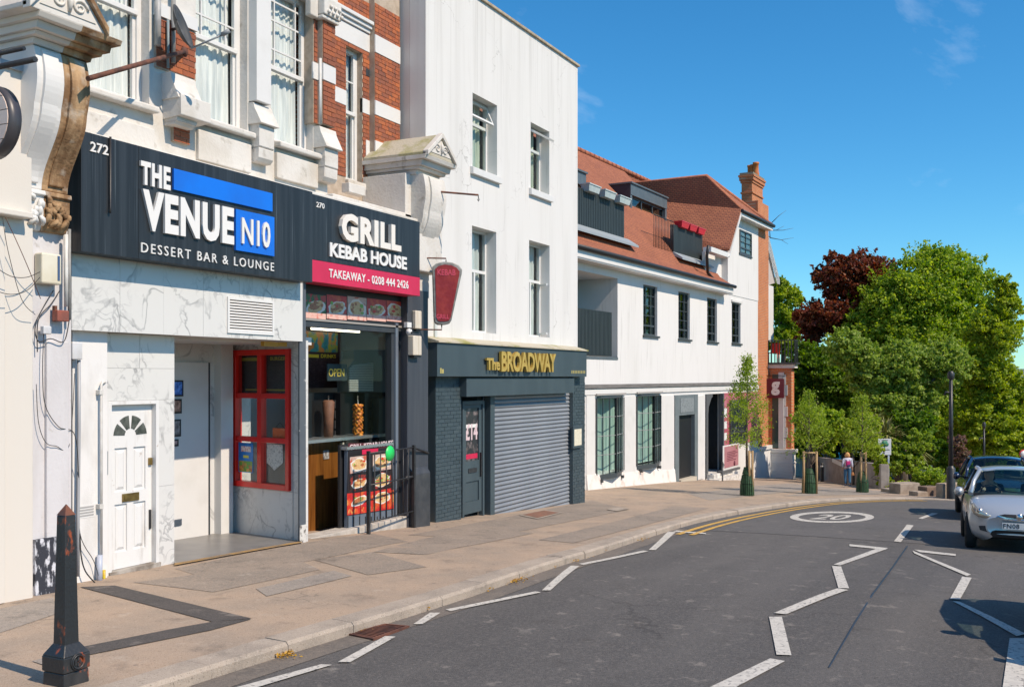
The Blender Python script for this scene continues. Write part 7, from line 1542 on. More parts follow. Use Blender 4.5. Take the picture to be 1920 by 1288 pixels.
# ================================================================== foliage
def leaf_obj(name, pts, nrm, size, mat, parent, root_loc, aspect=.62, jitter=.9):
    N = len(pts); pts = np.asarray(pts); d = RNG.normal(size=(N, 3))*jitter+np.asarray(nrm); d /= np.linalg.norm(d, axis=1, keepdims=True)+1e-9
    t = np.cross(d, RNG.normal(size=(N, 3))); t /= np.linalg.norm(t, axis=1, keepdims=True)+1e-9; b = np.cross(d, t)
    s = (np.asarray(size)*RNG.uniform(.6, 1.25, N))[:, None]
    V = np.stack([pts+t*s, pts+b*s*aspect+d*s*.12, pts-t*s*.8, pts-b*s*aspect+d*s*.12], 1).reshape(-1, 3)-np.asarray(root_loc)
    me = bpy.data.meshes.new(name); me.vertices.add(4*N); me.vertices.foreach_set('co', V.astype(np.float32).ravel()); me.loops.add(4*N); me.loops.foreach_set('vertex_index', np.arange(4*N, dtype=np.int32))
    me.polygons.add(N); me.polygons.foreach_set('loop_start', np.arange(0, 4*N, 4, dtype=np.int32)); me.update(calc_edges=True); me.validate(); me.materials.append(mat)
    o = bpy.data.objects.new(name, me); COL.objects.link(o); o.parent = parent; return o
def clump_points(ells, n, sub=26, rs=(.10, .28), inner=.12):
    """leaf positions on the outer shells of many small clumps that fill the given ellipsoids (c, r)"""
    P, Nn = [], []; vol = [e[1][0]*e[1][1]*e[1][2] for e in ells]; tot = sum(v**.67 for v in vol)
    for e, v in zip(ells, vol):
        c, r = np.array(e[0]), np.array(e[1]); m = int(n*(v**.67)/tot); ks = max(8, int(1.9*sub*(v**.67)/tot*len(ells)))
        dirs = RNG.normal(size=(ks, 3)); dirs /= np.linalg.norm(dirs, axis=1, keepdims=True); rad = RNG.uniform(.45, 1.12, (ks, 1))**.7; cc = c+dirs*rad*r*.9; cr = RNG.uniform(rs[0], rs[1], (ks, 1))*r.mean()
        idx = RNG.integers(0, ks, m); q = RNG.normal(size=(m, 3)); q /= np.linalg.norm(q, axis=1, keepdims=True); q[:, 2] = np.where(q[:, 2] < -.3, -q[:, 2]*.6, q[:, 2]); rr = RNG.uniform(.55, 1.30, (m, 1))**1.0
        P.append(cc[idx]+q*cr[idx]*rr*np.array([1, 1, .75])); Nn.append(q+np.array([0, 0, .35]))
        nsp = max(8, int(m/130)); sd_ = RNG.normal(size=(nsp, 3)); sd_ /= np.linalg.norm(sd_, axis=1, keepdims=True); sd_[:, 2] = np.abs(sd_[:, 2])*.9+.1*sd_[:, 2]; ls = RNG.uniform(.12, .38, (nsp, 1))*r.mean()
        for q2 in range(nsp):
            kk = 24; tt = RNG.uniform(0, 1, (kk, 1)); P.append(c+sd_[q2]*r*.92+(sd_[q2]+np.array([0, 0, .3]))*ls[q2]*tt+RNG.normal(size=(kk, 3))*.16*(1.1-tt)*ls[q2]*2); Nn.append(RNG.normal(size=(kk, 3)))
        mi = int(m*inner); q = RNG.normal(size=(mi, 3)); q /= np.linalg.norm(q, axis=1, keepdims=True); P.append(c+q*r*RNG.uniform(.1, .9, (mi, 1))); Nn.append(q)
    return np.concatenate(P), np.concatenate(Nn)
def limbs(mb, base, h, r, tips, n=8):
    top = Vector(base)+Vector((0, 0, h)); pts = [Vector(base)+Vector((random.uniform(-.05, .05)*h*.3*t, random.uniform(-.05, .05)*h*.3*t, h*t)) for t in (0, .25, .5, .75, 1)]
    mb.tube([tuple(p) for p in pts], [r*(1.25-.6*t) for t in (0, .25, .5, .75, 1)], n)
    for tp in tips:
        tp = Vector(tp); st = pts[random.choice((2, 3, 4))]; md = st.lerp(tp, .5)+Vector((random.uniform(-.4, .4), random.uniform(-.4, .4), random.uniform(-.2, .5))); mb.tube([tuple(st), tuple(md), tuple(tp)], [r*.42, r*.25, r*.08], 6)
def at(x, y, Z):   # point on the sight line at depth Z
    p = ray(x, y)*Z; return Vector((p[0], p[1], CZ+p[2]))
def tree(name, label, Z, base, ells_px, n, size, mat, group=None, trunk_r=.25, cat='tree', sub=26, dz=1.0, rs=(.10, .28), inner=.12):
    b = at(base[0], 800, Z); b.z = zp(b.x)-.3; sc = Z/FPX
    t = thing(name, label, cat, b, group); ells = []
    for (x, y, rx, ry, *o) in ells_px:
        off = o[0] if o else 0; c = at(x, y, Z+off); ells.append(((c.x, c.y, c.z), (rx*sc, rx*sc*dz, ry*sc)))
    mb = MB(); ztop = max(e[0][2] for e in ells); limbs(mb, tuple(b), (ztop-b.z)*.75, trunk_r, [e[0] for e in ells]); mb.build('trunk', bark, t)
    P, Nn = clump_points(ells, n, sub, rs, inner); P_ok = P[:, 2] > b.z+.05; leaf_obj('crown', P[P_ok], Nn[P_ok], size, mat, t, b); return t
fg_mid = foliage('green_leaves', [(.11, .20, .014), (.27, .38, .026), (.16, .27, .018), (.44, .52, .075), (.31, .41, .035)], .5)
fg_lite = foliage('light_green_leaves', [(.17, .25, .016), (.34, .42, .032), (.24, .32, .022), (.46, .52, .06)], .5)
fg_grey = foliage('silvery_green_leaves', [(.12, .20, .025), (.30, .40, .065), (.20, .30, .04), (.48, .55, .15)], .48)
fg_dark = foliage('dark_green_leaves', [(.07, .145, .012), (.13, .23, .018), (.20, .31, .028)], .46)
fg_red = foliage('copper_leaves', [(.11, .028, .018), (.22, .05, .026), (.16, .036, .02), (.27, .085, .035), (.12, .07, .02)], .4)
fg_young = foliage('young_tree_leaves', [(.22, .30, .03), (.30, .40, .045), (.17, .25, .025), (.38, .46, .07)], .5)

tree('copper_beech', 'dark copper-red leaved tree rising behind the green maple', 54, (1590,), [(1605, 530, 54, 56), (1562, 525, 34, 48), (1650, 520, 34, 36), (1560, 600, 60, 36), (1525, 600, 34, 26), (1610, 600, 50, 40), (1520, 640, 30, 22)], 46000, .105, fg_red, sub=34, trunk_r=.3)
tree('green_maple', 'large bright green spreading tree filling the view beyond the bend', 52, (1700,), [(1740, 560, 80, 85), (1690, 590, 80, 75), (1790, 540, 62, 62), (1640, 640, 62, 60), (1740, 690, 110, 85), (1820, 610, 60, 70), (1650, 730, 70, 60), (1790, 740, 80, 70), (1760, 505, 42, 48), (1665, 555, 40, 36), (1625, 600, 40, 36), (1710, 640, 90, 70), (1760, 800, 90, 60), (1660, 800, 70, 50)], 210000, .088, fg_mid, sub=46, trunk_r=.4)
tree('silver_leaf_tree', 'silvery green tree in front of the maple beside the road', 44, (1690,), [(1690, 690, 48, 52), (1630, 700, 42, 46), (1720, 760, 46, 44), (1590, 660, 40, 40), (1660, 760, 44, 36), (1770, 690, 44, 50)], 60000, .078, fg_grey, sub=34)
tree('yellow_green_tree', 'yellow-green tree at the right edge behind the cars', 46, (1860,), [(1860, 640, 44, 60), (1870, 730, 46, 56), (1885, 590, 30, 44), (1850, 800, 60, 60), (1905, 800, 40, 55), (1880, 550, 22, 34), (1890, 850, 40, 40), (1915, 770, 30, 40), (1840, 700, 40, 50)], 80000, .078, fg_lite, sub=38)
tree('feathery_tree', 'pale green tree showing behind the brick corner of the pub', 66, (1466,), [(1468, 575, 34, 42), (1458, 545, 22, 22), (1482, 610, 26, 30), (1465, 640, 34, 26)], 24000, .10, fg_lite, sub=24)
tree('dark_evergreen', 'dark evergreen tree mass between the pub and the maple', 50, (1520,), [(1530, 690, 44, 40), (1560, 720, 60, 50), (1500, 720, 32, 50), (1530, 780, 50, 44), (1600, 790, 46, 44), (1600, 690, 50, 50), (1500, 680, 26, 40)], 74000, .09, fg_dark, sub=36)
# shrubs behind the low wall
def bush(name, label, Z, ells, n, size, mat, sub=16): return tree(name, label, Z, (ells[0][0],), ells, n, size, mat, None, .05, 'shrub', sub)
bush('shrub', 'leafy green shrub behind the wall left of the walking woman', 42, [(1520, 800, 30, 40), (1548, 830, 26, 30), (1560, 800, 30, 34)], 9000, .08, fg_mid)
bush('shrub', 'bright green shrub spilling over the wall beside the tree sign', 40, [(1600, 820, 30, 30), (1635, 840, 22, 26), (1625, 800, 24, 26)], 8000, .075, fg_lite)
bush('shrub', 'yellow-green shrub right behind the tree emblem sign', 40, [(1690, 850, 30, 28), (1705, 870, 24, 24), (1670, 880, 24, 20), (1720, 830, 24, 26)], 9000, .07, fg_young)
bush('clipped_bush', 'low rounded bright green bush by the stone wall near the lamp post', 37.5, [(1742, 896, 27, 20), (1725, 902, 16, 13), (1760, 900, 14, 14)], 7000, .05, fg_mid)
bush('flowering_shrub', 'reddish flowering shrub to the right of the lamp post', 41, [(1800, 860, 16, 26), (1795, 830, 16, 14)], 3500, .06, foliage('pink_bronze_leaves', [(.18, .10, .07), (.28, .14, .12), (.10, .10, .03), (.35, .22, .2)]))
bush('flowering_shrub', 'pinkish red shrub at the far right edge above the cars', 50, [(1912, 760, 16, 22), (1918, 800, 16, 20)], 2500, .08, foliage('red_pink_leaves', [(.22, .05, .06), (.30, .10, .10), (.15, .08, .04)]))
bush('ivy', 'bright ivy tumbling over the end of the concrete wall', 36.3, [(1652, 880, 13, 22), (1658, 905, 13, 14), (1645, 850, 12, 18)], 4000, .05, fg_lite)
bush('shrub', 'dark shrub under the trees behind the low stone wall', 42, [(1750, 850, 34, 30), (1790, 880, 30, 26), (1720, 800, 34, 30), (1690, 800, 26, 30)], 12000, .09, fg_dark)
bush('shrub_bank', 'dark leafy bank closing the view under the trees', 56, [(1520, 830, 60, 40), (1620, 830, 60, 40), (1720, 840, 60, 44), (1820, 850, 60, 44), (1900, 850, 60, 44)], 40000, .11, fg_dark, 20)
# ground ivy patch by the stone wall
bush('ground_ivy', 'low green ivy at the foot of the tree emblem sign', 36, [(1672, 912, 20, 7), (1690, 908, 16, 7)], 2200, .04, fg_lite, 8)
# spiky cordyline palms
def palm(label, x, y, Z, r):
    c = at(x, y, Z); b = Vector((c.x, c.y, zp(c.x)-.2)); t = thing('cordyline', label, 'palm', b, 'spiky palms under the trees')
    mb = MB(); mb.tube([tuple(b), tuple(c)], [.16, .11], 8); mb.build('trunk', bark, t)
    mb = MB()
    for k in range(90):
        a = random.uniform(0, 6.28); e = random.uniform(-.6, 1.3); d = Vector((math.cos(a)*math.cos(e), math.sin(a)*math.cos(e), math.sin(e))); s_ = d.cross(Vector((0, 0, 1))).normalized()*.03; L_ = r*random.uniform(.7, 1.1)
        p1 = c+d*L_*.55; p2 = c+d*L_+Vector((0, 0, -.25*L_)); mb.add([tuple(c-s_), tuple(c+s_), tuple(p1+s_), tuple(p1-s_), tuple(p2)], [(0, 1, 2, 3), (3, 2, 4)])
    mb.build('fronds', M('palm_frond', (.16, .19, .05), .5, (.28, .24, .08), 3), t)
palm('spiky yellow-green palm just above the tree emblem sign', 1662, 815, 40.5, 1.15)
palm('spiky palm with brownish fronds left of the tree sign', 1640, 800, 42, 1.0)
palm('spiky palm low under the maple, left of the lamp post', 1715, 845, 40.5, .9)
# bare branches showing beyond the chimney
bt = thing('bare_tree', 'bare branched tree tips showing right of the brick chimney', 'tree', (lambda p: (p.x, p.y, zp(p.x)))(at(1428, 700, 58)))
mb = MB(); q = at(1428, 700, 58); mb.tube([(q.x, q.y, zp(q.x)), tuple(at(1426, 560, 58)), tuple(at(1430, 470, 58)), tuple(at(1438, 440, 58))], [.22, .15, .10, .05], 8); mb.build('trunk', bark, bt)
for pl in (((1445, 420), (1460, 405), (1474, 395)), ((1440, 432), (1468, 432), (1488, 428)), ((1444, 446), (1465, 450), (1488, 446)), ((1465, 450), (1478, 458)), ((1455, 432), (1470, 424)), ((1438, 440), (1444, 446), (1452, 448)), ((1444, 446), (1443, 430), (1445, 420))):
    mb = MB(); P = [at(x, y, 58) for x, y in pl]; mb.tube([tuple(p) for p in P], [.028, .016, .006][:len(P)] if len(P) == 3 else [.014, .006], 5); mb.build('branch', bark, bt)

# ---- young street trees with stakes and mesh guards
guard_m = M('green_tree_guard', (.012, .045, .015), .6, (.03, .09, .03), 14)
def young(label, x, y, ytop, crown, stakes, gw_, gh, n):
    b = G(x, y); Z = float(np.dot(np.array([b.x, b.y]), fw[:2])); sc = Z/FPX; zz = zp(b.x); b.z = zz
    t = thing('young_tree', label, 'tree', b, 'young staked street trees')
    top = at(x, ytop, Z); mb = MB(); mb.tube([tuple(b), tuple(b.lerp(top, .3)+Vector((.02, .02, 0))), tuple(b.lerp(top, .65)), tuple(top)], [.045, .035, .022, .006], 8)
    for k in range(16):
        f = random.uniform(.38, .9); p = b.lerp(top, f); a = random.uniform(0, 6.28); L_ = crown*sc*(1-f)*1.5+.15; mb.tube([tuple(p), tuple(p+Vector((math.cos(a)*L_, math.sin(a)*L_, L_*.7)))], [.012, .004], 5)
    mb.build('trunk', bark, t)
    H = top.z-zz; P, Nn = [], []
    for k in range(64):
        f = random.uniform(.36, 1.0); w_ = crown*sc*(1.05 if f < .58 else max(.14, 1.05-(f-.58)*2.3)); a = random.uniform(0, 6.28); e = random.uniform(-.1, .7); st_ = b+Vector((0, 0, H*f)); tip = st_+Vector((math.cos(a)*w_, math.sin(a)*w_, w_*e))
        m = n//64; t_ = RNG.uniform(.25, 1.05, (m, 1)); P.append(np.array(st_)+(np.array(tip)-np.array(st_))*t_+RNG.normal(size=(m, 3))*.085); Nn.append(RNG.normal(size=(m, 3))+np.array([0, 0, .6]))
    leaf_obj('crown', np.concatenate(P), np.concatenate(Nn), .033, fg_young, t, b)
    sx = Vector((rt[0], rt[1], 0))
    for dx in stakes: mb = MB(); p = b+sx*dx*sc-Vector((fw[0], fw[1], 0))*.12; mb.tube([(p.x, p.y, zz), (p.x, p.y, zz+1.35)], .036, 8); mb.build('stake', wood_s, t)
    mb = MB(); p0_, p1_ = [b+sx*dx*sc-Vector((fw[0], fw[1], 0))*.12+Vector((0, 0, 1.3)) for dx in (stakes[0], stakes[-1])]; mb.tube([tuple(p0_), tuple(p1_)], .022, 6); mb.build('tie', M('tie_tan', (.5, .35, .18), .8), t)
    mb = MB()
    for k in range(20):
        a = 6.2832*k/20; da = .13
        for (z0, z1, f0, f1) in ((.02, .35, 1., .95), (.37, .62, .94, .7), (.64, gh, .68, .42)):
            mb.add([(b.x+math.cos(a)*gw_*f0, b.y+math.sin(a)*gw_*f0, zz+z0), (b.x+math.cos(a+da*1.7)*gw_*f0, b.y+math.sin(a+da*1.7)*gw_*f0, zz+z0), (b.x+math.cos(a+da*1.7)*gw_*f1, b.y+math.sin(a+da*1.7)*gw_*f1, zz+z1), (b.x+math.cos(a)*gw_*f1, b.y+math.sin(a)*gw_*f1, zz+z1)], [(0, 1, 2, 3)])
    o = mb.build('mesh_guard', guard_m, t); o.modifiers.new('s', 'SOLIDIFY').thickness = .008
    mb = MB(); mb.lathe((b.x, b.y, zz+.02), [(gw_*.86, 0), (gw_*.84, .3), (gw_*.55, .62), (gw_*.32, gh-.06)], 12); mb.build('bark_bag', M('dark_bag', (.012, .028, .012), .8), t)
young('young staked tree with green mesh guard in front of the pub entrance', 1401, 929, 672, 40, (2, 8), .21, .85, 5400)
young('young staked tree with green mesh guard, middle one of the three at the bend', 1517, 925, 738, 40, (-12, 12), .23, .80, 3400)
young('young staked tree with green mesh guard, nearest the walking woman', 1617, 923, 742, 36, (-5, 4), .20, .70, 2900)

# ---- walls, fence, posts beyond the bend
conc = M('weathered_concrete', (.34, .30, .265), .9, (.22, .19, .17), 2.5, .4, .65, bump=.4, bscale=25)
P0, P1 = G(1480, 889), G(1651, 917)
cw = thing('concrete_wall', 'low weathered concrete wall on the bend behind the walking woman', 'wall', P1)
a_ = math.atan2(P1.y-P0.y, P1.x-P0.x); FWL = Frame(P0.x, P0.y, a_); LW = (P1-P0).xy.length
mb = MB(FWL); Zt0, Zt1 = FWL.z(1490, 858), FWL.z(1648, 869)
mb.hexa([(-.5, -.3, zp(P0.x)-1), (LW, -.3, zp(P1.x)-1), (LW, 0, zp(P1.x)-1), (-.5, 0, zp(P0.x)-1), (-.5, -.3, Zt0), (LW, -.3, Zt1), (LW, 0, Zt1), (-.5, 0, Zt0)]); mb.build('wall_body', conc, cw, bevel=.02)
mb = MB(FWL); u0_ = FWL.u(1561); mb.box(u0_, FWL.u(1578), .001, .02, FWL.z(1561, 866), FWL.z(1561, 859)); tag(mb.build('street_nameplate', white_p, loc=FWL.P(u0_, 0, FWL.z(1561, 866))), 'small white street nameplate on the concrete wall left of the woman', 'sign')
fn = thing('slat_fence', 'dark horizontal slat fence above the concrete wall by the pub', 'fence', FWL.P(1, -1.0, Zt0))
fm = M('dark_brown_fence', (.06, .05, .045), .8)
for k in range(6): mb = MB(FWL); zf = FWL.z(1500, 855, -1.0)+k*.16; mb.box(FWL.u(1484, -1), FWL.u(1556, -1), -1.05, -1.02, zf, zf+.12); mb.build('slat', fm, fn)
for x in (1490, 1523, 1554): mb = MB(FWL); mb.box(FWL.u(x, -1.1), FWL.u(x, -1.1)+.08, -1.14, -1.06, FWL.z(1500, 870, -1), FWL.z(1500, 816, -1)); mb.build('post', fm, fn)
bb = thing('parked_van', 'blue topped vehicle mostly hidden behind the slat fence', 'van', FWL.P(-1, -3, zp(P0.x)))
mb = MB(FWL); mb.box(-1.5, FWL.u(1500, -2.5), -4, -2.5, zp(P0.x)-.5, FWL.z(1495, 800, -2.5)); mb.build('body', M('van_blue', (.02, .22, .50), .3), bb, bevel=.08)
mb = MB(FWL); mb.box(-1.3, FWL.u(1498, -2.5), -2.499, -2.48, FWL.z(1495, 820, -2.5), FWL.z(1495, 806, -2.5)); mb.build('side_window', M('van_glass', (.03, .04, .05), .1), bb)
# garden ground behind the wall
mb = MB(); gp0 = [G(1651, 919), G(1700, 922), G(1800, 926)]
mb.grid(lambda i, j: (lambda q: (q.x, q.y, zp(q.x)+.05+.5*j))(Vector((P0.x+1+(38-P0.x+.5)*i, P0.y+1.0+(-14-P0.y)*i, 0))+Vector((1, .35, 0))*(26*j)), 14, 10)
struct(mb.build('garden_ground', M('garden_soil', (.05, .045, .02), .95, (.05, .09, .02), 1.2)))
# stones and low walls near the lamp post
def px_block(nm, lab, cat, x0, x1, yt, yb, depth, mat, bevel=.03, group=None, dZ=0):
    a, b = G(x0, yb), G(x1, yb); an = math.atan2(b.y-a.y, b.x-a.x); fr = Frame(a.x, a.y, an); L_ = (b-a).xy.length; zt = fr.z(x0, yt)
    mb = MB(fr); mb.box(0, L_, -depth, 0, min(zp(a.x), zp(b.x))-.4, zt); return tag(mb.build(nm, mat, loc=(a.x, a.y, zp(a.x)), bevel=bevel), lab, cat, group), fr
stn = M('rubble_stone', (.36, .30, .24), .9, (.24, .19, .15), 3, .4, .65, bump=.6, bscale=10)
px_block('stone_wall', 'rough low stone wall end beside the green bush', 'wall', 1688, 1725, 907, 926, .5, stn)
px_block('stone_kerb', 'flat stone edging in front of the tree emblem sign', 'stone', 1668, 1690, 917, 923, .4, stn)
px_block('stone_step', 'low stone step between the stone wall and the bush', 'step', 1721, 1742, 922, 930, .4, stn)
px_block('stone_wall', 'low brown brick garden wall under the round bush', 'wall', 1738, 1762, 913, 930, .4, M('brown_brick_wall', (.20, .14, .10), .9, (.13, .09, .07), 6))
px_block('stone_wall', 'pale low garden wall behind the lamp post', 'wall', 1768, 1806, 907, 934, .3, M('pale_brick_wall', (.40, .32, .24), .9, (.3, .23, .18), 5))
pbk = thing('post', 'short black post left of the tall lamp post', 'post', G(1765, 931)); b = G(1765, 931)
mb = MB(); mb.tube([(b.x, b.y, zp(b.x)-.1), (b.x, b.y, zp(b.x)+.36)], .06, 8); mb.build('shaft', black_m, pbk); mb = MB(); mb.tube([(b.x, b.y, zp(b.x)+.361), (b.x, b.y, zp(b.x)+.40)], .07, 8); mb.build('cap', black_m, pbk)
for (x, y, yt, lab) in ((1541.5, 903, 868, 'black street bollard at the mouth of the side path'), (1532, 902, 872, 'second black bollard partly behind the middle young tree')):
    b = G(x, y); t = thing('street_bollard', lab, 'bollard', b, 'bollards by the side path'); h_ = (y-yt)*float(np.dot(np.array([b.x, b.y]), fw[:2]))/FPX
    mb = MB(); mb.lathe((b.x, b.y, b.z), [(.075, -.1), (.07, h_*.7), (.06, h_*.95), (.03, h_)], 12); mb.build('shaft', black_m, t); mb = MB(); mb.lathe((b.x, b.y, b.z+h_*.8), [(.075, 0), (.075, .06)], 12); mb.build('band', let_s if x > 1540 else black_m, t)
# tree emblem sign on two posts
b1, b2 = G(1651, 914), G(1667.5, 913)
ts = thing('park_sign', 'pale sign with a green tree emblem on two grey posts', 'sign', b2)
an = math.atan2(-rt[1]*-1, rt[0]); FS = Frame(b2.x, b2.y, math.atan2(rt[1], rt[0])+R(6))
mb = MB(FS); bx(mb, FS, 1646.5, 1671, 822.5, 853, -.02, 0); mb.build('panel', M('pale_lilac_panel', (.50, .52, .56), .5), ts, bevel=.006)
for x in (1651.5, 1667): mb = MB(FS); u_ = FS.u(x); mb.tube([(u_, -.06, zp(b2.x)-.2), (u_, -.06, FS.z(x, 826))], .04, 8); mb.build('post', M('galvanised_post', (.36, .40, .44), .45, metal=.4), ts)
mb = MB(FS); cu_, cz_ = FS.uz(1658.5, 833)
for (du, dz_, r) in ((0, .05, .10), (-.09, 0, .08), (.09, 0, .08), (-.05, .09, .06), (.06, .09, .06), (0, -.02, .08)): mb.lathe((cu_+du, .001, cz_+dz_), [(0, 0), (r, 0), (r, .003+r*.02), (0, .003+r*.02)], 12, 'v')
mb.box(cu_-.015, cu_+.015, .001, .005, cz_-.22, cz_); mb.build('tree_emblem', M('emblem_green', (.03, .16, .09), .6), ts)
mb = MB(FS); mb.box(FS.u(1650), FS.u(1668), .001, .004, FS.z(1650, 844), FS.z(1650, 842.5)); mb.box(FS.u(1653), FS.u(1665), .001, .004, FS.z(1650, 825.5), FS.z(1650, 824.5)); mb.lathe((FS.uz(1657.5, 849)[0], .001, FS.uz(1657.5, 849)[1]), [(0, 0), (.035, 0), (.035, .004), (0, .004)], 10, 'v'); mb.build('print', M('dark_print', (.05, .05, .06), .6), ts)
# lamp posts
def lamp(x, y, ytop, lab, r=.075, Z=None):
    b = G(x, y) if Z is None else at(x, y, Z); Zc = float(np.dot(np.array([b.x, b.y]), fw[:2])); zz = zp(b.x); top = CZ+(HY-ytop)*Zc/FPX
    t = thing('lamp_post', lab, 'lamp post', (b.x, b.y, zz), 'black lamp posts')
    mb = MB(); mb.lathe((b.x, b.y, zz), [(r*1.5, -.1), (r*1.5, (top-zz)*.24), (r*1.1, (top-zz)*.25), (r*.85, (top-zz)*.26)], 12); mb.build('base', black_m, t)
    mb = MB(); mb.tube([(b.x, b.y, zz+(top-zz)*.26), (b.x, b.y, top-.25)], [r*.85, r*.6], 10); mb.build('column', black_m, t)
    mb = MB(); mb.lathe((b.x, b.y, top-.25), [(r*.6, 0), (r*1.1, .05), (r*1.2, .2), (r*.6, .27)], 12); mb.build('lantern', black_m, t)
    mb = MB(); mb.tube([(b.x, b.y, top-.65), (b.x-rt[0]*.16, b.y-rt[1]*.16, top-.62), (b.x-rt[0]*.2, b.y-rt[1]*.2, top-.72)], .035, 6); mb.build('arm', black_m, t); return t
lamp(1783, 935, 697, 'tall black lamp post at the kerb left of the oncoming cars', .085)
lamp(1845, 930, 792, 'shorter black post behind the oncoming cars', .06, 40)
lamp(1548, 900, 704, 'dark lamp post in front of the evergreen trees behind the middle young tree', .07, 50)
# round red-rimmed road sign at the right edge
rsn = thing('road_sign', 'round red-rimmed road sign at the right edge above the car roof', 'sign', at(1917, 930, 38))
c_ = at(1919, 851, 38); mb = MB(); FQ = Frame(c_.x, c_.y, math.atan2(rt[1], rt[0])); mb = MB(FQ); mb.lathe((0, 0, c_.z), [(.0, 0), (.17, 0), (.17, .01), (0, .01)], 24, 'v'); mb.build('plate', M('sign_red', (.5, .03, .04), .4), rsn); mb = MB(FQ); mb.lathe((0, .011, c_.z), [(0, 0), (.12, 0), (.12, .004), (0, .004)], 24, 'v'); mb.build('face', white_p, rsn); mb = MB(FQ); mb.tube([(0, -.03, zp(c_.x)), (0, -.03, c_.z+.1)], .03, 8); mb.build('post', black_m, rsn)
# far hills on the horizon
mb = MB(); mb.grid(lambda a, b: (2600+900*b, -1500+3000*a, -34+ (40+14*math.sin(a*17)+8*math.sin(a*41))*math.sin(math.pi*b)), 40, 6); struct(mb.build('hills', M('far_hills', (.10, .14, .13), .95, (.16, .19, .2), .003)))
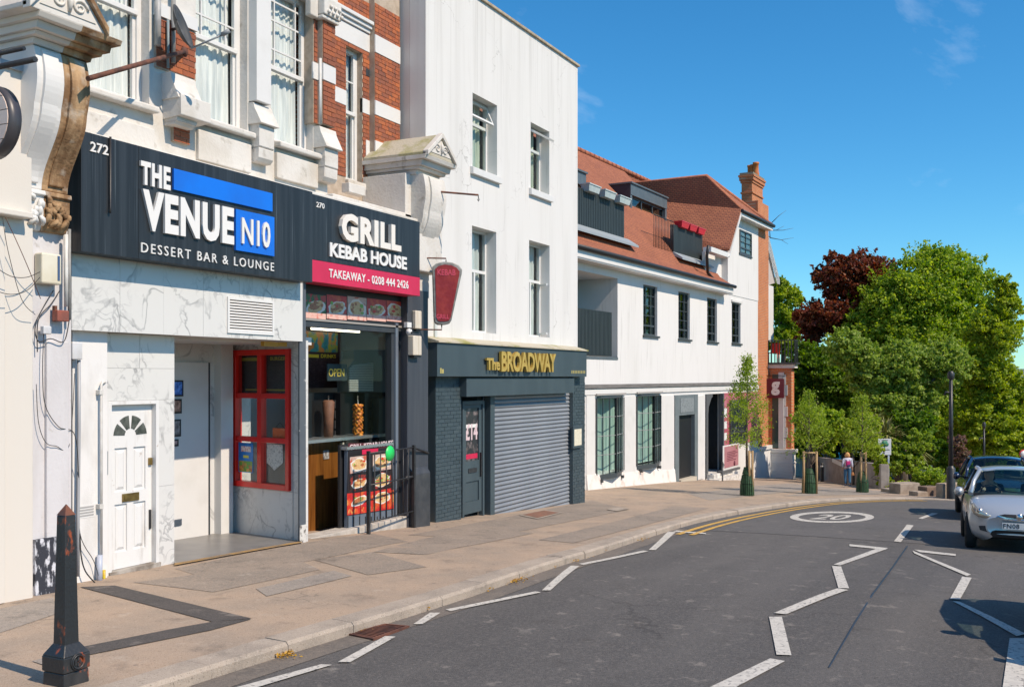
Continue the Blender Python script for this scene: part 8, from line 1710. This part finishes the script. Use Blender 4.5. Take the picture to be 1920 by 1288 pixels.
# ================================================================== cars
tyre_m = M('tyre', (.02, .02, .02), .85, bump=.2); glass_c = glass('car_glass', (.55, .70, .68), 1.5); seat_m = M('car_seat', (.02, .022, .026), .8)
lamp_g = M('headlamp_glass', (.55, .50, .42), .12, (.75, .55, .35), 8, .5, .7, metal=.6, coat=1.); plate_m = M('number_plate', (.72, .72, .70), .4)
def make_car(label, front, ang, mat, scale=1.0, plate='FN08', driver=True, group='cars on the road'):
    fx, fy = front; FC = type('FC', (), {})()
    ca, sa = math.cos(ang), math.sin(ang); lx, ly = ca, sa; wx, wy = -sa, ca       # l: rearwards, w: to the kerb side
    z0 = zr(fx+lx*1.5, fy+ly*1.5); sl = (zr(fx+lx*3, fy+ly*3)-zr(fx, fy))/3
    class CF:
        def P(s, l, w_, z): l, w_, z = l*scale, w_*scale, z*scale; return (fx+lx*l+wx*w_, fy+ly*l+wy*w_, zr(fx, fy)+sl*l+z)
    C = CF(); t = thing('car', label, 'car', (fx+lx*1.7, fy+ly*1.7, z0), group)
    # lower body lofted through stations (l, half width, bonnet/belt height, sill)
    ST = [(0.0, .50, .60, .30), (.04, .62, .66, .22), (.14, .72, .73, .18), (.32, .785, .81, .17), (.60, .805, .89, .17), (.92, .81, .965, .17), (1.4, .81, .95, .17), (2.0, .81, .96, .17), (2.6, .805, .985, .17), (3.05, .79, 1.0, .18), (3.32, .74, .97, .22), (3.40, .66, .86, .28)]
    mb = MB(C); ring = []
    for (l, hw, zt, zb) in ST:
        h = zt-zb; half = [(hw*.72, zb), (hw*.95, zb+h*.12), (hw, zb+h*.38), (hw*.99, zb+h*.66), (hw*.93, zb+h*.87), (hw*.80, zb+h*.965), (hw*.45, zt), (0, zt+.012)]
        ring.append([(l+.10*(1-min(1, l/.14))*(w2/hw)**2*0, w2, z2) for w2, z2 in half]+[(l, -w2, z2) for w2, z2 in half[-2::-1]])
    n = len(ring[0]); pts = [p for r_ in ring for p in r_]
    # bow the nose so that the bumper curves back towards the wings
    pts = [(p[0]+(.16*(abs(p[1])/.8)**2.2 if p[0] < .3 else 0)*(1 if p[0] < .16 else .5), p[1], p[2]) for p in pts]
    mb.add(pts, [(i*n+k, i*n+k+1, (i+1)*n+k+1, (i+1)*n+k) for i in range(len(ST)-1) for k in range(n-1)], True)
    mb.add([pts[k] for k in range(n)], [tuple(range(n))], True); mb.add(pts[-n:], [tuple(range(n))[::-1]], True); body = mb.build('body', mat, t)
    ss = body.modifiers.new('s', 'SUBSURF'); ss.levels = 2; ss.render_levels = 2
    mb = MB(C); mb.box(.3, 3.2, -.7, .7, .2, .28); mb.build('underside', tyre_m, t)
    # roof and pillars
    RT = [(1.50, .54, 1.40), (1.75, .56, 1.445), (2.2, .57, 1.455), (2.7, .56, 1.43), (3.0, .53, 1.38)]
    mb = MB(C); m_ = 7
    rp = [(l, hw*(j/3.), z-.055*abs(j/3.)**2.4) for (l, hw, z) in RT for j in range(-3, 4)]
    mb.add(rp, [(i*m_+k, i*m_+k+1, (i+1)*m_+k+1, (i+1)*m_+k) for i in range(len(RT)-1) for k in range(m_-1)], True); rf = mb.build('roof', mat, t); sm_ = rf.modifiers.new('s', 'SOLIDIFY'); sm_.thickness = .045; sm_.offset = -1
    rf.modifiers.new('b', 'SUBSURF').levels = 1
    for sg in (-1, 1):
        mb = MB(C); mb.tube([(.98, .715*sg, .94), (1.25, .65*sg, 1.17), (1.52, .535*sg, 1.365)], [.045, .038, .04], 8); mb.build('pillar', mat, t)
        mb = MB(C); mb.tube([(2.05, .75*sg, .95), (2.1, .56*sg, 1.38)], .032, 8); mb.build('pillar', black_m, t)
        mb = MB(C); mb.hexa([(2.72, .77*sg, .97), (3.2, .72*sg, .98), (3.15, .66*sg, .98), (2.72, .70*sg, .97), (2.85, .55*sg, 1.39), (3.02, .53*sg, 1.37), (3.0, .47*sg, 1.37), (2.85, .48*sg, 1.39)]); mb.build('pillar', mat, t)
        mb = MB(C); mb.tube([(1.52, .535*sg, 1.365), (2.1, .565*sg, 1.395), (2.95, .53*sg, 1.36)], .04, 8); mb.build('roof_rail', mat, t)
        mb = MB(C); mb.add([(1.02, .72*sg, .95), (2.72, .765*sg, .97), (2.88, .55*sg, 1.36), (1.53, .55*sg, 1.37)], [(0, 1, 2, 3)]); mb.build('side_window', glass_c, t)
        # mirror
        mb = MB(C); mb.lathe((1.12, .90*sg, .97), [(0, -.09), (.055, -.07), (.085, 0), (.06, .075), (0, .09)], 14, 'u'); mi = mb.build('wing_mirror', mat, t)
        for v_ in mi.data.vertices: pass
        mb = MB(C); mb.tube([(1.15, .74*sg, .95), (1.13, .86*sg, .96)], .022, 6); mb.build('mirror_arm', black_m, t)
    # windscreen
    def ws(a, b):
        s_ = (b*2-1); l = .86+.66*a+.12*s_*s_*(1-a*.6); w_ = (.70-.165*a)*s_; z = .955+.44*a-.03*s_*s_*a-.012*s_*s_; return (l, w_, z)
    mb = MB(C); mb.grid(ws, 6, 12); mb.build('windscreen', glass_c, t)
    mb = MB(C); mb.add([(3.0, -.5, 1.36), (3.0, .5, 1.36), (3.3, .62, 1.0), (3.3, -.62, 1.0)], [(0, 1, 2, 3)]); mb.build('rear_window', glass_c, t)
    mb = MB(C); mb.box(.95, 1.35, -.66, .66, .80, .96); mb.build('dashboard', seat_m, t)
    mb = MB(C); mb.tube([(.90, -.5, .975), (.97, .05, 1.0), (1.0, .25, 1.02)], .012, 6); mb.build('wiper', black_m, t)
    for w_ in (-.36, .36):
        mb = MB(C); mb.taper((2.05, w_), (.09, .22), (.06, .17), .55, 1.12); mb.taper((1.85, w_), (.25, .23), (.25, .22), .45, .58); st_ = mb.build('seat', seat_m, t, bevel=.04); mb = MB(C); mb.taper((2.08, w_), (.05, .12), (.045, .10), 1.16, 1.32); mb.build('headrest', seat_m, st_, bevel=.03)
    mb = MB(C); mb.box(2.75, 2.9, -.6, .6, .6, 1.0); mb.build('rear_seat', seat_m, t, bevel=.04)
    mb = MB(C); mb.add([(1.42+.03*math.sin(a*.7854), .36+.17*math.cos(a*.7854), .93+.17*math.sin(a*.7854)) for a in range(8)], [], False); ringp = [(1.42-.05*math.sin(a*.5236), .36+.17*math.cos(a*.5236), .95+.16*math.sin(a*.5236)) for a in range(13)]; mb = MB(C); mb.tube(ringp, .014, 6); mb.build('steering_wheel', black_m, t)
    # nose details, following the bowed bumper
    nose = lambda w_: .16*(abs(w_)/.8)**2.2
    def front_patch(poly, mat_, nm, off=.012, th=.02, lift=0):
        mb = MB(C); k = len(poly)
        a = [(lf(w_, z)-off, w_, z) for (w_, z) in poly]; b_ = [(p[0]+th, p[1], p[2]) for p in a]
        mb.add(a+b_, [tuple(range(k))[::-1]]+[(i, (i+1) % k, k+(i+1) % k, k+i) for i in range(k)]); return mb.build(nm, mat_, t)
    def lf(w_, z):      # where the nose surface lies at height z
        base = .01 if z < .6 else .01+(z-.6)*.55
        if z < .3: base = .03
        return base+nose(w_)*1.0
    for sg in (-1, 1):
        hl = [(.40, .60), (.50, .665), (.60, .735), (.665, .80), (.70, .83), (.725, .79), (.73, .70), (.70, .63), (.62, .585), (.50, .57)]
        mb = MB(C); k = len(hl); cw_, cz2 = .60, .69
        def pz(w_, z, o): return ((.045+.30*max(0, z-.56)+.22*max(0, w_-.40)**1.3*1.35)-o, w_*sg, z)
        outer = [pz(w_, z, .0) for w_, z in hl]; inner = [pz(cw_+(w_-cw_)*.55, cz2+(z-cz2)*.55, .022) for w_, z in hl]; back = [(p[0]+.12, p[1], p[2]) for p in outer]
        mb.add(outer+inner+back+[pz(cw_, cz2, .028)], [(i, (i+1) % k, k+(i+1) % k, k+i) for i in range(k)]+[(k+i, k+(i+1) % k, 3*k) for i in range(k)]+[(i, 2*k+i, 2*k+(i+1) % k, (i+1) % k) for i in range(k)], True); hd_ = mb.build('headlight', lamp_g, t)
        mb = MB(C); p = pz(.60, .69, .03); mb.lathe(p, [(0, 0), (.045, .0), (.03, .02), (0, .025)], 12, 'u'); mb.build('bulb', chrome, hd_)
        front_patch([(sg*.46, .33), (sg*.60, .36), (sg*.62, .43), (sg*.52, .44)], M('fog_recess', (.03, .03, .032), .5), 'fog_light_recess', .004)
    front_patch([(-.44, .30), (-.40, .255), (.40, .255), (.44, .30), (.42, .355), (.36, .375), (-.36, .375), (-.42, .355)], M('grille_black', (.01, .01, .011), .5), 'lower_grille', .02, .03)
    front_patch([(-.34, .615), (-.2, .575), (0, .562), (.2, .575), (.34, .615), (.32, .63), (.2, .605), (0, .59), (-.2, .605), (-.32, .63)], chrome, 'chrome_strip', .035, .05)
    front_patch([(-.30, .632), (-.18, .608), (0, .594), (.18, .608), (.30, .632), (.22, .655), (-.22, .655)], MAT['grille_black'], 'upper_grille', .03, .04)
    mb = MB(C); mb.lathe((-.03, 0, .62), [(0, -.012), (.05, -.008), (.055, .01), (0, .02)], 16, 'u'); mb.build('badge', chrome, t)
    mb = MB(C); mb.box(-.035, -.022, -.26, .26, .405, .515); pl = mb.build('number_plate', plate_m, t)
    if plate: mb = MB(C); add_text(mb, plate, 0, 1, 0, 1, 0, .002, .015, 1.1, fmap=lambda a, b, d: (-.0352-d, .245-.245*a, .421+.079*b)); mb.build('plate_text', black_m, pl)
    # wheels
    for l in (.64, 2.84):
        for sg in (-1, 1):
            mb = MB(C); mb.lathe((l, sg*.72, .285), [(.19, -.09*sg), (.265, -.085*sg), (.285, -.05*sg), (.285, .06*sg), (.265, .095*sg), (.19, .10*sg)], 28, 'v'); wh_ = mb.build('wheel', tyre_m, t)
            mb = MB(C); mb.lathe((l, sg*.72, .285), [(0, .07*sg), (.05, .085*sg), (.17, .075*sg), (.19, .098*sg)], 20, 'v'); mb.build('rim', M('alloy_rim', (.45, .46, .47), .3, metal=.8), wh_)
            mb = MB(C); mb.lathe((l, sg*.70, .30), [(.335, .0), (.335, .098*sg)], 28, 'v'); mb.build('wheel_arch', tyre_m, t)
    if driver:
        dv = thing('person', 'driver in dark clothes with hands on the wheel of the silver car', 'person', C.P(1.9, .36, .6))
        skin = M('skin', (.45, .25, .17), .5)
        mb = MB(C); mb.tube([(1.98, .36, .60), (1.96, .36, .85), (1.95, .36, 1.05), (1.93, .36, 1.12), (1.92, .36, 1.15), (1.90, .36, 1.2), (1.89, .36, 1.27), (1.90, .36, 1.33), (1.91, .36, 1.36)], [.15, .17, .18, .12, .055, .075, .09, .075, .03], 12)
        for sg in (-1, 1): mb.tube([(1.95, .36+.17*sg, 1.06), (1.78, .36+.22*sg, .88), (1.47, .36+.14*sg, .98), (1.42, .36+.12*sg, 1.02)], [.06, .05, .035, .045], 8)
        mb.build('body', skin, dv)
        mb = MB(C); mb.tube([(1.98, .36, .58), (1.96, .36, .85), (1.95, .36, 1.06), (1.935, .36, 1.115)], [.16, .18, .19, .10], 12)
        for sg in (-1, 1): mb.tube([(1.95, .36+.17*sg, 1.06), (1.78, .36+.22*sg, .88), (1.66, .36+.19*sg, .92)], [.075, .062, .055], 8)
        mb.build('jacket', M('dark_jacket', (.03, .035, .045), .8), dv)
        mb = MB(C); mb.tube([(1.95, .36, 1.20), (1.94, .36, 1.28), (1.93, .36, 1.345), (1.92, .36, 1.38)], [.08, .10, .085, .02], 10); mb.build('hair', M('brown_hair', (.05, .03, .02), .7), dv)
        mb = MB(C); mb.lathe((1.815, .36, 1.24), [(0, -.02), (.016, 0), (.008, .03), (0, .035)], 6); mb.build('nose', skin, dv)
    return t
silver = M('silver_car_paint', (.56, .585, .60), .30, metal=.5, coat=.8); navy = M('navy_car_paint', (.015, .025, .06), .25, metal=.4, coat=1.)
pF = GR(1818, 1004)
make_car('silver hatchback driving towards the camera with lit sun on its headlamp', (18.95, -.13), R(4), silver, 1.0)
make_car('dark navy car following close behind the silver hatchback', (25.7, .12), R(6), navy, 1.06, plate=None, driver=False)
make_car('dark car in the oncoming lane just beyond the right edge of the view', (9.35, -1.35), R(3), navy, 1.0, plate=None, driver=False)

# ================================================================== walking woman
wb = G(1589, 911); WZ = float(np.dot(np.array([wb.x, wb.y]), fw[:2])); Hh = 64*WZ/FPX; zz = zp(wb.x)
print('woman', wb, Hh)
wo_ = thing('person', 'woman in a white top and blue jeans walking away up the pavement with a backpack', 'person', (wb.x, wb.y, zz))
sx = Vector((rt[0], rt[1], 0)); fx_ = Vector((fw[0], fw[1], 0))
def wp(x, d, z): return wb+sx*(x*Hh)+fx_*(d*Hh)+Vector((0, 0, zz-wb.z+z*Hh))
def skinned(name, verts, edges, radii, mat, parent, root):
    me = bpy.data.meshes.new(name); o = Vector(wo_.location); me.from_pydata([tuple(v-o) for v in verts], edges, []); ob = bpy.data.objects.new(name, me); COL.objects.link(ob); ob.parent = parent
    sk_ = ob.modifiers.new('skin', 'SKIN'); sk_.use_smooth_shade = True
    for k, r_ in enumerate(radii): me.skin_vertices[0].data[k].radius = (r_*Hh, r_*Hh)
    me.skin_vertices[0].data[root].use_root = True
    ob.modifiers.new('sub', 'SUBSURF').levels = 2; ob.modifiers['sub'].render_levels = 2; me.materials.append(mat); return ob
sk_m = M('skin_tone', (.50, .30, .21), .55)
V_ = [wp(0, 0, .53), wp(0, 0, .62), wp(0, .005, .72), wp(0, .01, .80), wp(0, .01, .84), wp(0, .015, .90), wp(0, .015, .955),
      wp(-.055, 0, .50), wp(-.055, .03, .28), wp(-.05, .0, .05), wp(-.05, .04, .02), wp(.055, 0, .50), wp(.05, -.02, .28), wp(.045, -.09, .07), wp(.045, -.06, .02),
      wp(-.10, .01, .80), wp(-.135, -.01, .63), wp(-.145, .02, .50), wp(-.148, .03, .455), wp(.10, .01, .80), wp(.135, .01, .63), wp(.15, .03, .49), wp(.152, .04, .445)]
E_ = [(0, 1), (1, 2), (2, 3), (3, 4), (4, 5), (5, 6), (0, 7), (7, 8), (8, 9), (9, 10), (0, 11), (11, 12), (12, 13), (13, 14), (3, 15), (15, 16), (16, 17), (17, 18), (3, 19), (19, 20), (20, 21), (21, 22)]
R_ = [.075, .066, .075, .07, .03, .052, .045, .052, .036, .024, .02, .052, .036, .024, .02, .034, .026, .019, .02, .034, .026, .019, .02]
wbody = skinned('body', V_, E_, R_, sk_m, wo_, 0)
skinned('jeans', [V_[0], V_[7], V_[8], V_[9], V_[11], V_[12], V_[13], wp(0, 0, .56)], [(0, 1), (1, 2), (2, 3), (0, 4), (4, 5), (5, 6), (0, 7)], [.086, .062, .046, .034, .062, .046, .034, .08], M('blue_jeans', (.03, .11, .22), .85, (.06, .17, .30), 4), wo_, 0)
skinned('white_top', [wp(0, 0, .545), V_[1], V_[2], V_[3], wp(0, .01, .825), V_[15], V_[16], wp(-.142, .01, .55), V_[19], V_[20], wp(.145, .02, .55)], [(0, 1), (1, 2), (2, 3), (3, 4), (3, 5), (5, 6), (6, 7), (3, 8), (8, 9), (9, 10)], [.088, .078, .086, .078, .045, .045, .035, .028, .045, .035, .028], M('white_top_cloth', (.62, .63, .72), .9, (.5, .5, .6), 3), wo_, 1)
mb = MB(); c_ = wp(0, .01, .905)
mb.grid(lambda a, b: tuple(c_+(sx*math.cos(6.2832*b)+fx_*math.sin(6.2832*b))*(.068*Hh*math.sin(math.pi*(.02+.96*a))*(1.15 if a < .55 else 1))+Vector((0, 0, -math.cos(math.pi*a)*.085*Hh))), 10, 16); mb.build('hair', M('strawberry_blond_hair', (.55, .24, .08), .6, (.65, .36, .14), 6, bump=.5), wo_)
for k in (10, 14): mb = MB(); p = V_[k]; mb.tube([tuple(p-fx_*.05*Hh+Vector((0, 0, -.003))), tuple(p+fx_*.02*Hh), tuple(p+fx_*.05*Hh)], [.022*Hh, .026*Hh, .016*Hh], 8); mb.build('shoe', M('blue_shoe', (.08, .16, .3), .7), wo_)
bp = thing('backpack', 'pink and navy backpack on the walking woman', 'backpack', tuple(wp(-.02, -.1, .6))); FB = Frame(wb.x, wb.y, math.atan2(rt[1], rt[0]))
mb = MB(); q = [wp(x, d, z) for z in (.58, .74) for (x, d) in ((-.075, -.16), (.035, -.16), (.04, -.075), (-.08, -.075))]; mb.hexa([tuple(p) for p in q]); mb.build('bag', M('magenta_bag', (.50, .02, .16), .6, (.10, .05, .2), 3, .5, .55), bp, bevel=.02)
mb = MB(); q = [wp(x, d, z) for z in (.56, .64) for (x, d) in ((-.06, -.175), (.02, -.175), (.02, -.161), (-.06, -.161))]; mb.hexa([tuple(p) for p in q]); mb.build('pocket', M('navy_bag', (.03, .03, .10), .7), bp, bevel=.01)
for x in (-.05, .04): mb = MB(); mb.tube([tuple(wp(x, -.08, .74)), tuple(wp(x*1.2, .0, .835)), tuple(wp(x*1.5, .07, .78))], .008*Hh, 6); mb.build('strap', MAT['navy_bag'], bp)
hb_ = thing('handbag', 'tan bag hanging from the right hand of the walking woman', 'bag', tuple(wp(.165, .04, .33)))
mb = MB(); q = [wp(x, d, z) for z, s_ in ((.30, 1.), (.40, .55)) for (x, d) in ((.165-.055*s_, .01), (.165+.05*s_, .01), (.165+.05*s_, .07), (.165-.055*s_, .07))]; mb.hexa([tuple(p) for p in q]); mb.build('pouch', M('tan_leather', (.45, .20, .08), .6), hb_, bevel=.02)
mb = MB(); mb.tube([tuple(wp(.135, .04, .39)), tuple(wp(.152, .04, .45)), tuple(wp(.18, .04, .39))], .006*Hh, 6); mb.build('handle', MAT['tan_leather'], hb_)
